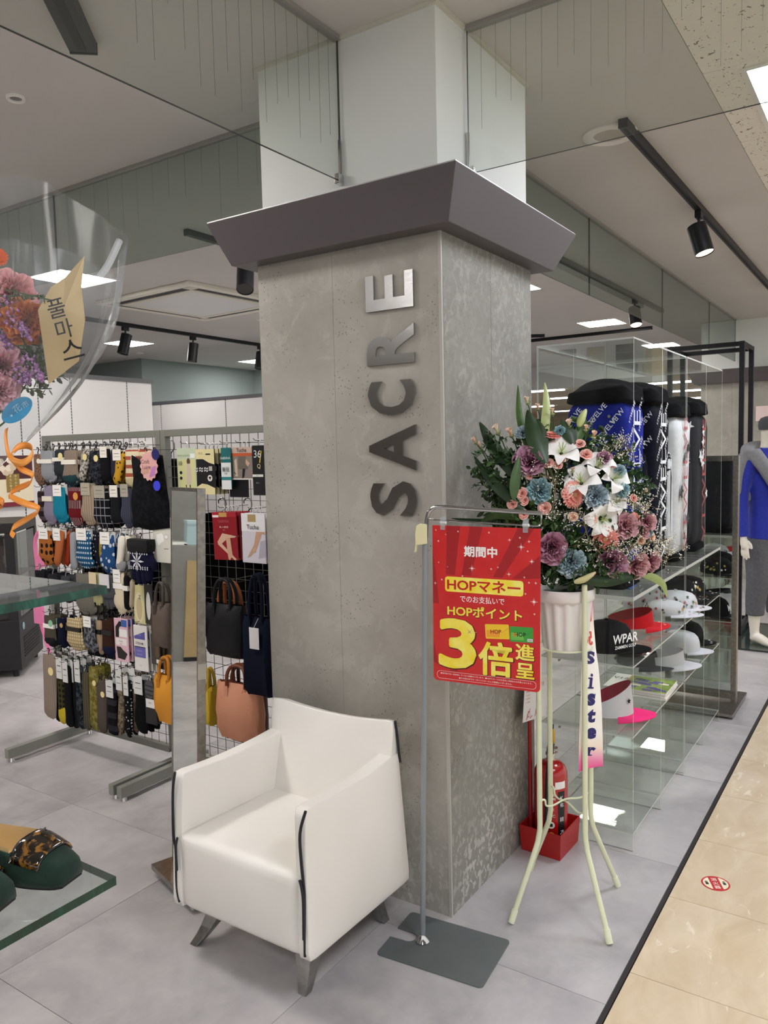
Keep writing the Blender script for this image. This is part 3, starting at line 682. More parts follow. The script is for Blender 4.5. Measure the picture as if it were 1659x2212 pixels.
# ---------------------------------------------------------------- fire extinguisher in its red tray
TR = thing('extinguisher_tray', 'red plastic fire extinguisher tray with a red sign post by the pillar', 'tray', (.6, -.09, 0))
RT = M('#b51c1c', .42, n=(5, '#a81819', 2)); b = MB()
o = [(.497, -.182), (.690, -.182), (.690, .0-.003), (.509, -.003)]
o = [(.499, -.176), (.688, -.181), (.690, -.012), (.507, -.010)]
zt = .098
def inset(P, k): cx = sum(p[0] for p in P)/4; cyy = sum(p[1] for p in P)/4; return [(cx+(x-cx)*k, cyy+(y-cyy)*k) for x, y in P]
oo = b.vs([(*p, .0) for p in inset(o, .93)]); ot = b.vs([(*p, zt) for p in o]); it = b.vs([(*p, zt) for p in inset(o, .95)]); ib = b.vs([(*p, .006) for p in inset(o, .885)])
b.face(oo[::-1]); b.bridge(oo, ot); b.bridge(ot, it); b.bridge(it, ib); b.face(ib); b.build('tray', RT, TR, bev=.004)
MB().tube([(.578, -.026, .006), (.585, -.022, .62)], .0078, 12).build('sign_post', M('#9c1a1e', .4), TR, True)
sg = FR((.497, -.034, .494), V((.72, -.03, .457))-V((.489, -.02, .491)), (0, 0, 1))
MB().box(0, .20, 0, .15, -.002, 0, sg).build('instruction_sign', M('#f0eeee', .5), TR)
b = MB(); SR = M('#b3242a', .5)
b.text('消火器', sg, h=.02, bold=.02, ax='l', pos=(.012, .128), z=.0004); b.text('使用方法', sg, h=.016, ax='l', pos=(.1, .128), z=.0004)
for i in range(4):
    for j in range(2): b.text(('安全栓を抜く', 'ホースを外す', '火元に向ける', 'レバーを握る')[i], sg, h=.006, ax='l', pos=(.012+.095*j, .11-.013*i), z=.0004)
for c, r in (((.045, .025), .012), ((.115, .03), .012)):
    b.m(0); b.plate(arc(c, r, 0, 2*PI, 13)[:-1], sg, .0004); b.m(1).plate(arc(c, r*.75, 0, 2*PI, 13)[:-1], sg, .0006); b.m(0)
    b.plate([(c[0]-.02, c[1]-.018), (c[0]-.016, c[1]-.019), (c[0]+.012, c[1]+.02), (c[0]+.008, c[1]+.021)], sg, .0008); b.plate([(c[0]+.01, c[1]-.018), (c[0]+.03, c[1]-.010), (c[0]+.03, c[1]-.006), (c[0]+.01, c[1]-.014)], sg, .0008)
b.build('sign_print', [SR, WPR], TR, kind='stuff')
EX = thing('fire_extinguisher', 'red fire extinguisher with black lever standing in the red tray', 'fire extinguisher', (.603, -.098, .006)); T = Matrix.Translation((.603, -.098, .007))
ER = M('#b01318', .22, coat=.5)
MB().lathe([(.056, 0), (.062, .006), (.062, .265), (.060, .285), (.053, .303), (.040, .316), (.026, .323), (.017, .325)], 32, T).build('cylinder', ER, EX, True)
MB().lathe([(.0605, 0), (.0635, .002), (.0635, .018), (.062, .02)], 32, T, caps=False).build('base_ring', BLACK, EX, True)
MB().lathe([(.0155, .323), (.0155, .343), (.019, .345), (.019, .353), (.014, .355)], 20, T).build('neck', CHROME, EX, True)
ex = lambda x, y, z: T @ V((x, y, z)); ev = V((.3, -.95, 0)).normalized(); e2 = V((.95, .3, 0))
q = FR(ex(0, 0, 0), e2, (0, 0, 1)); BK = M('#1c1c1e', .38)
MB().prism([(-.02, .353), (.018, .353), (.03, .362), (.042, .385), (.036, .39), (.018, .378), (-.012, .38), (-.026, .37)], .026, q, -.013).build('valve_head', BK, EX, bev=.003)
MB().prism([(-.02, .377), (.012, .383), (.03, .412), (.062, .432), (.058, .442), (.034, .434), (.004, .404), (-.022, .392)], .018, q, -.009).build('lever', BK, EX, bev=.002)
GP = M('#d2a01f', .35, .3)
MB().tube([q @ V((-.006+.013*math.cos(a), .417+.024*math.sin(a), .012)) for a in [2*PI*i/18 for i in range(18)]], .0042, 8, closed=True).build('safety_ring', GP, EX, True)
MB().tube([q @ V((-.004, .392, .0)), q @ V((-.006, .445, .0)), q @ V((.0, .452, .0)), q @ V((.004, .446, 0))], .003, 8).build('safety_pin', M('#4a3a1a', .4, .5), EX, True)
MB().cyl(ex(0, 0, .365)+ev*.012, ex(0, 0, .365)+ev*.026, .0115, n=20).build('pressure_gauge', CHROME, EX, True)
MB().tube(spl([q @ V((-.018, .362, 0)), q @ V((-.05, .352, 0)), q @ V((-.07, .30, -.005)), q @ V((-.072, .2, -.01)), q @ V((-.07, .06, -.012))], 5), .0075, 10).build('hose', BK, EX, True)
def wrap(a0, a1, za, zb, mt, nm, r=.0626, n=10):
    b = MB(); b.grid(lambda u, v: ex(r*math.cos(a0+(a1-a0)*u), r*math.sin(a0+(a1-a0)*u), za+(zb-za)*v), n, 2); return b.build(nm, mt, EX, True)
fa = math.atan2(CAM.y+.098, CAM.x-.603)
wrap(fa+.25, fa+.95, .235, .262, WPR, 'white_label'); wrap(fa+.42, fa+.9, .02, .225, M('#1d1b1c', .4), 'black_label')
b = MB()
def ontx(body, ang, z, h, bold=.01, mi=0):
    a = fa+ang; o = V((.0629*math.cos(a), .0629*math.sin(a), z)); b.m(mi).text(body, FR(T @ o, (-math.sin(a), math.cos(a), 0), (0, 0, 1)), h=h, bold=bold, z=.0004)
for k, (tx, z) in enumerate((('消火器', .215), ('業務用', .2), ('粉末', .16), ('ABC', .135))): ontx(tx, 0.0, z, .011)
b.build('label_print', [M('#efe9d8', .5)], EX)
b = MB()
for k, (z, mt) in enumerate(((.06, 0), (.10, 1), (.03, 2))):
    a = fa; o = V((.0627*math.cos(a), .0627*math.sin(a), z)); f = FR(T @ o, (-math.sin(a), math.cos(a), 0), (0, 0, 1)); b.m(mt).plate(arc((0, 0), .0135, 0, 2*PI, 21)[:-1], f, .0006); b.m(3).plate(rrect(-.006, .006, -.006, .006, .002, 2), f, .0009)
b.build('pictogram', [M('#e6b41e', .4), WPR, M('#27306e', .4), BLACK], EX)
for z in (.08, .2):
    b = MB()
b = MB(); a = fa+.66; f = FR(ex(.063*math.cos(a), .063*math.sin(a), .12), (-math.sin(a), math.cos(a), 0), (0, 0, 1))
for z, tx in ((.08, 'K'), (.055, '化'), (.0, 'Ⅲ'), (-.05, '↗')): b.text(tx, f, h=.016, bold=.02, pos=(0, z), z=.001)
b.build('label_print', WPR, EX)
# ---------------------------------------------------------------- flower stand, pot, sash
CT = V((.26, -.286, 0)); CREAM = M('#dfe3c2', .42)
FS = thing('flower_stand', 'cream tubular steel stand on four splayed legs carrying the white flower pot', 'plant stand', (CT.x, CT.y, 0))
LG = {'a': ((.169, -.233), (.07, -.175), .985), 'b': ((.198, -.372), (.128, -.471), 1.075), 'c': ((.35, -.338), (.451, -.397), .985), 'd': ((.313, -.212), (.393, -.101), .985)}
for k, (t, f, zt) in LG.items():
    t, f = V((*t, 0)), V((*f, 0)); up = V((0, 0, 1))
    P = [t+up*zt, t+up*.6, t+up*.33]+spl([t+up*.33, t+up*.285, t.lerp(f, .05)+up*.255, t.lerp(f, .17)+up*.215, t.lerp(f, .95)+up*.018], 5)+[f+up*.012]
    lg = MB().tube(P, .0085, 12).build('leg', CREAM, FS, True)
    d = (P[-1]-P[-3]).normalized(); MB().cyl(P[-1]-d*.032, f+up*.003, .0105, .0105, 14).build('foot_cap', M('#e6ebcb', .45), lg, True)
    MB().cyl(P[0], P[0]+up*.004, .0088, .007, 12).build('top_plug', M('#d5dab8', .5), lg)
def brace(p, q, z):
    p, q = V((*LG[p][0], z)), V((*LG[q][0], z)); d = (q-p); e = d.normalized()
    b = MB(); b.tube(spl([p+e*.006+V((0, 0, .02)), p+e*.012+V((0, 0, .024)), p+e*.022+V((0, 0, .02)), p+e*.026+V((0, 0, .002)), p.lerp(q, .25)+V((0, 0, -.004)), p.lerp(q, .5)+V((0, 0, .006)), p.lerp(q, .75)+V((0, 0, -.002)), q-e*.026, q-e*.012+V((0, 0, .008))], 4), .0032, 8); return b
brace('a', 'c', .352).build('brace', CREAM, FS, True); brace('d', 'b', .345).build('brace', CREAM, FS, True)
MB().tube([CT+V((.086*math.cos(a), .086*math.sin(a), .865)) for a in [2*PI*i/32 for i in range(32)]], .003, 8, closed=True).build('pot_ring', CREAM, FS, True)
b = MB()
for k in 'abcd':
    p = V((*LG[k][0], 0)); e = (p-CT).normalized(); b.tube([CT+e*.086+V((0, 0, .865)), CT+e*.1+V((0, 0, .866)), p+V((0, 0, .885)), p+V((0, 0, .90))], .0028, 8)
b.build('ring_hook', CREAM, FS, True)
PT = thing('flower_pot', 'white fluted plastic flower pot held in the cream stand', 'pot', (CT.x, CT.y, .862))
PM = M('#e9e7e2', .38); T = Matrix.Translation(CT)
wob = lambda u, z: 1+(.035*max(-1, min(1, 2.2*math.cos(2*PI*u*14))) if z < 1.02 else 0)
MB().lathe([(.066, .862), (.068, .866), (.080, .99), (.083, 1.018), (.083, 1.022)], 112, T, wob=wob).build('body', PM, PT, True)
MB().lathe([(.084, 1.014), (.090, 1.018), (.093, 1.022), (.0945, 1.052), (.0925, 1.055), (.088, 1.052), (.084, 1.03)], 48, T, caps=False).build('rim', PM, PT, True)
MB().lathe([(.0855, 1.035), (.05, 1.042), (.001, 1.046)], 32, T, caps=False).build('foam', M('#20331d', .9), PT, True)
def cpt(px, py, dep):
    d = _f*F_PX + _r*(px-829.5) - _u*(py-1106); return CAM + d*(dep/F_PX)
RB = thing('congratulation_sash', 'white and pink paper sash lettered in red and navy, hanging on the flower stand', 'sash', tuple(cpt(1278, 1640, 2.46)))
RW = .078; KEY = [(1284, 1264, 1281), (1345, 1261, 1282.5), (1400, 1258, 1287), (1450, 1256, 1294), (1530, 1253, 1300), (1600, 1251, 1302), (1655, 1250, 1303)]
def ribrow(v):
    t = v*(len(KEY)-1); i = min(int(t), len(KEY)-2); t -= i; a, c = KEY[i], KEY[i+1]; y, xl, xr = [a[k]+(c[k]-a[k])*t for k in range(3)]
    D = 2.432; w = (xr-xl)*D/F_PX; dz = math.sqrt(max(0, RW*RW-w*w)); return cpt(xl, y, D), cpt(xr, y, D+dz)
def rib(u, v, o=0.0):
    a, c = ribrow(v); a2, c2 = ribrow(min(1, v+.01)); e = (c-a); n = e.cross(a-a2 if v < .99 else V((0, 0, 1))).normalized(); n = -n if n.dot(_f) > 0 else n
    p = a+e*u; p += n*(-.006*math.sin(PI*u)+o); return p
def ribv(y):
    for i in range(len(KEY)-1):
        if KEY[i][0] <= y <= KEY[i+1][0]: return (i+(y-KEY[i][0])/(KEY[i+1][0]-KEY[i][0]))/(len(KEY)-1)
    return 0 if y < KEY[0][0] else 1
def sashmat():
    t = NT('sash_paper'); uv = t.new('ShaderNodeUVMap'); sp_ = t.new('ShaderNodeSeparateXYZ'); t.l.new(uv.outputs[0], sp_.inputs[0])
    c = t.ramp(sp_.outputs[1], [(0, '#e85f9f'), (.07, '#ef9cc0'), (.17, '#f6ead6'), (.32, '#faf7f0'), (.8, '#f8f3ea'), (.88, '#f6e2cf'), (.94, '#f0a3c0'), (1, '#e85596')])
    w = t.new('ShaderNodeTexWave', wave_type='RINGS'); w.inputs['Scale'].default_value = 1.4; w.inputs['Distortion'].default_value = 2; t.l.new(uv.outputs[0], w.inputs[0])
    t.col(c); t.b.inputs['Roughness'].default_value = .5; return t.m
b = MB(); NU, NV = 9, 40
b.grid(lambda u, v: rib(u, v*(1-.0+.0)) + V((0, 0, -.018*(1-u) if v == 1 else 0)), NU, NV)
o = b.build('strip', sashmat(), RB, True)
uvl = o.data.uv_layers.new(name='UVMap')
for lp in o.data.loops:
    k = lp.vertex_index; uvl.data[lp.index].uv = ((k//NV)/(NU-1), (k % NV)/(NV-1))
RLEN = 375*2.415/F_PX
def ribtext(b, body, ypx, h, w, u=.56, bold=.02, extra=None, shear=0.0, fat=0.0):
    vc = ribv(ypx); f = lambda x, y: rib(u+x/RW, vc-y/RLEN, .0012)
    for dx, dy in ([(0, 0)] if not fat else [(0, 0), (fat, 0), (-fat, 0), (0, fat), (0, -fat)]):
        b.text(body, None, h=h, w=w, bold=bold, shear=shear, fn=lambda x, y: f(x+dx, y+dy))
    for P in extra or (): b.face([b.bm.verts.new(f(x+shear*y, y)) for x, y in P])
b = MB()
for ch, y in (('御', 1330), ('祝', 1378)): ribtext(b, ch, y, .05, .05, .5, .008, fat=.0012)
b.build('red_lettering', M('#d4472e', .5), RB)
b = MB(); H = .042; Wd = .04
def sl(x, y, w, h): return [(x-w, y-h), (x+w, y-h), (x+w, y+h), (x-w, y+h)]
b = MB(); ribtext(b, 'S', 1421, .050, .042, .60, .05, [[(.012, .006), (.017, .006), (.0185, .021), (.0155, .021)], [(-.0185, -.021), (-.0155, -.021), (-.012, -.006), (-.0175, -.006)]], .18); b.build('letter', M('#231f63', .5), RB, kind='stuff' if False else None)
b = MB(); ribtext(b, 'ı', 1476, .026, .0105, .58, .06, [sl(-.005, .0115, .007, .0018), sl(.001, -.0118, .011, .0019)], .22); ribtext(b, '.', 1459, .008, .0095, .64, .03); b.build('letter', M('#231f63', .5), RB, kind='stuff' if False else None)
b = MB(); ribtext(b, 's', 1512, .03, .030, .56, .05, [[(.009, .004), (.013, .004), (.0135, .0145), (.011, .0145)], [(-.0135, -.0145), (-.011, -.0145), (-.009, -.004), (-.013, -.004)]], .2); b.build('letter', M('#231f63', .5), RB, kind='stuff' if False else None)
b = MB(); ribtext(b, 't', 1547, .038, .028, .56, .05, None, .2); b.build('letter', M('#231f63', .5), RB, kind='stuff' if False else None)
b = MB(); ribtext(b, 'e', 1585, .031, .034, .54, .05, None, .22); b.build('letter', M('#231f63', .5), RB, kind='stuff' if False else None)
b = MB(); ribtext(b, 'r', 1624, .03, .026, .54, .05, [sl(-.006, -.0135, .011, .0019), sl(-.011, .0128, .006, .0018)], .2); b.build('letter', M('#231f63', .5), RB, kind='stuff' if False else None)

# ---------------------------------------------------------------- blooms
def ruffled(layers, n=56, rows=5, m=7, amp=.12, base=.08, hk=.75, seed=1, curl=.0, fine=0.0):
    rnd = random.Random(seed); b = MB(); tip = b.bm.verts.layers.float.new('tip'); ring0 = b.ring((0, 0, 0), (0, 0, 1), base, n)
    ax = V((0, 0, 1)).orthogonal().normalized()
    b.face(ring0[::-1])
    for l, (R, tilt, ph) in enumerate(layers):
        prev = ring0; p1, p2, p3 = rnd.uniform(0, 7), rnd.uniform(0, 7), rnd.uniform(0, 7); c, s_ = math.cos(tilt), math.sin(tilt)
        for j in range(1, rows+1):
            v = j/rows; cur = []
            for k in range(n):
                co = ring0[k].co; th = math.atan2(co.y, co.x)
                w = amp*v**1.6*(math.sin(m*th+p1)+.6*math.sin((m+4)*th+p2)+fine*math.sin(17*th+p3*3+2*v))
                Rr = R*(1+.10*v*math.sin((m-2)*th+p3)); rr = base+(Rr-base)*v
                x, z = rr*c - w*s_*.7, rr*s_*hk + w*c*.9 - curl*v**4*R
                x = max(.01, x+base*.3*(1-c)); nv = b.bm.verts.new((x*math.cos(th), x*math.sin(th), z)); nv[tip] = v; cur.append(nv)
            b.bridge(prev, cur); prev = cur
    return b
def petalmat(inner, mid, outer, r0=.15, r1=.62, r2=1.0, rough=.7, ruff=True):
    t = NT('petal'); co = t.co('Object'); ln = t.new('ShaderNodeVectorMath', operation='LENGTH'); t.l.new(co, ln.inputs[0])
    at = t.new('ShaderNodeAttribute'); at.attribute_name = 'tip'
    base_ = t.math('MAXIMUM', at.outputs['Fac'], 0.0) if ruff else ln.outputs['Value']
    f = t.math('ADD', base_, t.math('MULTIPLY', t.math('SUBTRACT', t.noise(co, 7, 3), .5), .3))
    t.col(t.ramp(f, [(r0, inner), (r1, mid), (r2, outer)])); t.b.inputs['Roughness'].default_value = rough; t.b.inputs['Specular IOR Level'].default_value = .25
    t.b.inputs['Subsurface Weight'].default_value = 0.0
    return t.m
D = math.radians
MAUVE = petalmat('#5a2a45', '#9a5f7c', '#c598ab'); MAUVE2 = petalmat('#95566b', '#c2838f', '#dcb2b4'); BLUEC = petalmat('#4f6180', '#86a7b6', '#bdd6da'); BLUED = petalmat('#3b5c6e', '#729aa5', '#a3c8cb'); GREYC = petalmat('#5d6880', '#8fa3b2', '#bdd0d6')
ROSEP = petalmat('#e2786f', '#efa49a', '#f7cfc0'); ROSEQ = petalmat('#e8a072', '#f2bf9c', '#f6dcc4'); ROSEC = petalmat('#dccb90', '#efdcb9', '#f3d9c6'); CORAL = petalmat('#c9604f', '#ef9184', '#f6ab9e', .2, .5, .95, ruff=False)
LILY = petalmat('#dfe6bf', '#f4f3ee', '#f7f5f2', .1, .35, .9, ruff=False); GREENB = M('#7e9160', .55, n=(8, '#a0ab7c')); LEAFD = M('#182c16', .38, n=(5, '#294522', 3)); LEAFM = M('#2e4a20', .4, n=(6, '#4a6a31', 3)); LEAFP = M('#8ba05a', .45, n=(6, '#b3bc7f', 3)); STEMM = M('#44602f', .6)
TPL = {}
TPL['lisianthus'] = lambda: ruffled([(1.0, D(5), 0), (1.0, D(22), 0), (.97, D(38), 0), (.92, D(52), 0), (.84, D(64), 0), (.72, D(75), 0), (.5, D(84), 0)], n=64, m=5, amp=.12, seed=4, fine=.45, hk=.95)
TPL['carnation'] = lambda: ruffled([(1.0, D(0), 0), (1.0, D(14), 0), (1.0, D(28), 0), (.98, D(42), 0), (.95, D(54), 0), (.9, D(65), 0), (.85, D(76), 0), (.8, D(86), 0)], n=84, m=8, amp=.085, seed=9, fine=1.1, hk=.85)
TPL['rose'] = lambda: ruffled([(1.0, D(28), 0), (.93, D(48), 0), (.85, D(63), 0), (.72, D(73), 0), (.55, D(80), 0), (.36, D(85), 0)], n=40, m=3, amp=.07, seed=2, hk=.95, curl=.12)
TPL['rosebud'] = lambda: ruffled([(1.0, D(62), 0), (.95, D(74), 0), (.8, D(82), 0), (.6, D(86), 0)], n=30, m=3, amp=.05, seed=5, hk=1.25, curl=.05)
def gerb():
    b = MB()
    for ly, (n, R, z, t) in enumerate(((26, 1.0, 0, .10), (24, .82, .05, .28), (20, .52, .08, .55))):
        c = b.bm.verts.new((0, 0, z))
        for k in range(n):
            a = 2*PI*(k+.5*ly)/n+random.uniform(-.04, .04); e = V((math.cos(a), math.sin(a), 0)); s_ = V((-math.sin(a), math.cos(a), 0)); w = R*PI/n*.85; RR = R*random.uniform(.93, 1.03)
            p = lambda r, q, dz=0: b.bm.verts.new(e*(RR*r)+s_*q+V((0, 0, z+t*r*R-.12*r*r*R+dz)))
            a1, a2, m1, m2, t1, t2, tt = p(.45, -w*.8), p(.45, w*.8), p(.78, -w), p(.78, w), p(.95, -w*.55), p(.95, w*.55), p(1, 0)
            b.face((c, a1, a2)); b.face((a1, m1, m2, a2)); b.face((m1, t1, tt, t2, m2))
    return b
TPL['gerbera'] = gerb
tplmesh = {}
def bloom_mesh(kind, mtl):
    if (kind, mtl.name) not in tplmesh:
        o = TPL[kind]().build('bloom', mtl, None, True, ang=180, recalc=False); tplmesh[(kind, mtl.name)] = o.data; bpy.data.objects.remove(o)
    return tplmesh[(kind, mtl.name)]
FC = (1232, 1075)
def fdep(px, py, extra=0.0):
    q = min(1, ((px-FC[0])/215)**2+((py-FC[1])/235)**2); dp = 2.52-.165*math.sqrt(max(0, 1-q))+extra; d = _f*F_PX+_r*(px-829.5)-_u*(py-1106)
    if d.y > 0: dp = min(dp, (-.035-CAM.y)/d.y*F_PX)       # stay in front of the pillar face
    return dp
CORE = cpt(1232, 1130, 2.56)
def orient(p, tilt=None, k=.55):
    d = (p-CORE).normalized()+(CAM-p).normalized()*k
    if tilt: d = d + _r*tilt[0]+_u*tilt[1]
    return d.normalized()
nstem = 0
def flower(name, kind, mtl, px, py, rpx, label, cat='flower', tilt=None, ex=0.0, k=.55, calyx=None):
    dp = fdep(px, py, ex); p = cpt(px, py, dp); s_ = rpx*1.13*dp/F_PX; n = orient(p, tilt, k)
    t = thing(name, label, cat, tuple(p), 'flowers of the arrangement')
    o = bpy.data.objects.new('bloom', bloom_mesh(kind, mtl)); COL.objects.link(o); o.parent = t
    q = n.to_track_quat('Z', 'Y'); o.rotation_mode = 'QUATERNION'; o.rotation_quaternion = q @ Matrix.Rotation(random.uniform(0, 6), 4, 'Z').to_quaternion(); o.scale = (s_,)*3; o.location = -n*s_*.35
    if kind in ('rose', 'rosebud'):
        b = MB()
        a = n.orthogonal().normalized(); c = n.cross(a)
        b.cyl(p-n*s_*.75, p-n*s_*.35, s_*.2, s_*.42, 8)
        for i in range(5):
            e = a*math.cos(2*PI*i/5)+c*math.sin(2*PI*i/5); g = n.cross(e); b.face([b.bm.verts.new(x) for x in (p-n*s_*.5+e*s_*.3-g*s_*.14, p-n*s_*.5+e*s_*.3+g*s_*.14, p-n*s_*.12+e*s_*.8)])
        b.build('calyx', GREENB, t)
    if kind == 'gerbera': MB().lathe([(.24, .02), (.2, .1), (.1, .13), (.001, .12)], 16, Matrix.Translation(p-n*s_*.3) @ q.to_matrix().to_4x4() @ Matrix.Scale(s_, 4), caps=False).build('flower_centre', M('#d9a877', .8), t)
    b0 = p-n*s_*.6; foot = V((CT.x, CT.y, 1.03))+(p-CORE)*.18; foot.z = 1.03; mid = b0-n*.05
    MB().tube(spl([b0, mid, mid.lerp(foot, .3)], 3), .0022, 5).build('stem', STEMM, t, True)
    return t
li = 'lisianthus'
for a in ((li, li, MAUVE, 1142, 991, 33, 'mauve ruffled lisianthus at upper left, over the concrete edge', ), (li, li, MAUVE, 1188, 1186, 33, 'mauve lisianthus at lower left, half covered by the red poster'),
          (li, li, MAUVE, 1325, 1219, 33, 'deep mauve lisianthus at the bottom, right of the pale blue carnation'), (li, li, MAUVE2, 1380, 1226, 27, 'pale dusty-pink lisianthus at the lower right edge, left one of two'),
          (li, li, MAUVE2, 1412, 1216, 22, 'dusty-pink lisianthus at the lower right edge, right one of two'), (li, li, MAUVE2, 1357, 1136, 27, 'dusty-pink lisianthus beside the big white lily at right'),
          (li, li, MAUVE2, 1403, 1127, 20, 'small dusty-pink lisianthus at the far right edge'), (li, li, MAUVE, 1308, 987, 15, 'small mauve lisianthus peeping out behind the white lilies'),
          (li, li, MAUVE2, 1393, 1150, 15, 'small dusty-pink bloom under the far right lisianthus')): flower(*a)
ca = 'carnation'
for a in ((ca, ca, BLUED, 1162, 1058, 25, 'teal-blue carnation at left, above the small pink roses'), (ca, ca, GREYC, 1290, 1069, 25, 'grey-blue carnation in the middle, right of the coral gerbera'),
          (ca, ca, BLUEC, 1233, 1220, 30, 'pale blue carnation at the bottom, just above the pot rim'), (ca, ca, GREYC, 1127, 931, 14, 'small grey-violet carnation behind the broad upper leaf'),
          (ca, ca, BLUED, 1209, 928, 11, 'tiny teal carnation behind the top coral gerbera'), (ca, ca, BLUED, 1347, 1056, 15, 'small teal carnation right of the white lilies'),
          (ca, ca, BLUEC, 1341, 1014, 12, 'small pale blue carnation above the right lily'), (ca, ca, BLUED, 1404, 1151, 9, 'tiny teal carnation at the right edge')): flower(*a)
ge = 'gerbera'
for a, tl in (((ge, ge, CORAL, 1247, 1069, 29, 'coral gerbera in the centre of the arrangement'), (.9, -.5)), ((ge, ge, CORAL, 1194, 934, 18, 'coral gerbera at the top, left above the first white lily'), (.5, .9)),
              ((ge, ge, CORAL, 1306, 1168, 27, 'coral gerbera at lower right, above the deep mauve lisianthus'), (-.9, -.3)), ((ge, ge, CORAL, 1379, 1121, 16, 'coral gerbera between the dusty-pink lisianthus at right'), (.3, .2)),
              ((ge, ge, CORAL, 1322, 997, 13, 'small coral gerbera behind the top right lily'), (.6, .4))): flower(*a, tilt=tl, k=.3)
ro = 'rose'
for a in ((ROSEP, 1127, 1066, 14, 'small pink rose left of the teal carnation, top of the left cluster'), (ROSEP, 1106, 1089, 13, 'small pink rose farthest left in the left cluster'), (ROSEP, 1133, 1081, 11, 'small pink rose in the middle of the left cluster'),
          (ROSEP, 1177, 1098, 15, 'small pink rose right above the clip end of the chrome arm'), (ROSEP, 1130, 1111, 12, 'small pink rose half behind the chrome arm'), (ROSEP, 1223, 1065, 13, 'small pink rose left of the central gerbera'),
          (ROSEQ, 1239, 1117, 11, 'apricot rose below the central gerbera'), (ROSEP, 1281, 1120, 12, 'small pink rose left of the lowest white lily'), (ROSEP, 1252, 958, 12, 'salmon rose right of the first white lily'), (ROSEP, 1266, 980, 14, 'salmon rose between the upper lilies'),
          (ROSEP, 1184, 1000, 12, 'pale pink rose right of the upper mauve lisianthus'), (ROSEP, 1206, 1004, 11, 'pale pink rose under the first white lily'), (ROSEQ, 1219, 990, 10, 'pale peach rose on the lower edge of the first lily'),
          (ROSEP, 1370, 1076, 10, 'small pink rose at right among the white sprays'), (ROSEQ, 1386, 1167, 12, 'peach rose at the right edge, lower left one of two'), (ROSEQ, 1410, 1160, 10, 'peach rose at the right edge, upper right one of two'), (ROSEP, 1144, 1029, 8, 'tiny pink rose under the upper mauve lisianthus')): flower(ro, ro, *a)
rb = 'rosebud'
for a in ((ROSEC, 1139, 866, 11, 'cream rosebud at the very top, left of the pale leaf'), (ROSEQ, 1162, 880, 10, 'pinkish rosebud at the top between the two tall leaves'), (ROSEC, 1193, 890, 11, 'cream rosebud at the top right of the pale leaf'), (ROSEC, 1073, 930, 14, 'cream-pink spray rose at the upper left, left one of two'),
          (ROSEQ, 1103, 936, 13, 'cream-pink spray rose at the upper left, right one of two'), (ROSEQ, 1026, 953, 10, 'pink rosebud at the far left tip, upper one'), (ROSEQ, 1036, 963, 11, 'pink rosebud at the far left tip, lower one'), (ROSEC, 1229, 917, 12, 'pale rose behind the pointed green leaf at the top'),
          (ROSEQ, 1266, 926, 9, 'pale rosebud beside the green lily bud'), (ROSEC, 1237, 1016, 8, 'cream rosebud between the two middle lilies'), (ROSEC, 1392, 1063, 9, 'cream rosebud at the right edge before the blue golf bag'), (ROSEQ, 1283, 941, 11, 'greenish pink rosebud cluster under the golf bag front')): flower('spray_rose', rb, *a, k=.25, tilt=(0, .5))
# lilies: six separate recurved petals and the stamens
b = MB()
def petal(u, v):
    w = .34*math.sin(PI*min(1, u*.93+.07))**.8*(1-.15*u); x = (v*2-1)*w; r = .1+.95*u; z = .55*math.sin(min(1, u*1.25)*1.9)*.9-.45*max(0, u-.55)**1.4*1.9
    return (r*.95, x, z+.10*abs(v*2-1)**2*(1-u)+.02*math.sin(9*u+3*v))
b.grid(petal, 10, 6); lp = b.build('petal', LILY, None, True, ang=180); lpm = lp.data; bpy.data.objects.remove(lp)
for m_ in (lpm,): pass
b = MB()
for i in range(6): a = 2*PI*i/6+.3; b.tube([(0, 0, .1), (.1*math.cos(a), .1*math.sin(a), .4), (.2*math.cos(a), .2*math.sin(a), .62)], .012, 5)
b.tube([(0, 0, .1), (.02, 0, .7)], .022, 6); sm_ = b.build('stamens', M('#a8bb6c', .6), None, True); smm = sm_.data; bpy.data.objects.remove(sm_)
for px, py, r, tl, lb in ((1214, 968, 37, (.25, .25), 'white lily at the top of the arrangement, above the pale pink roses'), (1253, 1034, 37, (-.4, .6), 'white lily left of the pair in the middle'), (1293, 1000, 33, (.0, .7), 'white lily highest of the middle three'), (1333, 1030, 35, (.6, .1), 'white lily with a green throat at the right of the middle'),
                        (1305, 1122, 38, (.2, -.3), 'largest white lily, low in the middle right'), (1332, 1082, 28, (.5, .3), 'white lily with narrow petals beside the grey-blue carnation')):
    dp = fdep(px, py, .0); p = cpt(px, py, dp); s_ = r*1.28*dp/F_PX; n = orient(p, tl, .5); t = thing('lily', lb, 'flower', tuple(p), 'flowers of the arrangement'); q = n.to_track_quat('Z', 'Y')
    ph = random.uniform(0, 1)
    for i in range(6):
        o = bpy.data.objects.new('petal', lpm); COL.objects.link(o); o.parent = t; o.rotation_mode = 'QUATERNION'; k = 1 if i % 2 else .9
        o.rotation_quaternion = q @ Matrix.Rotation(ph+2*PI*i/6+random.uniform(-.08, .08), 4, 'Z').to_quaternion(); o.scale = (s_*k, s_*k*(1.25 if i % 2 else .95), s_*k*random.uniform(.75, 1.05)); o.location = -n*s_*(.35 if i % 2 else .38)
    o = bpy.data.objects.new('stamens', smm); COL.objects.link(o); o.parent = t; o.rotation_mode = 'QUATERNION'; o.rotation_quaternion = q; o.scale = (s_,)*3; o.location = -n*s_*.36
    MB().tube([p-n*s_*.3, p-n*s_*1.3], .003, 6).build('stem', STEMM, t, True)
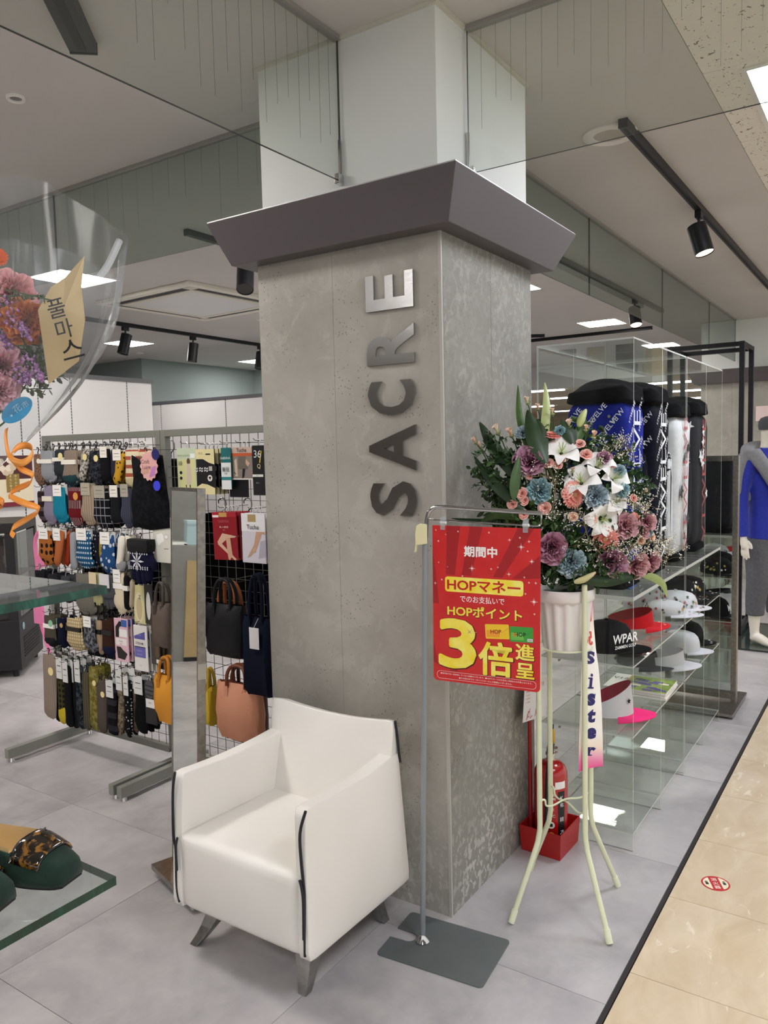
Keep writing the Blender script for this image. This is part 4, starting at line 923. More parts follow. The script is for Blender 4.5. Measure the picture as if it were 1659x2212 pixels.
def bud(pts, r, mtl, label, ex=0.0):
    P = [cpt(x, y, fdep(x, y, ex)) for x, y in pts]; t = thing('lily_bud', label, 'flower bud', tuple(P[0]), 'flowers of the arrangement')
    S_ = spl(P, 6); N = len(S_); MB().tube(S_, [r*max(.08, math.sin(PI*(.06+.9*i/(N-1)))**.75)*(1.15-.3*i/(N-1)) for i in range(N)], 9).build('bud', mtl, t, True)
    MB().tube([P[0], P[0].lerp(CORE, .25)], .0025, 5).build('stem', STEMM, t, True)
bud([(1250, 922), (1256, 905), (1266, 884)], .0125, M('#c3c98d', .5, n=(9, '#a9b66f')), 'pale green lily bud standing up before the blue golf bag')
bud([(1240, 1258), (1262, 1251), (1287, 1236)], .010, M('#b9c77c', .5, n=(9, '#d8bfa0')), 'green and pink half-open lily bud lying on the pot rim', -.06)

# ---------------------------------------------------------------- leaves and filling
def leafmesh(P, w, mtl, t, fold=.25, name='blade'):
    S_ = spl(P, 5); N = len(S_); b = MB(); rows = []
    for i, p in enumerate(S_):
        u = i/(N-1); d = (S_[min(i+1, N-1)]-S_[max(i-1, 0)]).normalized(); s_ = d.cross(_f).normalized(); ww = w*max(.03, math.sin(PI*(.04+.93*u)**.85)); nn = s_.cross(d)
        rows.append([b.bm.verts.new(p+s_*(ww*k)+nn*(fold*ww*abs(k))) for k in (-1, -.5, 0, .5, 1)])
    for a, c in zip(rows, rows[1:]):
        for k in range(4): b.face((a[k], a[k+1], c[k+1], c[k]))
    return b.build(name, mtl, t, True, ang=180)
for pts, w, m_, lb, ex in ([((1150, 1000), (1128, 925), (1121, 880), (1119, 832)), 8, LEAFM, 'tall narrow dark leaf at the upper left top', .02], [((1175, 990), (1178, 925), (1181, 870), (1177, 826)), 10, LEAFP, 'tall pale green leaf at the very top', .02],
        [((1180, 1000), (1162, 960), (1150, 920), (1140, 885)), 20, LEAFD, 'broad striped dark leaf under the tall leaves', -.02], [((1180, 985), (1176, 950), (1170, 925), (1160, 905)), 9, LEAFD, 'narrow dark leaf right of the broad striped leaf', -.01], [((1120, 1040), (1080, 985), (1055, 945), (1036, 912)), 15, LEAFD, 'broad dark leaf reaching to the upper left', .02],
        [((1135, 1105), (1095, 1070), (1055, 1030), (1024, 985)), 12, LEAFD, 'long dark leaf along the left edge', .0], [((1110, 1080), (1112, 1050), (1117, 1015), (1121, 985)), 11, LEAFM, 'curved mid-green leaf below the upper mauve lisianthus', -.03], [((1150, 1118), (1110, 1112), (1070, 1112), (1038, 1128)), 12, LEAFM, 'curling leaf behind the chrome arm, left end', .02],
        [((1130, 1125), (1090, 1128), (1040, 1126), (975, 1120)), 7, LEAFD, 'flat dark leaf just above the red poster', .04], [((1240, 960), (1232, 940), (1222, 925), (1213, 905)), 15, LEAFD, 'pointed dark leaf at the top between gerbera and bud', .0], [((1242, 965), (1250, 940), (1258, 925), (1266, 905)), 12, LEAFM, 'green leaf under the upright lily bud', .01],
        [((1250, 1250), (1300, 1255), (1350, 1248), (1400, 1238)), 14, LEAFD, 'wide dark leaf lying under the lower lisianthus', -.02], [((1385, 1243), (1410, 1247), (1432, 1262), (1441, 1290)), 9, LEAFP, 'drooping pale striped leaf at the lower right', -.02], [((1255, 1030), (1270, 1010), (1285, 990), (1290, 965)), 12, LEAFD, 'dark leaf behind the middle lilies', .03]):
    P = [cpt(x, y, fdep(x, y, ex)) for x, y in pts]; t = thing('cut_leaf', lb, 'leaf', tuple(P[0]), 'leaves of the arrangement'); leafmesh(P, w*2.45/F_PX, m_, t)
    MB().tube([P[0], P[0].lerp(CORE, .3)], .0022, 5).build('stalk', STEMM, t, True)
rnd = random.Random(11)
def sprig(b, p, d, L, n, lw, rnd):
    d = d.normalized(); b.m(0).tube([p, p+d*L*.5, p+d*L], .0012, 4)
    for i in range(n):
        q = p+d*L*(.15+.85*i/n); s_ = d.cross(V((rnd.uniform(-1, 1), rnd.uniform(-1, 1), rnd.uniform(-1, 1)))).normalized(); e = (d*.5+s_).normalized(); w = e.cross(V((rnd.uniform(-1, 1), rnd.uniform(-1, 1), .6))).normalized()*lw*.42; l = lw*rnd.uniform(1.2, 1.9); h = w.cross(e).normalized()*lw*.15
        A = [b.bm.verts.new(x) for x in (q, q+e*l*.4+w, q+e*l*.8+w*.7, q+e*l, q+e*l*.8-w*.7, q+e*l*.4-w, q+e*l*.45-h, q+e*l*.8-h*.6)]
        b.m(1 if rnd.random() < .65 else 2)
        for f in ((0, 1, 6), (1, 2, 7, 6), (2, 3, 7), (0, 6, 5), (5, 6, 7, 4), (4, 7, 3)): b.face([A[j] for j in f])
FILLD = M('#1c3319', .5, n=(9, '#2c4a22')); FILLM = M('#2f5023', .5, n=(9, '#46672f'))
t = thing('filler_foliage', 'dark green filling foliage between the blooms of the pot arrangement', 'foliage', tuple(CORE)); b = MB()
for i in range(420):
    a, r = rnd.uniform(0, 2*PI), math.sqrt(rnd.random()); x, y = FC[0]+165*r*math.cos(a)-8, 1090+165*r*math.sin(a)
    p = cpt(x, y, fdep(x, y, .022+rnd.random()*.09)); d = (p-CORE).normalized()+V((rnd.uniform(-.6, .6), rnd.uniform(-.6, .6), rnd.uniform(-.4, .7))); sprig(b, p-d*.03, d, .065, 8, .017, rnd)
for i in range(90):      # dense greenery low over the pot rim
    x, y = rnd.uniform(1150, 1320), rnd.uniform(1165, 1258); p = cpt(x, y, 2.50-rnd.random()*.11); d = _r*rnd.uniform(-1, 1)+_u*rnd.uniform(-.2, 1)-_f*rnd.uniform(-.2, .5); sprig(b, p-d*.02, d, .055, 8, .017, rnd)
for i in range(34):      # rose foliage at the left
    x, y = rnd.uniform(1035, 1130), rnd.uniform(945, 1060); p = cpt(x, y, fdep(x, y, .02)); d = _r*rnd.uniform(-1, .2)+_u*rnd.uniform(-.6, .9)+_f*rnd.uniform(-.3, .1); sprig(b, p-d*.02, d, .05, 6, .015, rnd)
b.build('sprigs', [STEMM, FILLD, FILLM], t, kind='stuff')
tw = M('#7d7355', .8); wt = M('#f3f1e6', .7); wt2 = M('#e5dfbc', .7)
def spray(label, pts, nn, sp_, ex, rnd):
    P0 = [cpt(x, y, fdep(x, y, ex)) for x, y in pts]; t = thing('white_filler_spray', label, 'flower spray', tuple(P0[0]), 'white sprays of the arrangement'); b = MB(); fl = MB(); S_ = spl(P0, 6)
    b.tube(S_, .0012, 4)
    for i in range(nn):
        k = rnd.random()**.8; q = S_[int(k*(len(S_)-1))]; e = q+_r*rnd.gauss(0, sp_)+_u*rnd.gauss(sp_*.15, sp_)+_f*rnd.uniform(-.025, .015); m_ = q.lerp(e, .5)+_u*.004; b.tube([q, m_, e], .0005, 3)
        for j in range(rnd.randint(3, 6)):
            c = e+V([rnd.gauss(0, .005) for _ in range(3)]); r = rnd.uniform(.0013, .0026); fl.m(0 if rnd.random() < .7 else 1)
            A = [fl.bm.verts.new(c+V(v)*r) for v in ((1, 0, 0), (-1, 0, 0), (0, 1, 0), (0, -1, 0), (0, 0, 1), (0, 0, -1))]
            for f in ((0, 2, 4), (2, 1, 4), (1, 3, 4), (3, 0, 4), (2, 0, 5), (1, 2, 5), (3, 1, 5), (0, 3, 5)): fl.face([A[z] for z in f])
    b.build('twigs', tw, t, kind='stuff'); fl.build('florets', [wt, wt2], t, kind='stuff')
spray('white statice spray reaching up right before the blue golf bag', [(1290, 1010), (1320, 975), (1345, 955), (1372, 990)], 60, .022, .0, rnd)
spray('white statice spray at the far right edge, lower part', [(1380, 1180), (1410, 1170), (1438, 1175), (1440, 1215)], 80, .022, -.01, rnd)
spray('white statice spray at the right edge, middle part', [(1330, 1080), (1360, 1085), (1390, 1100), (1405, 1090)], 50, .022, -.03, rnd)
spray('tiny white florets among the lower foliage', [(1240, 1090), (1260, 1120), (1270, 1160), (1300, 1200)], 40, .030, -.035, rnd)
spray('tiny white florets around the left carnation', [(1150, 1030), (1190, 1030), (1200, 1060), (1190, 1120)], 36, .026, -.03, rnd)
spray('tiny white florets below the dusty-pink lisianthus', [(1330, 1180), (1350, 1190), (1365, 1180), (1390, 1200)], 50, .016, -.04, rnd)
# ---------------------------------------------------------------- acrylic display cases
ACR = clear('#fdfefd', 1.24, haze='#dfe4e2', hk=.003, name='acrylic'); AEDGE = clear('#d9ddd8', 1.45, .15, haze='#e6e9e2', hk=.55, name='acrylic_edge')
ASH = clear('#f6f8f6', 1.38, haze='#d5d9d6', hk=.03, name='acrylic_shelf')
Y0, Y1 = -.374, -.012; ZS = (.065, .432, .695, .95)
def acrylic(x0, xm, x1, label):
    t = thing('acrylic_display_case', label, 'display case', ((x0+x1)/2, (Y0+Y1)/2, 0)); h = .005
    for x in (x0, xm, x1-h): MB().sheet(x, x+h, Y0, Y1, 0, .938, 'x').build('lower_side_panel', [ACR, AEDGE], t); MB().sheet(x, x+h, Y0, Y1, .952, 1.875, 'x').build('upper_side_panel', [ACR, AEDGE], t)
    MB().sheet(x0+h, x1-h, Y1-h, Y1, .95, 1.875, 'y').build('upper_back_panel', [ACR, AEDGE], t)
    MB().sheet(x0+h, x1-h, Y1-h, Y1, 0.0, .936, 'y').build('lower_back_panel', [ACR, AEDGE], t)
    MB().sheet(x0, x1, Y0, Y1, 1.875, 1.881, 'z').build('top_panel', [ACR, AEDGE], t)
    for a, c in ((x0+h, xm), (xm+h, x1-h)):
        for z in ZS[:3]: MB().sheet(a+.001, c-.001, Y0+.002, Y1-h-.001, z-.006, z, 'z').build('shelf', [ASH, AEDGE], t)
        b = MB()
    MB().sheet(x0, x1, Y0, Y1, .938, .952, 'z').build('main_shelf', [ASH, AEDGE], t)
    s0 = None
    for a, c in ((x0+h, xm), (xm+h, x1-h)):
        for z in ZS[1:3]:
            for y in (-.30, -.09):
                for x, d in ((a+.001, 1), (c-.001, -1)):
                    if s0 is None: s0 = MB().cyl((0, 0, 0), (.009, 0, 0), .0045, .0045, 10).build('shelf_pin', CHROME, t, True); s0.location = (x, y, z-.011); 
                    else: o = s0.copy(); COL.objects.link(o); o.parent = t; o.matrix_parent_inverse = s0.matrix_parent_inverse.copy(); o.location = (x if d > 0 else x-.009, y, z-.011)
    return t
acrylic(.708, 1.102, 1.506, 'clear acrylic display case nearest the pillar, holding the blue and black golf bags')
acrylic(1.522, 1.918, 2.318, 'clear acrylic display case farther right, holding the white and grey star golf bags')
# golf bags standing on the main shelf
ZB = .9535
def golfbag(cx, cy, body, face, txt, label, mode, H=.745):
    t = thing('golf_bag', label, 'golf bag', (cx, cy, ZB)); w, d = .128, .118; q = lambda k, z: [(cx-w*k, cy-d*k, z), (cx+w*k, cy-d*k, z), (cx+w*k, cy+d*k, z), (cx-w*k, cy+d*k, z)]
    fab = M(body, .8, n=(40, face, 2), spec=.1); blk = M('#070709', .9, bump=(160, .4), n=(60, '#101013', 2), spec=.08); 
    MB().soft(q(.90, ZB+.03)+q(1.0, ZB+H-.05), .22, (.0, .0, .0), 10).build('body', fab, t, True, ang=80)
    MB().soft(q(.93, ZB)+q(.93, ZB+.04), .3, (0, 0, 0), 6).build('base', blk, t, True, ang=80)
    hd = lambda p, u, v, w_: p+V((0, 0, (.035*(1-u*u)*(1-v*v)+.012*math.sin(3*u+v))*max(0, w_)))
    MB().soft(q(1.05, ZB+H-.05)+q(.98, ZB+H+.012), .35, (.0, .0, .03), 12, hd).build('hood', blk, t, True, ang=80)
    # pocket on the face towards the camera
    MB().soft([(cx-w-.045, cy-.085, ZB+.06), (cx-w+.03, cy-.095, ZB+.06), (cx-w+.03, cy+.095, ZB+.06), (cx-w-.045, cy+.085, ZB+.06), (cx-w-.03, cy-.08, ZB+.50), (cx-w+.03, cy-.095, ZB+.54), (cx-w+.03, cy+.095, ZB+.54), (cx-w-.03, cy+.08, ZB+.50)], .28, (.0, 0, 0), 8).build('pocket', fab, t, True, ang=80)
    MB().tube([(cx-w-.018, cy-.085, ZB+.10), (cx-w-.008, cy-.088, ZB+.4), (cx-w-.003, cy-.08, ZB+.50), (cx-w-.004, cy, ZB+.535), (cx-w-.003, cy+.08, ZB+.50)], .003, 6).build('zip', M('#101013', .5), t, True)
    b = MB()
    for y, z in ((-.055, .655), (.05, .62), (-.02, .42)): b.cyl((cx-w-.001, cy+y, ZB+z), (cx-w-.006, cy+y, ZB+z), .007, .006, 10)
    b.build('snap_button', CHROME, t, kind='stuff')
    fy = FR((cx, cy-d-.003, ZB), (0, 0, 1), (-1, 0, 0))     # on the front (-y) face: reading upwards, tops to the left
    fx = FR((cx-w-.004, cy, ZB+.3), (0, -1, 0), (0, 0, 1)); fxp = FR((cx-w-.0475, cy, ZB+.3), (0, -1, 0), (0, 0, 1))
    rr = random.Random(int(cx*100)); ink = M(txt, .55); big = MB(); sm = MB()
    if mode == 'words':
        big.text('VTWELVE', fy, h=.085, w=.62, bold=.0, pos=(.37, 0), z=.0005); big.build('big_lettering', ink, t)
        for i in range(9):
            for j in range(-2, 3):
                y, z = .085*j+.042*(i % 2), (.05+.078*i if i < 6 else .555+.05*(i-6))
                w_ = 'VTWELVE' if abs(y) < .05 else ('WELVE' if y < 0 else 'VTW')
                if abs(y) > .09: continue
                f_ = FR((cx-w-(.049 if z < .52 else .002)-(.0 if z < .52 else 0)+(.030*max(0, z-.06)/.46*.5 if z < .52 else 0)-.001, cy-y, ZB+z), (0, -.62, .78), (0, -.78, -.62)); f_ = FR((f_[0][3], f_[1][3], f_[2][3]), (0, -.66, .75), (0, .75, .66))
                sm.text(w_, f_, h=.02, bold=.008)
        for i in range(9):
            for x in (-.07, .045):
                f_ = FR((cx+x, cy-d-.0036, ZB+.07+.075*i+(.03 if x > 0 else 0)), (.66, 0, .75), (-.75, 0, .66)); sm.text('VTWELVE' if x < 0 else 'VTWE', f_, h=.018, bold=.008)
        sm.build('small_lettering', ink, t, kind='stuff')
    else:
        big.text('FORZA' if mode == 'stars' else 'VTWELVE', fy, h=.06, w=.60, bold=.0, pos=(.36, -.02), z=.0005)
        big.bm.free(); big = MB(); big.text('VTWELVE', fy, h=.07, w=.62, bold=.0, pos=(.36, 0), z=.0005); big.build('big_lettering', M('#a3262c', .55), t)
        for i in range(9):
            for x, y in ((rr.uniform(-.08, .08), rr.uniform(.06, .66)),): sm.plate(star((y, x), rr.uniform(.028, .045), .42, 5, rr.random()*6), fy, .0002*(1+i*.1))
        for i in range(10): sm.plate(star((rr.uniform(-.08, .08), rr.uniform(-.2, .2)), rr.uniform(.018, .034), .42, 5, rr.random()*6), fxp, .002+.0001*i)
        for i in range(4): sm.plate(star((rr.uniform(-.09, .09), rr.uniform(.29, .36)), rr.uniform(.018, .03), .42, 5, rr.random()*6), fx, .001+.0001*i)
        sm.build('star_print', ink, t, kind='stuff')
    return t
golfbag(.925, -.205, '#16227e', '#1b2a8f', '#dfe3ee', 'royal blue golf bag with white lettering, first in the acrylic case', 'words', .755)
golfbag(1.318, -.205, '#0a0b10', '#10121c', '#e2e4ea', 'black golf bag with white lettering, second in the acrylic case', 'words', .765)
golfbag(1.722, -.205, '#cfcfd3', '#dadade', '#1a1a1e', 'white golf bag with red lettering and black stars, third in the acrylic case', 'stars', .72)
golfbag(2.118, -.205, '#222327', '#2a2b30', '#e8e8ea', 'dark grey golf bag with white stars and red lettering, last in the acrylic case', 'stars', .74)

# ---------------------------------------------------------------- caps and visors on the lower shelves
def brim(b, a, bb, L, half, droop=.02, z=.0, thick=.003, n=15, m=4, flat=.6):
    def P(u, v, s):
        ph = (u*2-1)*half; k = max(0, math.cos(ph/half*PI/2))**flat; e = v*L*k; r = 1.0
        x = a*math.cos(ph)+e; y = bb*math.sin(ph)*(1+.12*v); return (x, y, z-droop*v*v*.7-droop*1.4*(abs(u*2-1)**2)*v+s)
    T_ = [[b.bm.verts.new(P(i/(n-1), j/(m-1), thick)) for j in range(m)] for i in range(n)]; B_ = [[b.bm.verts.new(P(i/(n-1), j/(m-1), 0)) for j in range(m)] for i in range(n)]
    for i in range(n-1):
        for j in range(m-1): b.face((T_[i][j], T_[i+1][j], T_[i+1][j+1], T_[i][j+1])); b.face((B_[i][j], B_[i][j+1], B_[i+1][j+1], B_[i+1][j]))
        b.face((T_[i][m-1], T_[i+1][m-1], B_[i+1][m-1], B_[i][m-1])); b.face((T_[i][0], B_[i][0], B_[i+1][0], T_[i+1][0]))
    return b
def stars_on_brim(t, pts, r, mt, z=.005):
    b = MB()
    for x, y in pts: b.plate(star((x, y), r), None, z)
    return b.build('star_print', mt, t, kind='stuff')
def visor(loc, rz, band, brimc, inner, label, h=.07, L=.075, mark=None, stars=None, tilt=0.0):
    t = thing('sun_visor', label, 'visor', loc, world=False); t.rotation_euler = (0, tilt, rz); a, bb = .098, .084
    b = MB(); th = .003
    def P(i, v, o):
        ph = 2*PI*i; hh = .034+(h-.034)*((math.cos(ph)+1)/2)**1.2; k = 1-.10*v*(math.cos(ph)+1)/2-o; return ((a*k)*math.cos(ph), (bb*k)*math.sin(ph), .014+hh*v)
    b.m(0).grid(lambda u, v: P(u, v, 0), 36, 4, cu=True); b.m(1).grid(lambda u, v: P(u, v, .03), 36, 4, cu=True)
    b.build('band', [band, inner], t, True, ang=70, recalc=False)
    brim(MB(), a, bb, L, 1.25, .010, .016).build('brim', brimc, t, True)
    MB().tube([(-a*.99, -.03, .03), (-a*1.02, 0, .031), (-a*.99, .03, .03)], .007, 6).build('strap', M('#5b5b60', .6), t, True)
    if mark:
        b = MB(); ph = mark[1]; n = V((math.cos(ph), math.sin(ph), .15)); f = FR((a*1.0*math.cos(ph), bb*math.sin(ph), .014+h*.5), (-math.sin(ph), math.cos(ph)*.9, 0), (-.1*math.cos(ph), 0, 1))
        if mark[0] == '*': b.plate(star((0, 0), .013), f, .003)
        else: b.text(mark[0], f, h=mark[3] if len(mark) > 3 else .02, bold=.012, z=.003)
        b.build('front_mark', mark[2], t)
    if stars: stars_on_brim(t, [(a+L*.55, -.028), (a+L*.62, 0), (a+L*.55, .028)], .009, stars, .016)
    return t
def cap(loc, rz, crown, brimc, label, mark=None, mark2=None, h=.105, L=.07, stars=None, spots=None, flat=.6, droop=.0045):
    t = thing('cap', label, 'cap', loc, world=False); t.rotation_euler = (0, 0, rz); a, bb = .095, .08
    prof = [(1.0, 0), (1.015, .25), (1.0, .5), (.93, .7), (.78, .86), (.5, .96), (.2, 1.0), (.01, 1.0)]
    b = MB(); n = 36; prev = None
    for k, zf in prof:
        r = [b.bm.verts.new((a*k*math.cos(2*PI*i/n)*(1 if zf > .6 else 1)+.004*(1-zf), bb*k*math.sin(2*PI*i/n), .01+h*zf*(1-.06*(1-math.cos(2*PI*i/n))*(k > .5)))) for i in range(n)]
        if prev: b.bridge(prev, r)
        prev = r
    b.face(prev); cr = b.build('crown', crown, t, True, ang=70)
    MB().lathe([(.008, .01+h), (.009, .013+h), (.004, .0165+h), (.001, .017+h)], 10, caps=False).build('top_button', crown, t, True)
    brim(MB(), a, bb, L, 1.2, droop, .012, flat=flat).build('brim', brimc, t, True)
    for mk in (mark, mark2):
        if mk: b = MB(); ph = mk[1]; f = FR((a*1.02*math.cos(ph), bb*1.02*math.sin(ph), mk[4]), (-math.sin(ph), math.cos(ph), 0), (-.12*math.cos(ph), -.12*math.sin(ph), 1)); b.text(mk[0], f, h=mk[3], bold=.02, z=.004, shear=.2); b.build('front_mark', mk[2], t)
    if stars: stars_on_brim(t, [(a+L*.55, -.03), (a+L*.62, 0), (a+L*.55, .03)], .009, stars, .014)
    if spots:
        b = MB(); rr = random.Random(len(label))
        for i in range(34):
            ph, z = rr.uniform(-PI, PI), rr.uniform(.015, h*.8); k = 1.03 if z < .5*h else 1.03-.4*((z/h-.5)/.4)**2*.6; f = FR((a*k*math.cos(ph), bb*k*math.sin(ph), .01+z), (-math.sin(ph), math.cos(ph), 0), (-.3*math.cos(ph), -.3*math.sin(ph), 1)); b.m(rr.randrange(len(spots))).plate(star((0, 0), rr.uniform(.006, .012), .45, 5, rr.random()*6), f, .002)
        for i in range(8): b.m(rr.randrange(len(spots))).plate(star((a+rr.uniform(.01, L*.8), rr.uniform(-.05, .05)), rr.uniform(.005, .009), .45, 5, rr.random()*6), None, .0172)
        b.build('star_print', list(spots), t, kind='stuff')
    return t
WHF = M('#cdcdd2', .7, spec=.2); BKF = M('#0d0d0f', .8, spec=.12); RDF = M('#c4101d', .65, spec=.2); PKF = M('#ea2a76', .65, spec=.2); GRF = M('#8b8d92', .6); WST = M('#f3f3f3', .5)
visor((.885, -.225, ZS[1]+.009), D(-68), WHF, PKF, M('#9a1f3a', .6), 'white sun visor with a pink peak and black star on the lowest shelf', h=.125, L=.085, mark=('*', -.75, BKF))
visor((1.285, -.20, ZS[2]+.009), D(-52), RDF, RDF, M('#8f0f18', .6), 'red sun visor with three white stars on its peak', stars=WST, h=.072)
visor((1.70, -.235, ZS[1]+.009), D(-72), WHF, WHF, M('#c7c7cc', .6), 'plain white sun visor with a black mark, beside the magazines', mark=('M', .15, BKF, .03), h=.07)
cap((.868, -.225, ZS[2]+.004), D(-62), BKF, BKF, 'black flat-peaked cap with white block lettering', ('WPAR', -.95, WST, .034, .070), ('ZAMMEN GOLF', -.95, WST, .012, .038), h=.115, L=.075, flat=.35, droop=.001)
cap((2.02, -.235, ZS[1]+.004), D(-75), WHF, WHF, 'white cap in front of the black star-peaked cap', ('M', .1, BKF, .035, .06), h=.1)
cap((2.205, -.215, ZS[1]+.004), D(-70), BKF, BKF, 'black cap with white stars along its peak, behind the white cap', ('M', -.1, WST, .04, .065), stars=WST, h=.115)
MULT = (M('#2c2a36', .6), M('#b98a3c', .6), M('#a43b3b', .6), M('#4b6a4c', .6))
cap((1.65, -.25, ZS[2]+.004), D(-80), WHF, WHF, 'white star-printed cap in front, beside the red visor', spots=MULT, h=.06, L=.08)
cap((1.725, -.125, ZS[2]+.004), D(-95), WHF, WHF, 'white star-printed cap standing tallest behind the other white one', spots=MULT, h=.12, L=.06)
cap((1.81, -.265, ZS[2]+.004), D(-70), WHF, WHF, 'white star-printed cap at the right of the printed row', spots=MULT, h=.08, L=.07)
cap((2.03, -.21, ZS[2]+.004), D(-75), BKF, BKF, 'black star-printed cap, left one on the upper right shelf', spots=(WST, M('#b9a24a', .6)), h=.11, L=.075)
cap((2.195, -.225, ZS[2]+.004), D(-70), BKF, BKF, 'black star-printed cap, right one on the upper right shelf', spots=(WST, M('#b9a24a', .6)), h=.095, L=.075)
visor((1.64, -.128, ZS[1]+.009), D(-90), M('#33333a', .6), M('#33333a', .6), BKF, 'dark visor behind the plain white visor', h=.06)
# magazines
def magazine(z, top, dx, rot):
    t = thing('magazine', 'golf magazine with a green and purple cover, on top of the stack' if top else 'magazine in the stack under the golf magazine, %s' % ('middle one' if z > ZS[1]+.011 else 'lowest one'), 'magazine', (1.29+dx, -.235, z), 'stack of magazines')
    f = Matrix.Translation((1.29+dx, -.235, z)) @ Matrix.Rotation(rot, 4, 'Z')
    MB().box(-.105, .105, -.135, .125, .0, .0085, f).build('pages', M('#e8e6e0', .7), t)
    if top:
        MB().box(-.107, .107, -.137, .127, .0085, .0095, f).build('cover', M('#f0eee8', .35), t)
        b = MB(); zz = .0099
        b.m(0).plate([(-.105, -.135), (.105, -.135), (.105, .05), (-.105, .05)], f, zz); b.m(1).plate([(-.105, .05), (.105, .05), (.105, .058), (-.105, .058)], f, zz+.0002)
        rr = random.Random(5)
        for i in range(16): x, y = rr.uniform(-.09, .06), rr.uniform(-.11, .02); b.m(rr.choice((2, 2, 3, 4))).plate([(x-.012, y-.02), (x+.010, y-.018), (x+.014, y+.022), (x-.006, y+.024)], f, zz+.0004+.00002*i)
        b.m(3).text('V12', f @ Matrix.Rotation(-PI/2, 4, 'Z'), h=.03, bold=.01, pos=(-.09, .04), z=zz+.0005)
        b.build('cover_print', [M('#8fa33f', .4, n=(30, '#4f6a2c')), M('#d39a2c', .4), M('#4a3a86', .4), M('#23232b', .4), M('#d8cdbb', .4)], t, kind='stuff')
for i, (dx, r_) in enumerate(((.0, .03), (.004, -.02), (-.002, .02))): magazine(ZS[1]+.0015+.0105*i, i == 2, dx, r_)
cd_ = thing('price_card', 'small blue price card lying on the case shelf behind the flowers', 'card', (.90, -.30, .954), world=False)
MB().box(-.05, .05, -.02, .02, 0, .004).build('card', M('#2b4a86', .5), cd_)
# ---------------------------------------------------------------- right background: floor mirror, black rail, mannequin
t = thing('standing_mirror', 'tall steel-framed floor mirror on a steel base, beyond the acrylic cases', 'mirror', (2.6, -.22, 0)); ST2 = M('#a59f97', .3, 1.0, n=(60, '#8f8a83', 2))
MB().box(2.37, 2.83, -.435, -.005, .012, .03).build('base_plate', ST2, t, bev=.003)
MB().box(2.40, 2.80, -.41, -.03, 0, .012).build('base_foot', BLACK, t)
b = MB()
for a in ((-.415, -.385, .03, 1.43), (-.055, -.025, .03, 1.43)): MB().box(2.585, 2.63, *a).build('frame_post', ST2, t, bev=.002)
MB().box(2.585, 2.63, -.385, -.055, 1.40, 1.43).build('frame_rail', ST2, t, bev=.002); MB().box(2.585, 2.63, -.385, -.055, .05, .08).build('frame_rail', ST2, t, bev=.002)
MB().box(2.592, 2.60, -.385, -.055, .08, 1.40).build('mirror_glass', MIRROR, t)
t = thing('garment_rail', 'black square-tube garment rail frame behind the mannequin', 'clothes rail', (4.6, .13, 0))
for x in (4.43, 4.86):
    for y in (-.13, .40): MB().box(x-.018, x+.018, y-.018, y+.018, 0, 2.27).build('upright', BLACKM, t, bev=.002)
    MB().box(x-.017, x+.017, -.112, .382, 2.235, 2.268).build('top_bar', BLACKM, t); MB().box(x-.017, x+.017, -.112, .382, .04, .07).build('bottom_bar', BLACKM, t)
for y in (-.13, .40): MB().box(4.448, 4.842, y-.017, y+.017, 2.235, 2.268).build('cross_bar', BLACKM, t); MB().box(4.448, 4.842, y-.017, y+.017, .04, .07).build('cross_bar', BLACKM, t)
def hanging(name, label, o, yw, L, mt, xd=(0, -1, 0), thick=.02, cat='garment', sl=.0, grp=None, hd=None):
    """a garment on a hanger: o = top of the hook"""
    o = V(o); t = thing(name, label, cat, tuple(o), grp); w = yw/2; f = FR(o, xd, (0, 0, 1)); b = MB()
    P = [(-.03, -.07), (.03, -.07), (w*.7, -.1), (w, -.14), (w*1.25, -.14-L*.5), (w*1.05, -.14-L*.52), (w*.86, -.24), (w*.9, -L), (-w*.9, -L), (-w*.86, -.24), (-w*1.05, -.14-L*.52), (-w*1.25, -.14-L*.5), (-w, -.14), (-w*.7, -.1)]
    b.prism(P, thick*2, f, -thick); b.build('cloth', mt, t, True, bev=thick*.6, ang=60)
    MB().tube([f @ V((w*.85*k, -.075-.05*abs(k), 0)) for k in (-1, -.5, 0, .5, 1)], .006, 6).build('hanger', BLACK, t, True)
    f = FR(o, hd, (0, 0, 1)) if hd else f
    MB().tube(spl([f @ V((0, -.075, 0)), f @ V((0, -.042, 0)), f @ V((.023, -.022, 0)), f @ V((.022, .008, 0)), f @ V((0, .02, 0)), f @ V((-.022, .008, 0)), f @ V((-.022, -.006, 0))], 4), .003, 6).build('hook', CHROME, t, True)
    return t
hanging('black_garment', 'long black garment hanging on the black rail, left of the mannequin', (4.385, -.085, 1.13), .13, .66, M('#0c0c0e', .8))
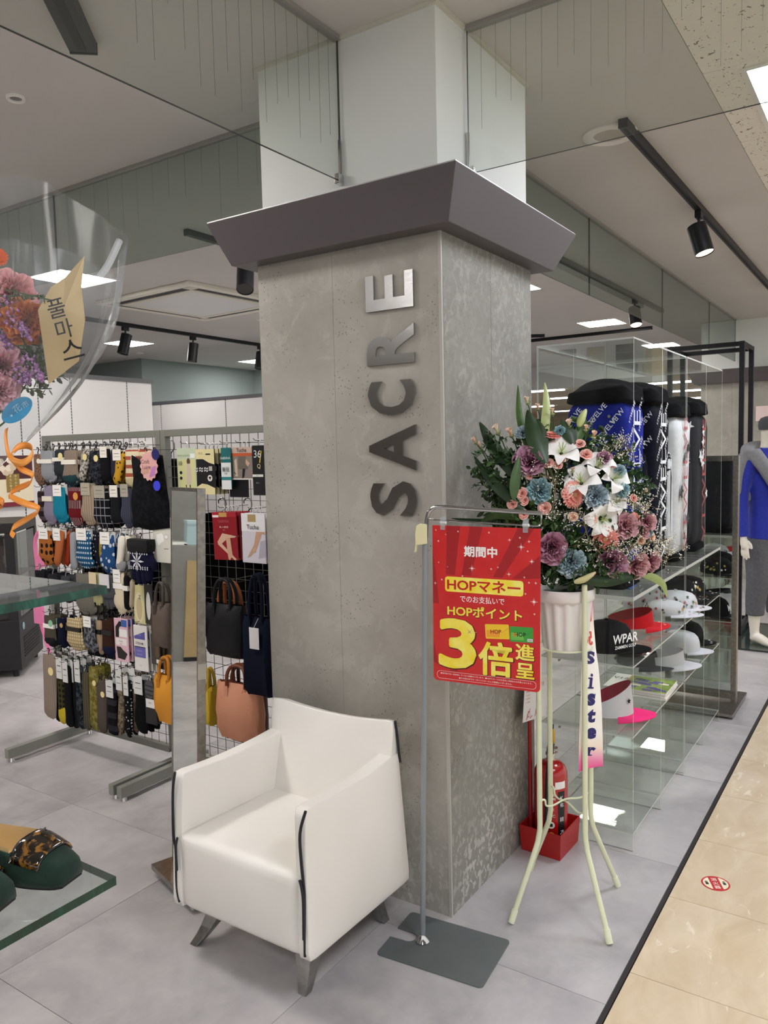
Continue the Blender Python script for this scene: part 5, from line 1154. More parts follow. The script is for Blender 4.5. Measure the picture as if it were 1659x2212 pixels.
# mannequin: one continuous figure, clothes over it
def skin(name, vs, es, rs, mt, par, sub=2, root=0, M4=I4):
    me = bpy.data.meshes.new(name); me.from_pydata([M4 @ V(v) for v in vs], es, []); o = bpy.data.objects.new(name, me); COL.objects.link(o)
    md = o.modifiers.new('skin', 'SKIN'); md.branch_smoothing = .3
    for i, r in enumerate(rs): r = r if isinstance(r, tuple) else (r, r); me.skin_vertices[0].data[i].radius = r
    me.skin_vertices[0].data[root].use_root = True
    s_ = o.modifiers.new('subdivision', 'SUBSURF'); s_.levels = sub; s_.render_levels = sub
    bpy.context.view_layer.update(); dg = bpy.context.evaluated_depsgraph_get(); nm = bpy.data.meshes.new_from_object(o.evaluated_get(dg)); bpy.data.objects.remove(o); bpy.data.meshes.remove(me)
    nm.polygons.foreach_set('use_smooth', [True]*len(nm.polygons)); nm.materials.clear(); nm.materials.append(mt)
    o = bpy.data.objects.new(name, nm); COL.objects.link(o)
    if par is not None:
        o.parent = par
        if par.name in WORLD: o.matrix_parent_inverse = Matrix.Translation(-V(WORLD[par.name]))
    return o
mq = thing('mannequin', 'white mannequin in blue top and grey trousers on the glass plinth at right edge', 'mannequin', (4.25, -.345, .02))
T = Matrix.Translation((4.25, -.35, .016)) @ Matrix.Rotation(D(-37), 4, 'Z'); SKINM = M('#e9e3d6', .35); BLU = M('#1a2a9c', .8, n=(60, '#2131a8', 2), sheen=.2); GRY = M('#55565a', .85, n=(50, '#606166', 2)); SWT = M('#828387', .9, n=(60, '#8d8e92', 2), bump=(140, .2))
def loft(b, rings, n=20):
    """elliptical sections (x, y, z, rx, ry) joined into a closed body"""
    prev = None
    for x, y, z, rx, ry in rings:
        r = [b.bm.verts.new((x+rx*math.cos(2*PI*i/n), y+ry*math.sin(2*PI*i/n), z)) for i in range(n)]
        if prev: b.bridge(prev, r)
        else: b.face(r[::-1])
        prev = r
    b.face(prev); return b
def vox(name, b, mt, par, size, M4=I4, it=3):
    """one continuous surface from overlapping closed volumes"""
    bmesh.ops.recalc_face_normals(b.bm, faces=b.bm.faces); me = bpy.data.meshes.new(name); b.bm.to_mesh(me); b.bm.free(); o = bpy.data.objects.new(name, me); COL.objects.link(o)
    r = o.modifiers.new('remesh', 'REMESH'); r.mode = 'VOXEL'; r.voxel_size = size; r.use_smooth_shade = True
    sm = o.modifiers.new('smooth', 'SMOOTH'); sm.iterations = it; sm.factor = .5
    bpy.context.view_layer.update(); nm = bpy.data.meshes.new_from_object(o.evaluated_get(bpy.context.evaluated_depsgraph_get())); bpy.data.objects.remove(o); bpy.data.meshes.remove(me)
    nm.transform(M4); nm.polygons.foreach_set('use_smooth', [True]*len(nm.polygons)); nm.materials.clear(); nm.materials.append(mt)
    o = bpy.data.objects.new(name, nm); COL.objects.link(o)
    if par is not None:
        o.parent = par
        if par.name in WORLD: o.matrix_parent_inverse = Matrix.Translation(-V(WORLD[par.name]))
    return o
hx = .085; sx = .172
b = MB(); loft(b, [(0, 0, .80, .10, .08), (0, 0, .90, .14, .10), (0, .01, 1.05, .115, .09), (0, .01, 1.22, .145, .10), (0, .02, 1.36, .13, .075), (0, .02, 1.42, .07, .055), (0, .01, 1.47, .052, .05), (0, .0, 1.60, .056, .062)])
for s in (-1, 1):
    b.tube(spl([(s*hx*.8, 0, .80), (s*(hx+.005), -.005, .66), (s*(hx+.01), -.008, .46), (s*(hx+.012), .022, .28), (s*(hx+.012), .02, .10), (s*(hx+.012), .012, .05)], 4), [.075, .08, .084, .082, .078, .07, .06, .056, .054, .054, .055, .054, .052, .047, .042, .038, .034, .034, .034, .035, .036], 14)
    b.tube(spl([(s*(hx+.012), .035, .03), (s*(hx+.014), -.02, .04), (s*(hx+.02), -.09, .028), (s*(hx+.024), -.145, .016)], 4), [.03, .034, .036, .037, .038, .037, .036, .035, .033, .030, .026, .021, .015], 12)
    b.tube(spl([(s*sx, .02, 1.37), (s*(sx+.03), .03, 1.22), (s*(sx+.05), .035, 1.10), (s*(sx+.06), .01, .94), (s*(sx+.066), -.008, .80)], 4), [.055, .053, .05, .047, .045, .043, .041, .04, .04, .04, .038, .036, .034, .031, .028, .026, .025], 12)
    hc = s*(sx+.068); b.tube([(hc, -.01, .80), (hc, -.014, .775), (hc, -.02, .745), (hc, -.024, .718)], [.022, .027, .029, .022], 10)
    for k, (dy, L) in enumerate(((-.032, .070), (-.012, .082), (.009, .077), (.028, .060))): b.tube([(hc, -.022+dy*.75, .735), (hc+s*.0, -.024+dy, .715-L*.5), (hc-s*.006, -.026+dy*1.08, .715-L)], [.0105, .0095, .0072], 8)
    b.tube([(hc-s*.01, -.04, .77), (hc-s*.018, -.062, .745), (hc-s*.02, -.072, .715)], [.013, .011, .008], 8)
vox('body', b, SKINM, mq, .0055, T)
b = MB(); loft(b, [(0, 0, .775, .165, .128), (0, 0, .86, .162, .125), (0, .01, 1.02, .135, .108), (0, .012, 1.2, .165, .12), (0, .018, 1.33, .165, .10), (0, .02, 1.405, .10, .075), (0, .015, 1.445, .066, .06)])
for s in (-1, 1): b.tube(spl([(s*(sx-.04), .02, 1.36), (s*sx, .022, 1.335), (s*(sx+.035), .03, 1.22), (s*(sx+.052), .035, 1.10), (s*(sx+.062), .01, .94), (s*(sx+.066), -.008, .80)], 3), [.062, .068, .07, .07, .068, .066, .063, .06, .057, .055, .052, .049, .046, .043, .041, .040], 14)
vox('blue_shirt', b, BLU, mq, .009, T)
b = MB(); loft(b, [(0, 0, .70, .145, .112), (0, 0, .80, .152, .116), (0, 0, .84, .148, .112)])
for s in (-1, 1): b.tube(spl([(s*hx*.75, 0, .80), (s*hx*.95, 0, .68), (s*(hx+.01), -.006, .48), (s*(hx+.012), .014, .30), (s*(hx+.012), .016, .205)], 4), [.088, .094, .098, .100, .099, .096, .092, .087, .083, .079, .076, .073, .07, .068, .066, .065, .064], 16)
vox('grey_trousers', b, GRY, mq, .010, T)
b = MB()
b.tube(spl([(-.20, -.02, 1.385), (-.14, .06, 1.43), (0, .10, 1.445), (.14, .06, 1.43), (.20, -.02, 1.385)], 4), .052, 12)
b.tube(spl([(-.17, -.02, 1.41), (-.14, -.10, 1.30), (-.07, -.145, 1.15), (-.03, -.15, 1.0)], 4), [.055, .055, .054, .052, .05, .05, .05, .049, .048, .047, .045, .043, .04], 12)
b.tube(spl([(.17, -.02, 1.41), (.14, -.10, 1.30), (.08, -.145, 1.15), (.06, -.15, 1.02)], 4), .05, 12)
b.soft([(-.25, .02, 1.05), (.25, .02, 1.05), (.25, .13, 1.05), (-.25, .13, 1.05), (-.19, .02, 1.43), (.19, .02, 1.43), (.19, .12, 1.43), (-.19, .12, 1.43)], .35, (0, 0, 0), 8)
b.tube(spl([(-.21, .03, 1.38), (-.262, .05, 1.25), (-.272, .04, 1.10)], 4), [.05, .056, .06, .062, .062, .06, .056, .05, .04], 12)
vox('grey_sweater', b, SWT, mq, .010, T)
b = MB(); b.lathe([(.072, 0), (.078, .03), (.076, .06), (.06, .085), (.03, .097), (.001, .10)], 24, T @ Matrix.Translation((0, 0, 1.575))); b.build('grey_cap', M('#4a4b50', .8), mq, True)
MB().text('V12', T @ FR((-.10, -.122, .795), (1, .25, 0), (0, 0, 1)), h=.02, bold=.01).build('lettering', M('#26262a', .6), mq)
t = thing('glass_plinth', 'low glass floor plate under the mannequin', 'plinth', (4.3, -.3, 0)); MB().sheet(3.955, 4.9, -.53, .0, .0015, .014, 'z').build('glass_plate', [clear('#cfd8d4', 1.5, name='plate_glass'), GEDGE], t)
t = thing('pink_notice', 'small pale pink notice on the far pillar beside the mannequin neck', 'notice', (7.19, .05, 1.85)); f = FR(wp(1648, 893, 'x', 7.19), (0, -1, 0), (0, 0, 1)); MB().box(-.07, .07, -.08, .08, -.0, .004, f).build('paper', M('#f2dcd8', .6), t)
# far hall: garments on rails seen through the acrylic
fr_ = thing('far_garment_rail', 'distant clothes rail seen through the acrylic case', 'clothes rail', (9.6, 3.2, 0))
MB().tube([(9.6, 1.5, 1.66), (9.6, 5.25, 1.66)], .011, 8).build('rail', CHROME, fr_, True)
for y in (1.5, 5.25): MB().tube([(9.6, y, 0), (9.6, y, 1.66)], .014, 8).build('upright', CHROME, fr_, True)
for i, (c, nm) in enumerate((('#c9b79a', 'beige'), ('#23283a', 'navy'), ('#b7ab9a', 'stone'), ('#6b6a70', 'grey'), ('#d8cdbb', 'cream'), ('#3b3030', 'dark brown'), ('#a58b6a', 'camel'), ('#8b8f98', 'blue-grey'))):
    hanging('hanging_coat', '%s coat on the distant rail behind the acrylic case' % nm, (9.6, 1.85+.44*i, 1.664), .30, .9, M(c, .85), grp='coats on the distant rail', hd=(1, 0, 0))
# ---------------------------------------------------------------- left: wire racks with socks, stockings and bags
FX = FR((0, 0, 0), (0, -1, 0), (0, 0, 1))
def fx(px, py, x): return FR(wp(px, py, 'x', x), (0, -1, 0), (0, 0, 1))
RX = .385
def rack(ya, yb, feet, label):
    t = thing('wire_display_rack', label, 'display rack', (RX, (ya+yb)/2, 0)); lo, hi = min(ya, yb), max(ya, yb); s = .0165
    for y in (lo, hi): MB().box(RX-s, RX+s, y-s, y+s, .09, 1.622).build('upright', GREYST, t, bev=.002)
    MB().box(RX-s, RX+s, lo+s, hi-s, 1.59, 1.622).build('top_bar', GREYST, t, bev=.002); MB().box(RX-s, RX+s, lo+s, hi-s, .07, .10).build('bottom_bar', GREYST, t, bev=.002)
    for y in feet:
        f = MB().box(-.015, .50, y-.016, y+.016, .02, .068).build('foot', GREYST, t, bev=.002)
        for x in (.01, .46): MB().cyl((x, y, 0), (x, y, .02), .016, .012, 12).build('levelling_foot', CHROME, f, True)
    b = MB(); n = int((hi-lo)/.05)
    for i in range(1, n): y = lo+(hi-lo)*i/n; b.cyl((RX, y, .10), (RX, y, 1.59), .0016, n=4, caps=False)
    for i in range(1, 30):
        z = .10+.05*i
        if z < 1.46 and not (1.5 < z): b.cyl((RX-.002, lo, z), (RX-.002, hi, z), .0016, n=4, caps=False)
    b.build('wire_grid', M('#7d7c77', .35, .8), t, kind='stuff'); return t
R1 = rack(2.635, 1.735, (2.50, 1.690), 'grey wire grid rack filled with socks at left'); R2 = rack(1.70, .80, (1.635, .86), 'grey wire grid rack with stockings and tote bags beside the pillar')
peg0 = {}; PEGM = M('#3a3a3a', .5, .3)
def peg(rk, p, x0):
    """a wire peg that carries a hanging item: from the grid out to the item"""
    k = rk.name
    L = round(RX-x0+.03, 2)
    if (k, L) not in peg0:
        o = MB().tube([(0, 0, 0), (-L+.01, 0, .0), (-L, 0, .008)], .0014, 5).build('peg', PEGM, rk, True); peg0[(k, L)] = o
    else: o = peg0[(k, L)].copy(); COL.objects.link(o); o.parent = rk; o.matrix_parent_inverse = peg0[(k, L)].matrix_parent_inverse.copy()
    o.location = (RX-.002, p.y, p.z)
def pat(c1, c2=None, kind='plain', sc=1.0):
    key = ('pat', c1, c2, kind, sc)
    if key in _mats: return _mats[key]
    if kind == 'plain' or not c2: m = M(c1, .9, bump=(220, .25), spec=.12); _mats[key] = m; return m
    t = NT('knit'); co = t.co('Object'); sp3 = t.new('ShaderNodeSeparateXYZ'); t.l.new(co, sp3.inputs[0])
    Yv, Zv = sp3.outputs[1], sp3.outputs[2]
    wv = lambda v, f: t.math('SINE', t.math('MULTIPLY', v, f*sc))
    if kind == 'rib': fac = t.math('MULTIPLY', t.math('ADD', wv(Yv, 750), 1), .5)
    elif kind == 'stripe': fac = t.math('GREATER_THAN', wv(Zv, 330), .2)
    elif kind == 'bars': fac = t.math('MULTIPLY', t.math('GREATER_THAN', wv(Yv, 520), .2), t.math('GREATER_THAN', wv(Zv, 75), .1))
    elif kind == 'check': fac = t.math('MAXIMUM', t.math('GREATER_THAN', wv(Yv, 200), .93), t.math('GREATER_THAN', wv(Zv, 170), .93))
    elif kind == 'dots':
        v = t.new('ShaderNodeTexVoronoi'); v.inputs['Scale'].default_value = 34*sc; v.inputs['Randomness'].default_value = .5; t.l.new(co, v.inputs[0]); fac = t.math('LESS_THAN', v.outputs['Distance'], .30)
    elif kind == 'bows': fac = t.math('MULTIPLY', t.math('GREATER_THAN', wv(Yv, 420), -.1), t.math('GREATER_THAN', wv(Zv, 260), .35))
    elif kind == 'argyle': fac = t.math('GREATER_THAN', t.math('MULTIPLY', wv(t.math('ADD', Yv, Zv), 190), wv(t.math('SUBTRACT', Yv, Zv), 190)), .25)
    else: fac = t.ramp(t.noise(co, 120*sc, 3), [(.45, 0.0), (.58, 1.0)])
    t.col(t.mix(fac, c1, c2)); t.b.inputs['Roughness'].default_value = .9; t.b.inputs['Specular IOR Level'].default_value = .12; t.bump(t.noise(co, 250, 2), .2, .003); _mats[key] = t.m; return t.m
SH = {'ankle': [(-.42, 0), (0, .01), (.42, 0), (.44, -.3), (.45, -.55), (.5, -.8), (.32, -.97), (0, -1), (-.3, -.97), (-.5, -.8), (-.44, -.55), (-.42, -.3)],
      'ell': [(-.3, 0), (.05, .02), (.45, 0), (.46, -.3), (.45, -.58), (.5, -.78), (.38, -.98), (.1, -1), (-.3, -.96), (-.5, -.82), (-.47, -.66), (-.36, -.5), (-.32, -.25)],
      'toe': [(-.1, 0), (.2, .02), (.5, 0), (.42, -.3), (.3, -.55), (.16, -.72), (.05, -.92), (-.18, -1), (-.42, -.97), (-.5, -.88), (-.4, -.72), (-.28, -.5), (-.18, -.25)],
      'tall': [(-.38, 0), (.06, .01), (.5, 0), (.46, -.25), (.42, -.5), (.36, -.75), (.28, -.96), (.05, -1), (-.3, -.98), (-.5, -.93), (-.46, -.7), (-.42, -.45), (-.4, -.2)],
      'tall2': [(-.3, 0), (.1, .02), (.42, 0), (.44, -.3), (.36, -.6), (.5, -.85), (.4, -.98), (.0, -1), (-.4, -.97), (-.46, -.8), (-.4, -.5), (-.34, -.2)]}
CARD = M('#ece7dc', .6); CRM = M('#ead99a', .6); BLKH = M('#111113', .4); INK = M('#57534d', .6); WHH = M('#e9e9e6', .3)
def loop_hook(f, s, par, mt=None):
    MB().tube(spl([f @ V((0, .0, .0)), f @ V((0, .5*s, 0)), f @ V((.3*s, .8*s, 0)), f @ V((.25*s, 1.3*s, 0)), f @ V((-.1*s, 1.45*s, 0)), f @ V((-.3*s, 1.2*s, 0))], 3), .125*s, 5).build('hanger', mt or BLKH, par, True)
def nth(label, i):
    w = label.split(); tail = (', second of its peg', ', third of its peg', ', fourth of its peg', ', fifth of its peg')[i]
    return ' '.join(w[:12]).rstrip(',')+tail
def sock(px, top, w, h, shape, mt, label, behind=2, x=.21, toe=None, band=None, sticker=None, card=None, grp='socks on the left rack', rk=None, name='hanging_sock', hk=None, bt=None, step=.034, pal=None):
    f = fx(px, top, x); sc = (f.translation-CAM).dot(_f)/F_PX; W, H = w*sc*1.62, h*sc; t = thing(name, label, 'sock', tuple(f.translation), grp); H *= 1.05
    P = [(a*W, c*H) for a, c in SH[shape]]; MB().pillow(P, .010, f).build('knit', mt, t, True, ang=75)
    if toe: MB().pillow([(a*W*.98, c*H) for a, c in [(-.46, -.76), (.1, -.68), (.49, -.72), (.45, -.9), (.3, -.985), (0, -1.01), (-.3, -.985), (-.49, -.88)]], .0115, f).build('toe', toe, t, True, ang=75)
    if band: MB().box(-W*.42, W*.42, -H*.42, -H*.28, -.012, .0125, f).build('paper_band', band, t)
    if card:
        cdo = MB().box(-W*.3, W*.3, -H*.26, H*.08, .010, .0125, f).build('header_card', card, t); b = MB()
        b.box(-W*.18, W*.18, -H*.06, -H*.045, .0125, .0129, f); b.box(-W*.2, W*.2, -H*.15, -H*.142, .0125, .0129, f); b.build('card_print', INK, cdo, kind='stuff')
    if sticker: MB().cyl(f @ V((W*.22, -H*.24, .011)), f @ V((W*.22, -H*.24, .0128)), min(W, H)*.17, n=18).build('round_sticker', sticker, t, True)
    if shape in ('ankle', 'ell') and W > .05 and H < .25: MB().pillow([(W*(.12+.42*math.cos(a)), H*(-.93+.17*math.sin(a)+.05*math.cos(a))) for a in [2*PI*i/14 for i in range(14)]], .009, f, off=-.008).build('folded_foot', toe or mt, t, True, ang=75)
    loop_hook(f, .023, t, hk); peg(rk or R1, f @ V((0, .022, 0)), x)
    lb = bt or 'sock'
    for i in range(behind):
        d = V((step*(i+1), random.uniform(-.006, .0), random.uniform(-.004, .004))); dup(t, f.translation+d, label=nth(label, i))
    return t
P_ = pat
# top row
sock(82, 981, 20, 60, 'ankle', P_('#8a6a55', '#5a463a', 'marl'), 'brown patterned sock, first of the top row', sticker=CARD)
sock(101, 974, 31, 61, 'ankle', P_('#7e8084', '#a0a2a6', 'rib'), 'grey ribbed sock with a white band, top row', band=CARD, behind=2)
sock(128, 972, 28, 55, 'ell', P_('#2d3238'), 'charcoal sock with a round cream sticker, top row', sticker=CRM, band=CARD)
sock(150, 973, 36, 68, 'ell', P_('#7d7056', '#8f7f7a', 'rib'), 'olive-mauve sock with a dark teal toe, top row', toe=P_('#1f3a40'), band=CARD)
sock(181, 971, 26, 66, 'toe', P_('#bdb7ac', '#4a4743', 'marl', .6), 'pale marled sock with a cream sticker, top row', sticker=CRM)
sock(205, 974, 26, 64, 'ankle', P_('#121217', '#3a3d48', 'marl', .5), 'black cable-knit sock with a cream sticker, top row', sticker=CRM)
sock(227, 970, 23, 68, 'ankle', P_('#0e0e12'), 'plain black sock with a white tag, top row', card=CARD)
sock(246, 970, 15, 64, 'tall2', P_('#2a2838'), 'narrow dark violet sock, top row')
sock(256, 976, 27, 68, 'toe', P_('#c0912a', '#2a2620', 'dots', 1.3), 'mustard sock with dark flecks under a white header card, top row', card=CARD, behind=2)
sock(285, 972, 31, 76, 'ankle', P_('#d8cba9', '#a4543f', 'stripe', .5), 'cream sock with red bands and a white sticker, top row', toe=P_('#b9ad86'), sticker=CARD, hk=WHH)
# second row
sock(89, 1061, 17, 60, 'ankle', P_('#281a1d', '#55484a', 'stripe', .4), 'dark brown sock, first of the second row')
sock(104, 1050, 26, 74, 'ell', P_('#847c8e'), 'lilac-grey sock with a cream band, second row', band=M('#e5dccb', .6))
sock(127, 1053, 30, 68, 'ankle', P_('#146f86', '#1c8aa3', 'rib'), 'teal ribbed sock with a white label, second row', band=None, card=WPR)
sock(145, 1058, 10, 62, 'tall2', P_('#b08d28'), 'narrow mustard sock behind the teal one, second row', 0, x=.25)
sock(160, 1053, 30, 74, 'ankle', P_('#64161e', '#857a7b', 'bars'), 'burgundy sock with grey bars and an orange sticker, second row', sticker=M('#d99a4c', .6))
sock(188, 1049, 32, 76, 'ell', P_('#8d7c69', '#a6947f', 'rib', .5), 'taupe ribbed sock with a grey card, second row', card=M('#b0a795', .6), behind=2)
sock(218, 1055, 37, 76, 'ankle', P_('#101015', '#8b8b90', 'check'), 'black sock with a thin white check, second row', card=M('#a9a294', .6), behind=2)
sock(249, 1054, 26, 72, 'tall2', P_('#15161b'), 'black sock with a white tag, second row', card=CARD)
sock(272, 1052, 26, 78, 'ell', P_('#343645', '#474a59', 'rib', .6), 'slate ribbed sock with a beige card, second row', card=M('#a9a294', .6))
sock(293, 1065, 20, 60, 'ell', P_('#463733'), 'brown sock, last of the second row')
# third row
sock(97, 1146, 33, 66, 'ankle', P_('#a5622c', '#1d1512', 'dots', .75), 'orange-brown sock with big dark dots, third row', card=WPR)
sock(126, 1147, 25, 74, 'toe', P_('#b0653a'), 'rust sock with a white card, third row', card=WPR)
sock(146, 1152, 16, 70, 'toe', P_('#96361a'), 'red-rust sock beside the rust one, third row', 2, x=.24)
sock(157, 1150, 15, 78, 'tall2', P_('#96999e'), 'light grey narrow sock, third row', x=.23)
sock(179, 1147, 35, 72, 'ell', P_('#1e4e74', '#c9d8dd', 'bows'), 'blue sock with rows of pale bows, third row', card=WPR, behind=2)
sock(206, 1150, 15, 70, 'tall2', P_('#191e2a', '#c6c6c6', 'dots', 1.6), 'dark navy sock with pale spots, third row', x=.24)
sock(216, 1160, 12, 62, 'tall2', P_('#a38a28'), 'mustard-yellow narrow sock, third row', 0, x=.25)
sock(230, 1155, 33, 75, 'ell', P_('#244a79', '#c3ccd6', 'dots', .9), 'blue sock with white motifs and a card, third row', card=WPR)
sock(247, 1172, 12, 62, 'toe', P_('#8a7420', '#22201c', 'stripe', .7), 'yellow and black striped sock, third row', x=.25)
sock(259, 1158, 20, 74, 'toe', P_('#e6dfd0'), 'cream sock with a grey toe, third row', 3, toe=P_('#8e8e90'), step=.028, hk=WHH)
# fourth row
sock(86, 1232, 24, 42, 'ankle', P_('#1a1a1e'), 'black sock on a grey hanger, far left of the fourth row', hk=M('#7d7f84', .4))
sock(114, 1240, 24, 50, 'ankle', P_('#222228'), 'black sock on a grey hanger, second of the fourth row', hk=M('#7d7f84', .4))
sock(142, 1244, 22, 52, 'ankle', P_('#3a3b40'), 'dark grey sock on a grey hanger, fourth row', hk=M('#7d7f84', .4))
sock(181, 1240, 40, 80, 'ankle', P_('#6f6c63'), 'wide grey-olive leg warmer, fourth row', bt='leg warmer')
sock(256, 1236, 25, 80, 'ell', P_('#ded1b4'), 'cream sock with a printed label, fourth row', card=WPR, band=WPR)
sock(273, 1244, 13, 72, 'tall2', P_('#101014'), 'black sock with a white band, fourth row', band=CARD)
sock(284, 1252, 10, 62, 'toe', P_('#b3a48d'), 'narrow beige sock at the end of the fourth row', 0)
# fifth row
sock(107, 1330, 27, 60, 'ankle', P_('#4c463b'), 'olive-cuffed sock with a white and mint label, fifth row', band=WPR, sticker=M('#8fc4a0', .6), toe=P_('#1c1c20'))
sock(132, 1335, 18, 58, 'ankle', P_('#10132a'), 'navy sock with an oval label, fifth row', sticker=M('#c9a86a', .5))
sock(160, 1336, 37, 62, 'ankle', P_('#a8956e', '#d3c29c', 'argyle'), 'beige lattice sock with a black band, fifth row', band=BLKH)
sock(192, 1336, 26, 66, 'ankle', P_('#2d2e33', '#77797f', 'marl', .5), 'black and grey marled sock with a white tag, fifth row', card=WPR)
sock(213, 1340, 15, 66, 'ankle', P_('#a8927a'), 'beige sock with a black band, fifth row', band=BLKH, x=.23)
sock(232, 1340, 25, 72, 'ankle', P_('#372019'), 'brown sock with a navy toe, fifth row', toe=P_('#141833'), band=BLKH)
# knee-high row
TL = 'knee-high socks of the bottom row'
for a, k in (((105, 1414, 33, 136, 'tall', P_('#86776a', '#94867a', 'rib', .6), 'beige knee-high sock with a yellow sticker, first of the bottom row'), dict(sticker=CRM)),
             ((120, 1422, 17, 134, 'tall', P_('#141418'), 'black knee-high sock next to the beige one, bottom row'), dict(x=.23)), ((131, 1430, 20, 130, 'tall', P_('#3f3b22', '#15150f', 'argyle', .6), 'olive plaid knee-high sock, bottom row'), dict(toe=P_('#b9a62e'))),
             ((144, 1438, 18, 130, 'tall2', P_('#0f0f12'), 'black knee-high sock after the olive plaid one, bottom row'), {}), ((156, 1436, 18, 134, 'tall2', P_('#111114', '#202024', 'rib'), 'black ribbed knee-high sock, bottom row'), dict(x=.23)),
             ((170, 1436, 19, 136, 'tall2', P_('#121519', '#3e444b', 'marl', .35), 'black lace knee-high sock, bottom row'), {}), ((185, 1452, 17, 124, 'tall', P_('#45402f', '#5a5443', 'rib', .5), 'olive-grey knee-high sock, bottom row'), dict(card=None)),
             ((201, 1440, 22, 136, 'tall', P_('#655c20', '#87804a', 'marl', .25), 'mustard-olive knee-high sock with a sticker, bottom row'), dict(sticker=CRM)), ((219, 1470, 24, 112, 'tall', P_('#544a43'), 'grey-brown knee-high sock with a yellow sticker, bottom row'), dict(sticker=CRM)),
             ((240, 1476, 24, 110, 'tall2', P_('#101013', '#2c2a30', 'stripe', .3), 'black knee-high sock with faint bands, bottom row'), {}), ((260, 1454, 20, 134, 'toe', P_('#857860', '#4d4536', 'marl', .4), 'taupe patterned knee-high sock, bottom row'), {}),
             ((275, 1468, 16, 124, 'tall', P_('#0f0f12', '#c9c9c9', 'dots', 2.0), 'black knee-high sock with white specks, bottom row'), {}), ((288, 1452, 22, 128, 'tall', P_('#453b30', '#6a5d4b', 'marl', .4), 'brown lace knee-high sock, bottom row'), dict(x=.23)), ((302, 1468, 28, 114, 'ell', P_('#0c0c0f'), 'wide black knee-high sock, last of the bottom row'), {})):
    sock(*a, behind=2, grp=TL, card=k.pop('card', M('#d9d9d6', .6)) if not k.get('sticker') else None, **k)
# gloves: a knitted hand with five separate fingers
def glove(px, top, w, h, mt, label, x=.2, cuff=None, motif=None, card=None):
    f = fx(px, top, x); sc = (f.translation-CAM).dot(_f)/F_PX; W, H = w*sc*1.45, h*sc; t = thing('knitted_glove', label, 'glove', tuple(f.translation), 'gloves on the left rack')
    b = MB(); b.soft([(-W*.42, -H*.68, -.02), (W*.42, -H*.68, -.02), (W*.42, -H*.68, .02), (-W*.42, -H*.68, .02), (-W*.40, -H*.02, -.02), (W*.40, -H*.02, -.02), (W*.40, -H*.02, .02), (-W*.40, -H*.02, .02)][:0] or [(-W*.42, -H*.68, -.02), (W*.42, -H*.68, -.02), (W*.40, -H*.02, -.02), (-W*.40, -H*.02, -.02), (-W*.42, -H*.68, .02), (W*.42, -H*.68, .02), (W*.40, -H*.02, .02), (-W*.40, -H*.02, .02)], .3, (0, 0, .004), 6)
    for dx, L in ((-.32, .25), (-.11, .33), (.11, .32), (.31, .25)): b.tube([(W*dx*.92, -H*.55, 0), (W*dx, -H*(.66+L*.5), 0), (W*dx*1.05, -H*(.66+L), 0)], [W*.115, W*.11, W*.085], 8)
    b.tube([(W*.34, -H*.36, 0), (W*.50, -H*.52, 0), (W*.54, -H*.66, 0)], [W*.11, W*.11, W*.08], 8)
    vox('hand', b, mt, t, max(.003, W*.03), f, 2)
    if cuff: MB().pillow([(-W*.46, .0), (W*.46, 0), (W*.48, -H*.14), (W*.44, -H*.28), (-W*.44, -H*.28), (-W*.48, -H*.14)], .030, f, ((1, 0), (.92, .8), (.6, 1))).build('cuff', cuff, t, True)
    if motif:
        b = MB(); c = (0, -H*.47); zz = .026
        for i in range(8): a = i*PI/4; r = W*.30; b.plate([(c[0], c[1]), (c[0]+r*.5*math.cos(a-.22), c[1]+r*.5*math.sin(a-.22)), (c[0]+r*math.cos(a), c[1]+r*math.sin(a)), (c[0]+r*.5*math.cos(a+.22), c[1]+r*.5*math.sin(a+.22))], f, zz+.0003*i)
        for j, y in enumerate((-.31, -.60, -.64)):
            for i in range(9): x_ = W*(-.4+.1*i); b.plate(star((x_, H*y), W*.035, .5, 4), f, zz-.004)
        b.build('snowflake', motif, t, kind='stuff')
    if card: MB().box(-W*.34, W*.34, -H*.36, H*.02, .026, .029, f).build('header_card', card, t)
    loop_hook(f, .018, t); peg(R1, f @ V((0, .022, 0)), x); return t
glove(304, 1164, 52, 100, P_('#14152e'), 'navy knitted glove with a white snowflake and black furry cuff', .17, M('#0b0b0d', .95, bump=(160, .5)), M('#cfcfd6', .8))
glove(210, 1236, 25, 74, P_('#aaa87c'), 'pale green glove under a beige card', .21, card=M('#d9c7a3', .6))
glove(235, 1240, 33, 78, P_('#4c4d52'), 'grey glove under a white card', .21, card=M('#d9d6d6', .6))
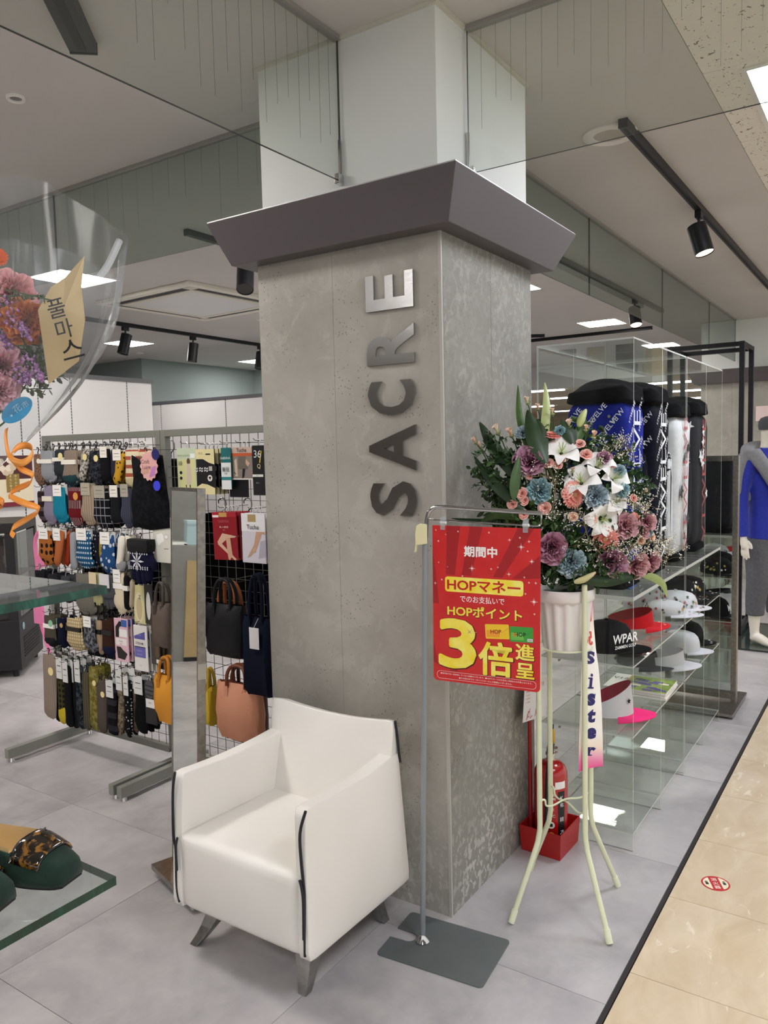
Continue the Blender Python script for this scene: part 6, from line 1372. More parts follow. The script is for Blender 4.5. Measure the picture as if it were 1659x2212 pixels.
# liner socks and flat packs
def pack(px, top, w, h, base, label, prints=(), texts=(), x=.22, behind=0, grp='hosiery packs on the racks', rk=None, step=.02, thick=.006, cat='package', rot=0.0):
    """flat hosiery pack: base card plus printed panels (u0, u1, v0, v1, colour) and texts (string, u, v, height, colour)"""
    f = fx(px, top, x) @ Matrix.Rotation(rot, 4, 'Z'); sc = (f.translation-CAM).dot(_f)/F_PX; W, H = w*sc*1.38, h*sc; t = thing('hosiery_pack', label, cat, tuple(f.translation), grp)
    MB().box(-W/2, W/2, -H, 0, 0, thick, f).build('card', M(base, .35), t, bev=.0012, seg=1); b = MB(); ms = []; z = thick+.0006
    def mi(c):
        if c not in ms: ms.append(c)
        return ms.index(c)
    for k, p in enumerate(prints):
        if p[0] == 'p': b.m(mi(p[2])).plate([(W*(u-.5), -H*v) for u, v in p[1]], f, z+.00012*k)
        else: u0, u1, v0, v1, c = p; b.m(mi(c)).plate([(W*(u0-.5), -H*v1), (W*(u1-.5), -H*v1), (W*(u1-.5), -H*v0), (W*(u0-.5), -H*v0)], f, z+.00012*k)
    for k, (s, u, v, hh, c) in enumerate(texts): b.m(mi(c)).text(s, f, h=hh*H, bold=.005, pos=(W*(u-.5), -H*v), z=z+.003)
    if ms: b.build('print', [M(c, .4) for c in ms], t, kind='stuff')
    MB().tube([f @ V((0, -.004, thick/2)), f @ V((0, .012, thick/2)), f @ V((.008, .018, thick/2)), f @ V((0, .026, thick/2)), f @ V((-.008, .02, thick/2))], .0022, 5).build('hanger', WHH, t, True)
    peg(rk or R1, f @ V((0, .02, 0)), x)
    for i in range(behind): dup(t, f.translation+V((step*(i+1), -.004*(i+1), 0)), label=nth(label, i))
    return t
oval = lambda cu, cv, ru, rv, n=14: [(cu+ru*math.cos(2*PI*i/n), cv+rv*math.sin(2*PI*i/n)) for i in range(n)]
pack(301, 1264, 27, 84, '#d3cd96', 'yellow-green footliner pack, fourth row right', (('p', oval(.5, .58, .42, .40), '#e0d7b4'), ('p', oval(.5, .6, .26, .3), '#c9b98e')), (('Z', .62, .3, .1, '#3a5a56'),))
pack(321, 1262, 19, 86, '#2b2b2e', 'black footliner with a white opening, fourth row right', (('p', oval(.5, .55, .28, .36), '#d8d6d0'),), x=.21)
pack(350, 1118, 42, 98, '#dad8cc', 'pale grey face mask pack left of the steel mirror', (('p', [(.2, .38), (.5, .34), (.62, .42), (.6, .52), (.3, .62), (.2, .52)], '#f3f2ee'), ('p', oval(.74, .42, .14, .06), '#c9c7bd'), ('p', oval(.74, .42, .1, .04), '#efeee9'), (.6, .85, .68, .69, '#2f2f2f')), (('ASTRO', .55, .2, .07, '#a5a49b'),), x=.2)
pack(262, 1336, 33, 94, '#e3b9c6', 'pink sock pack with a black sock shape, fifth row', (('p', [(.12, .2), (.4, .06), (.75, .07), (.8, .12), (.4, .2), (.34, .44), (.1, .44)], '#141416'), (.1, .9, .46, .62, '#f0ece8'), ('p', [(.14, .66), (.45, .66), (.6, .72), (.92, .8), (.7, .95), (.2, .93)], '#141416'), (.55, .95, .02, .18, '#3a62a8'), (.38, .95, .24, .42, '#efefec')), (('Tuche', .5, .52, .035, '#4a4a4a'), ('●●●●', .5, .585, .02, '#c9889a')), behind=3)
pack(304, 1351, 32, 100, '#e6e3de', 'white sock pack with violet bands and bold dark lettering, fifth row', (('p', [(.05, .24), (.85, .12), (.85, .30), (.05, .30)], '#5a57a3'), (.05, .85, .47, .70, '#6a66b3'), (.05, .85, .46, .48, '#2a2a38')), (('STREAM', .45, .385, .05, '#2a2c3a'), ('∿∿∿∿', .45, .2, .03, '#b9b7e0'), ('∿∿∿∿∿', .45, .55, .03, '#c9c7ea'), ('∿∿∿∿∿', .45, .63, .03, '#c9c7ea'), ('¥500', .5, .87, .02, '#8a8a8a')), behind=2)
pack(336, 1370, 20, 66, '#3f3b36', 'small dark sock pack with a barcode label, fifth row', ((.5, .95, .08, .24, '#eceae6'), (.5, .95, .3, .75, '#5a4c36'), (.6, .9, .82, .95, '#eceae6')), behind=2, x=.23)
pack(325, 1470, 26, 96, '#0f0f12', 'black slipper-sock pack with zebra knit, bottom row right', (('p', oval(.45, .2, .42, .22), '#4a4b50'), ('p', [(.1, .1), (.8, .12), (.8, .15), (.1, .13)], '#17171a'), ('p', [(.05, .2), (.85, .22), (.85, .25), (.05, .23)], '#17171a'), ('p', [(.1, .3), (.8, .32), (.8, .35), (.1, .33)], '#17171a'), (.1, .95, .42, .62, '#ece9e6')), (('SOLE', .5, .5, .03, '#55524e'),), x=.2, behind=1)
K2 = dict(rk=R2, x=.25)
pack(404, 968, 44, 120, '#c3d0b4', 'pale green tights pack with a small figure, behind the steel mirror top', (('p', [(.05, .2), (.95, .2), (.95, .84), (.05, .84)], '#d3d398'), ('p', oval(.6, .24, .09, .06), '#5a4238'), ('p', [(.5, .28), (.68, .28), (.74, .5), (.7, .66), (.46, .66), (.5, .45)], '#d0bfae'), (.42, .47, .66, .74, '#3a2a24'), (.62, .67, .66, .75, '#3a2a24'), ('p', oval(.2, .44, .07, .03), '#22262a'), ('p', oval(.2, .54, .07, .03), '#22262a'), (.7, .95, .1, .18, '#f0f0ec')), (('10', .2, .27, .08, '#5a6a5a'), ('BODY SUPPORT', .4, .13, .03, '#8aa07a')), **K2)
pack(444, 970, 41, 98, '#17171b', 'black and cream tights pack with a heart, right of the green one', (('p', [(0, 0), (1, 0), (1, .34), (.7, .3), (.4, .22), (0, .22)], '#e2d6a2'), ('p', [(0, .84), (.3, .76), (.6, .78), (1, .86), (1, 1), (0, 1)], '#e2d6a2'), ('p', oval(.74, .64, .13, .07), '#efece2'), ('p', [(.66, .62), (.74, .60), (.82, .62), (.74, .68)], '#1a1a1c'), (.7, .88, .38, .48, '#b9b5ac'), (.55, .8, .1, .13, '#1a1a1c')), (('PLUS ', .3, .09, .04, '#7a6f4a'), ('≈≈≈', .3, .45, .1, '#d8d8d8')), behind=3, **K2)
pack(489, 967, 21, 90, '#1f6a6c', 'teal and white hosiery card reading in Japanese', ((0, 1, .36, 1, '#e3e6e6'), (0, 1, .70, .78, '#2f7f80')), (('SABRINA', .5, .25, .06, '#cfe0de'), ('美', .3, .52, .12, '#3a4a4c'), ('脱', .7, .52, .12, '#3a4a4c'), ('伝線', .5, .62, .05, '#5a6a6a')), x=.24, rk=R2)
pack(522, 966, 47, 70, '#8a7f78', 'tights pack showing a model in a tweed dress', ((0, 1, 0, .18, '#c9b0a2'), (0, 1, .18, .28, '#c25a32'), ('p', [(.38, .28), (.72, .28), (.8, .68), (.36, .68)], '#6a6458'), ('p', [(.56, .66), (.68, .66), (.62, .92), (.52, .98)], '#1a1416'), ('p', [(.2, .4), (.3, .34), (.34, .9), (.22, .9)], '#c9b9a2'), ('p', [(.72, .36), (.9, .5), (.8, .6), (.7, .5)], '#d0a890'), (0, 1, .96, 1, '#e8e4de')), (('Tuche', .55, .09, .12, '#17171a'),), behind=1, **K2)
pack(517, 1034, 40, 40, '#0d0d12', 'black folded tights below the tweed dress pack', (), x=.262, rk=R2)
pack(561, 962, 30, 108, '#1b1c1f', 'dark tights pack with white and gold swirls at the pillar edge', (('p', [(.62, .1), (.7, .12), (.56, .36), (.5, .34)], '#d9b92e'), (.0, .75, .58, .63, '#e8e8e2')), (('36', .42, .17, .15, '#dcdcd8'), ('Q', .5, .42, .1, '#e4d9a0'), ('115', .35, .605, .025, '#222222'), ('暖かい', .4, .75, .03, '#a9a9a5')), x=.24, rk=R2)
LG_ = ('p', [(.18, .62), (.4, .44), (.98, .5), (.9, .53), (.62, .54), (.36, .66), (.94, .98), (.86, 1.0), (.2, .68)], '#d8b096')
pack(485, 1106, 52, 104, '#8e1220', 'red tights pack with crossed bare legs, front of its row', ((0, 1, 0, .1, '#a8202c'), (.3, .62, .01, .1, '#c49a5a'), (.02, .28, .06, .11, '#f0e6e2'), LG_, ('p', [(.54, .54), (.72, .54), (.78, .9), (.66, 1.0), (.6, .98)], '#cfa488')), (('SABRINA', .5, .19, .055, '#b5545c'), ('美しい素肌感', .5, .31, .04, '#e8cfc8'), ('自然に', .5, .37, .02, '#d8b0ac')), behind=4, step=.016, x=.24, rk=R2, rot=.03)
pack(548, 1109, 50, 108, '#d8d4dc', 'white tights pack with a bare leg, front of its row', ((0, 1, 0, .36, '#ecebee'), (.28, .62, .02, .17, '#b39a6a'), ('p', [(.62, .36), (.98, .36), (.98, .42), (.86, .4), (.62, .7), (.36, .86), (.22, .9), (.3, .82), (.52, .62)], '#c9a084'), ('p', [(.78, .56), (1, .52), (1, .86), (.7, .9)], '#b3afbd'), ('p', [(.46, .72), (.6, .66), (.58, .78), (.46, .78)], '#d0a98c')), (('Tuche', .5, .27, .09, '#17171a'),), behind=2, step=.018, x=.235, rk=R2)
# black camisole with its pink card
t = thing('black_camisole', 'black camisole bra with a pink scalloped card, right end of the top rows', 'garment', tuple(wp(318, 982, 'x', .19))); f = fx(318, 982, .19); s = .0025
MB().pillow([(a*s, c*s) for a, c in ((-42, 0), (-30, -4), (-20, -12), (0, -20), (24, -10), (30, 0), (40, -2), (44, -40), (52, -90), (50, -128), (0, -134), (-46, -128), (-50, -90), (-38, -40))], .02, f).build('cloth', P_('#0b0b0e', '#16161a', 'marl', .4), t, True, ang=70)
q = f @ Matrix.Translation((.045, -.05, .03)); cdo = MB().prism([((.052+.004*math.cos(14*a))*math.cos(a)*1.05, (.062+.004*math.cos(14*a))*math.sin(a)) for a in [2*PI*i/56 for i in range(56)]], .002, q).build('pink_card', M('#e0aaa4', .5), t)
b = MB(); b.m(0).text('Craft', q, h=.018, pos=(-.02, .02), z=.003).text('Luire', q, h=.018, pos=(-.014, -.004), z=.003); b.m(1).plate([(.0, -.05), (.038, -.04), (.046, .0), (.02, -.005)], q, .0025); b.m(2).plate([(-.044, -.036), (.0, -.03), (.0, -.012), (-.044, -.018)], q, .0027); b.build('card_print', [M('#7a5a58', .5), M('#bb7cb8', .5), M('#c79a86', .5)], cdo, kind='stuff')
MB().cyl(q @ V((.05, .05, .004)), q @ V((.05, .05, .006)), .024, n=22).build('navy_seal', M('#1b1c63', .5), t); MB().cyl(q @ V((.05, -.085, .004)), q @ V((.05, -.085, .006)), .022, n=22).build('blue_seal', M('#3a3fd6', .5), t)
for d in (-.03, .03): loop_hook(f @ Matrix.Translation((d+.02, -.005, .0)), .024, t)
peg(R1, f @ V((0, .02, 0)), .19)
# tote bags
def tote(px, top, w, h, mt, hm, label, x=.19, hh=45, taper=.0, tagc=None, hx_=.22, depth=.035, patch=True, rk=None, cut=.12):
    f = fx(px, top, x); sc = (f.translation-CAM).dot(_f)/F_PX; W, H = w*sc*1.38/2, h*sc; t = thing('tote_bag', label, 'bag', tuple(f.translation), 'tote bags on the racks')
    b = MB(); n = 9; rows = ((0, .012, 1), (-.1*H, depth*.8, 1.0), (-.5*H, depth, 1+taper*.5), (-(1-cut)*H, depth*.95, 1+taper), (-H, depth*.5, 1+taper-cut*.9)); prev = None
    for y, dz, k in rows:
        ring = [(W*k*math.copysign(abs(math.cos(a))**.35, math.cos(a)), y, dz*math.copysign(abs(math.sin(a))**.6, math.sin(a))+.006*math.sin(7*a+y*40)) for a in [2*PI*i/28 for i in range(28)]]
        r = b.vs(ring, f)
        if prev: b.bridge(prev, r)
        prev = r
    b.face(prev); b.build('body', mt, t, True, ang=50); hL = hh*sc
    for zz in (.022, -.022): MB().tube(spl([f @ V((-W*hx_*2, -.02, zz)), f @ V((-W*hx_*2, hL*.45, zz*.8)), f @ V((-W*hx_*1.3, hL*.88, zz*.5)), f @ V((0, hL, zz*.5)), f @ V((W*hx_*1.3, hL*.88, zz*.5)), f @ V((W*hx_*2, hL*.45, zz*.8)), f @ V((W*hx_*2, -.02, zz))], 4), .0075, 8).build('handle', hm, t, True)
    for sx_ in (-1, 1): MB().box(sx_*W*hx_*2-.010, sx_*W*hx_*2+.010, -.055, -.012, depth*.75, depth*.75+.004, f).build('handle_patch', hm if patch else mt, t, bev=.001)
    if tagc: MB().box(*tagc, depth+.008, depth+.010, f).build('swing_tag', M('#e9e6e8', .5), t, bev=.0006); MB().tube([f @ V(((tagc[0]+tagc[1])/2, tagc[3], depth+.009)), f @ V(((tagc[0]+tagc[1])/2+.01, .0, depth*.8))], .0008, 4).build('tag_string', WPR, t)
    peg(rk or R2, f @ V((0, hL-.01, 0)), x); return t
LB = M('#0e0f12', .5, n=(6, '#141518', 3), bump=(60, .25), spec=.25); NV_ = M('#111627', .8, bump=(300, .15), spec=.12); SAL = M('#c07f5e', .55, n=(4, '#cf9071', 4), bump=(70, .25)); BRN = M('#5e2a18', .4, n=(5, '#74381f'))
tote(352, 1300, 38, 98, M('#574b42', .6, n=(5, '#64574d')), M('#3f342d', .5), 'grey-brown tote half hidden by the steel mirror, on the sock rack', .17, 42, rk=R1)
tote(362, 1458, 50, 104, M('#d08a1d', .6, n=(5, '#db9827')), M('#b57316', .5), 'orange-yellow tote at the left of the steel mirror', .15, 40, rk=R1, cut=.3)
tote(452, 1480, 22, 86, M('#d7b62a', .6), M('#b3951f', .5), 'bright yellow tote peeping out right of the mirror', .24, 36)
tote(497, 1312, 78, 108, M('#8a4a22', .45), M('#9a5427', .45), 'russet brown tote hanging behind the black one', .29, 56)
tote(487, 1304, 78, 114, LB, LB, 'black leather tote with a white swing tag, below the stocking packs', .2, 54, tagc=(-.15, -.09, -.15, -.055))
tote(560, 1332, 60, 172, NV_, NV_, 'tall navy tote with a blank white tag, against the pillar edge', .16, 92, tagc=(-.015, .035, -.12, -.035), cut=.08)
tote(527, 1476, 84, 128, M('#40140f', .5), M('#4a1b13', .45), 'dark maroon tote behind the salmon one', .25, 40)
tote(517, 1476, 88, 124, SAL, BRN, 'salmon leather tote with brown handles, lowest beside the armchair', .17, 40, patch=False, cut=.22, taper=.06)
for i, (px, w, lb) in enumerate(((480, 50, 'left'), (535, 56, 'right'))):
    hanging('black_garment', 'black garment on the far side of the stocking rack, %s one' % lb, tuple(wp(px, 1085, 'x', .47+.09*i)), .30, .58, M('#070708', .9, spec=.08))

for i, (py, y, c) in enumerate(((966, 2.50, '#0e0e11'), (966, 2.28, '#15151b'), (966, 2.06, '#0c0c10'), (966, 1.84, '#17171c'), (1175, 2.45, '#121218'), (1175, 2.2, '#1d1c20'), (1175, 1.95, '#0d0d11'))):
    hanging('dark_garment', 'dark garment on the far side of the sock rack, showing only between the socks', (.54, y, wp(200, py, 'x', .54).z), .26, .40 if py < 1000 else   .62, M(c, .9, spec=.08), grp='dark garments behind the sock rack')
# ---------------------------------------------------------------- leaning steel mirror beside the racks
t = thing('narrow_mirror', 'narrow steel fitting mirror standing on a flat base left of the armchair', 'mirror', (-.30, .92, 0))
L0 = V((-.335, 1.03, 0)); uu = V((-.2999, -.9540, 0)); nn = V((.9540, -.2999, 0)); b0 = L0+nn*.07+V((0, 0, .04)); t0 = L0+nn*.127+V((0, 0, 1.39)); mf = FR(b0, uu, t0-b0); LH = (t0-b0).length; MW = .215
SM = M('#9c9791', .27, 1.0, n=(50, '#88837d', 2))      # local z = towards -x (front)
zz = (mf.to_3x3() @ V((0, 0, 1))).dot(nn); sg_ = -1 if zz > 0 else 1
def mbx(x0, x1, y0, y1, d0, d1): z0, z1 = sorted((sg_*-d0, sg_*-d1)); return MB().box(x0, x1, y0, y1, z0, z1, mf)
mbx(.010, MW-.008, .01, LH-.012, .0012, .006).build('mirror_glass', MIRROR, t); mbx(.004, MW-.004, .006, LH-.006, .006, .022).build('backing', M('#55524e', .5), t)
mbx(0, .010, 0, LH, 0, .024).build('frame_post', SM, t, bev=.001); mbx(MW-.008, MW, 0, LH, 0, .030).build('frame_post', SM, t, bev=.001); mbx(.010, MW-.008, LH-.012, LH, 0, .024).build('frame_rail', SM, t); mbx(.010, MW-.008, 0, .01, 0, .024).build('frame_rail', SM, t)
mbx(MW-.0005, MW+.0015, LH*.52, LH*.56, 0, .031).build('tape_strip', M('#b3aea6', .35, .8), t)
bf = FR(L0+V((0, 0, 0)), uu, nn); 
MB().box(-.01, .31, -.005, .30, .022, .042, bf).build('base_plate', SM, t, bev=.002)
for x, y in ((.02, .02), (.28, .02), (.02, .27), (.28, .27)): MB().cyl(bf @ V((x, y, 0)), bf @ V((x, y, .022)), .014, .01, 12).build('levelling_foot', CHROME, t, True)
# ---------------------------------------------------------------- concrete counter that the narrow mirror shows
CM = M('#85837e', .75, n=(3, '#979590', 5))
struct(MB().box(-4.5, .5, 5.3, 5.4, 0, CEIL).build('wall_left', CM))
t = thing('concrete_counter', 'concrete-look counter with a wooden front panel, seen only in the narrow mirror', 'counter', (-1.3, 4.7, 0))
MB().box(-2.2, -.45, 4.42, 5.0, 0, .92).build('carcass', CM, t, bev=.003); MB().box(-2.05, -.735, 4.405, 4.42, .035, .80).build('wood_panel', M('#b59a6c', .5, n=(6, '#c2a877', 5)), t); MB().box(-2.05, -.735, 4.41, 4.42, 0, .035).build('plinth_strip', BLACK, t)
t = thing('blue_box', 'pale blue box standing on the concrete counter, seen in the narrow mirror', 'box', (-.9, 4.55, .92)); MB().box(-1.02, -.735, 4.46, 4.66, .922, 1.10).build('carton', M('#b9d2d6', .5), t); MB().box(-1.025, -.73, 4.455, 4.665, 1.09, 1.112).build('lid', M('#c4dade', .5), t)
t = thing('paper_sheets', 'white paper sheets lying on the concrete counter beside the blue box', 'papers', (-.6, 4.5, .92)); MB().box(-.71, -.50, 4.44, 4.62, .922, .93).build('sheet', WPR, t); MB().box(-.69, -.52, 4.46, 4.6, .93, .936, Matrix.Rotation(.01, 4, 'Z')).build('sheet', WPR, t)

# ---------------------------------------------------------------- black chest freezer by the slotted wall
FZ = thing('display_freezer', 'black glass-door display fridge with red bags inside, behind the sock rack', 'display fridge', (1.0, 4.05, 0))
f = FR((.905, 3.862, 0), V((1.25, 4.20, 0))-V((.905, 3.862, 0)), (-.7, .7, 0)); FB = M('#121214', .45); e1 = V((.345, .338, 0)).normalized()
f2 = FR((.905, 3.862, 0), e1, (-e1.y, e1.x, 0))
MB().box(0, .62, 0, .62, .05, .40, f2).build('base_cabinet', FB, FZ, bev=.006); MB().box(0, .62, 0, .62, 1.00, 1.07, f2).build('top', FB, FZ, bev=.006)
for x, y in ((0, 0), (.56, 0), (0, .56), (.56, .56)): MB().box(x, x+.06, y, y+.06, .40, 1.0, f2).build('corner_post', FB, FZ)
for a in ((.03, .59, .61, .618), (.03, .59, .30, .31)): MB().box(*a, .40, 1.0, f2).build('inner_panel', FB, FZ)
FG = clear('#c9cfcd', 1.5, haze='#55595a', hk=.10, name='door_glass')
MB().box(.06, .56, .004, .010, .41, .99, f2).build('glass_door', FG, FZ); MB().box(.004, .010, .06, .56, .41, .99, f2).build('glass_side', FG, FZ); MB().box(.06, .56, .03, .59, .68, .69, f2).build('shelf', M('#8a8d8e', .3, .6), FZ)
b = MB()
for i in range(7): b.box(.10, .52, -.003, .0, .12+.022*i, .13+.022*i, f2)
b.build('vent_louvres', M('#050506', .6), FZ, kind='stuff'); MB().cyl(f2 @ V((.10, -.001, .34)), f2 @ V((.10, -.004, .34)), .026, n=18).build('round_sticker', M('#8fb4bf', .5), FZ)
for x, y in ((.05, .05), (.57, .05), (.05, .57), (.57, .57)): MB().cyl(f2 @ V((x, y, 0)), f2 @ V((x, y, .05)), .02, n=10).build('caster', BLACK, FZ)
REDB = M('#a3262a', .22, n=(14, '#c23a3a', 3), coat=.4)
for i, (x, y, z, w, h) in enumerate(((.20, .16, .42, .22, .24), (.45, .16, .42, .20, .23), (.18, .16, .692, .22, .27), (.43, .17, .692, .20, .26), (.14, .42, .42, .20, .24), (.14, .42, .692, .20, .27))):
    q = f2 @ Matrix.Translation((x, y, z+h)); q = q @ Matrix.Rotation(PI/2, 4, 'X') if i < 4 else q @ Matrix.Rotation(-PI/2, 4, 'Z') @ Matrix.Rotation(PI/2, 4, 'X')
    t = thing('foil_bag', 'red foil food bag in the black fridge, %s' % ('lower shelf left', 'lower shelf right', 'upper shelf left', 'upper shelf right', 'lower shelf at the side glass', 'upper shelf at the side glass')[i], 'food bag', tuple(f2 @ V((x, y, z))), 'red bags in the fridge')
    MB().pillow([(-w/2, 0), (0, -.004), (w/2, 0), (w*.46, -h*.5), (w/2, -h), (0, -h), (-w/2, -h), (-w*.46, -h*.5)], .035, q).build('foil', REDB, t, True); MB().box(-.02, .02, -h*.7, -h*.5, .036, .0375, q).build('label', M('#d9b9b0', .5), t)
# poster on the wall and the pink thing
pf2 = FR(wp(-12, 985, 'y', 4.985), (1, 0, 0), (0, 0, 1)); sc = (pf2.translation-CAM).dot(_f)/F_PX; W, H = 78*sc*1.1, 112*sc
t = thing('food_poster', 'maroon and cream food poster with pale buns on the white wall, behind the ribbon', 'poster', tuple(pf2.translation)); MB().box(0, W, -H, 0, 0, .004, pf2).build('sheet', M('#e4d7bb', .5), t)
b = MB(); b.m(0).plate([(0, -H*.46), (W, -H*.46), (W, 0), (0, 0)], pf2, .005); b.m(1).plate([(0, -H), (W, -H), (W, -H*.91), (0, -H*.91)], pf2, .005); b.m(2).plate([(W*.26, -H*.72), (W*.62, -H*.72), (W*.62, -H*.36), (W*.26, -H*.36)], pf2, .0055)
rr = random.Random(8)
for i in range(16): x, y = rr.uniform(.08, .85)*W, -rr.uniform(.05, .33)*H; b.m(3 if i % 2 else 4).plate(arc((x, y), W*.085, 0, 2*PI, 13)[:-1], pf2, .0052+.0001*i)
for i, s in enumerate(('かりんとう', 'まんじゅう')): 
    for j, c in enumerate(s): b.m(5).text(c, pf2, h=H*.045, pos=(W*(.52-.14*i), -H*(.40+.065*j)), z=.006)
b.m(0).plate([(W*.3, -H*.84), (W*.37, -H*.84), (W*.37, -H*.76), (W*.3, -H*.76)], pf2, .0055)
b.build('poster_print', [M('#4a1a1e', .5), M('#7a1c2c', .5), M('#8f7434', .5), M('#cdb9a0', .5), M('#e3d5c2', .5), M('#efe4c0', .5)], t, kind='stuff')
t = thing('pink_chair', 'bright pink plastic frame showing behind the sock rack beside the black fridge', 'chair', tuple(wp(86, 1240, 'x', .62))); PK = M('#ee86b4', .4)
def px_(L, x): return [wp(a, c, 'x', x) for a, c in L]
MB().tube(spl(px_([(84, 1330), (82, 1240), (76, 1180), (80, 1155), (92, 1146), (110, 1144)], .62), 4), .012, 8).build('leg', PK, t, True)
MB().prism([(0, 0), (.09, .02), (.10, .10), (.0, .08)], .02, FR(wp(84, 1228, 'x', .62), (0, -1, 0), (0, 0, 1))).build('seat', PK, t, bev=.004); MB().prism([(0, 0), (.09, .0), (.085, .11), (.0, .12)], .02, FR(wp(80, 1345, 'x', .62), (0, -1, 0), (0, 0, 1))).build('brace', PK, t, bev=.004)
MB().tube([wp(84, 1330, 'x', .62), wp(112, 1425, 'x', .62), V((wp(112, 1425, 'x', .62).x, wp(112, 1425, 'x', .62).y, 0))], .012, 8).build('leg', PK, t, True)

# ---------------------------------------------------------------- green-edged glass fixture in the left foreground
GT = clear('#f5f8f7', 1.5, haze='#cfd8d4', hk=.05, name='table_glass')
def green_edge():
    t = NT('green_glass_edge'); co = t.co('Object', scale=(3, 3, 1)); t.col(t.ramp(t.noise(co, 5, 4, .6, 1.2), [(.35, '#06281f'), (.55, '#0b3b2e'), (.75, '#23705a')])); t.b.inputs['Roughness'].default_value = .12; return t.m
GE = green_edge()
cA = cpt(231, 1265, 1.2); cB = cpt(250.7, 1893, 1.2); GXc, GYc = cA.x, cA.y
t = thing('glass_shelf_table', 'two-tier glass display table with green polished edges in the left foreground', 'display table', (GXc-.5, GYc+.25, 0))
def gsheet(z, th, x1, y0, nm):
    b = MB(); b.sheet(x1-1.0, x1, y0, y0+.55, z-th, z, 'z'); return b.build(nm, [GT, GE], t, bev=0)
gsheet(cA.z, .0125, cA.x, cA.y, 'upper_glass'); gsheet(cB.z, .0135, cB.x, cB.y, 'lower_glass')
for x, y in ((cB.x-.55, cB.y+.30), (cB.x-.85, cB.y+.30)): MB().cyl((x, y, 0), (x, y, cA.z-.0125), .02, n=20).build('steel_post', CHROME, t, True)
MB().cyl((cB.x-.7, cB.y+.3, 0), (cB.x-.7, cB.y+.3, .02), .28, n=40).build('base_disc', ST2, t)
# green suede pumps on the lower glass
SUE = M('#0c2219', .95, n=(18, '#153326', 3), sheen=.06, bump=(200, .2)); INS = M('#e6c994', .6, n=(5, '#dcbb83')); SOLE = M('#14100e', .6)
def tortoise():
    tt = NT('tortoiseshell'); co = tt.co('Object'); tt.col(tt.ramp(tt.noise(co, 55, 3, .55, 1.0), [(.44, '#0d0908'), (.52, '#22150c'), (.58, '#7d541d'), (.78, '#96702f')])); tt.b.inputs['Roughness'].default_value = .08; tt.b.inputs['Coat Weight'].default_value = 1; return tt.m
TOR = tortoise()
def pump(o, ang, label, mirror=1):
    """local x = toe direction, z up; toe tip at x = 0, heel at x = -.235"""
    tt = thing('suede_pump', label, 'shoe', tuple(o)); fr = Matrix.Translation(o) @ Matrix.Rotation(ang, 4, 'Z'); L = .235
    hw = lambda s: .040*(1-.0*s)*max(.0, min(1, (s/.07)))**.42*(1 if s < .32 else 1-.32*((s-.32)/.4) if s < .72 else .68+.0*(s-.72))*(1 if s < .9 else math.sqrt(max(.02, 1-((s-.9)/.1)**2)))
    hw = lambda s: (.027+.0135*math.sin(min(1, s/.30)*PI/2)) * (1-.22*max(0, min(1, (s-.35)/.35))) * (math.sqrt(max(.0001, 1-((s-.9)/.1)**2)) if s > .9 else 1) * (min(1, .80+.20*(s/.04)) if s < .04 else 1)
    toph = lambda s: .022+.030*min(1, s/.30)**.7 if s < .34 else .052+.006*(s-.34)
    N = 26; m = 9
    b = MB(); rows = []
    for i in range(N+1):
        s = i/N; w = hw(s); h = toph(s); r = []
        op = max(0, min(1, (s-.34)/.05))      # the throat opens behind the vamp
        for j in range(2*m+1):
            a = PI*j/(2*m); c, sn = math.cos(a), math.sin(a); y = -w*math.copysign(abs(c)**.55, c); z = .004+h*abs(sn)**.75
            if op > 0: y = -w*math.copysign(abs(c)**.55, c) if abs(c) > .42 else None
            r.append((y, z))
        if op > 0:
            P = []; k = [q for q in range(2*m+1) if r[q][0] is not None]
            for j in range(2*m+1):
                side = -1 if j < m else 1; u = min(j, 2*m-j)/m; P.append((side*w*(1-.10*u*u), .004+h*u*1.0))
            P[m] = (w*.9, .004+h) if False else P[m]
            r = P
        rows.append([b.bm.verts.new(fr @ V((-L*s, y*mirror, z))) for y, z in r])
    for i in range(N):
        sm = (i+.5)/N
        for j in range(2*m):
            if sm > .36 and j in (m-1, m): continue
            b.face((rows[i][j], rows[i+1][j], rows[i+1][j+1], rows[i][j+1]))
    b.face(rows[0]); up = b.build('suede_upper', SUE, tt, True, ang=180)
    sd = up.modifiers.new('thickness', 'SOLIDIFY'); sd.thickness = .0022; sd.offset = 0
    O = [(-L*s, hw(s)*mirror*.97) for s in [i/30 for i in range(31)]]; P = O+[(x, -y) for x, y in O[::-1]]
    MB().prism(P, .004, fr).build('sole', SOLE, tt)
    MB().prism([(x*.98-.004, y*.93) for x, y in P], .003, fr, .008).build('insole', INS, tt)
    MB().prism([(-L+.0+.05*k, s_*.022) for k, s_ in ((0.02, 1), (1, 1), (1, -1), (.02, -1))], .0, fr) if False else None
    # inner lining: cream walls inside the throat
    b = MB(); 
    for sgn in (-1, 1):
        b.grid(lambda u, v: fr @ V((-L*(.37+.60*u), sgn*mirror*(hw(.37+.60*u)-.0035)*(.97-.09*v*v), .010+(toph(.37+.60*u)-.008)*v)), 14, 4)
    b.build('lining', INS, tt, True)
    # tortoiseshell plate curving over the vamp
    b = MB(); k0 = MB()
    def pl(u, v):
        s = .13+.205*u; w = hw(s)*1.02; a = PI*(.16+.68*v); h = toph(s); return fr @ V((-L*s, -w*.98*math.copysign(abs(math.cos(a))**.55, math.cos(a))*mirror, .0055+(h+.0015)*abs(math.sin(a))**.75))
    b.grid(pl, 10, 13); pt = b.build('tortoise_plate', TOR, tt, True, ang=180, recalc=True); sd = pt.modifiers.new('thickness', 'SOLIDIFY'); sd.thickness = .0045; sd.offset = 1 if True else 0
    return tt
zt_ = cB.z+.001
toeA = V((-1.425, -.140, zt_)); toeB = V((-1.518, -.118, zt_))
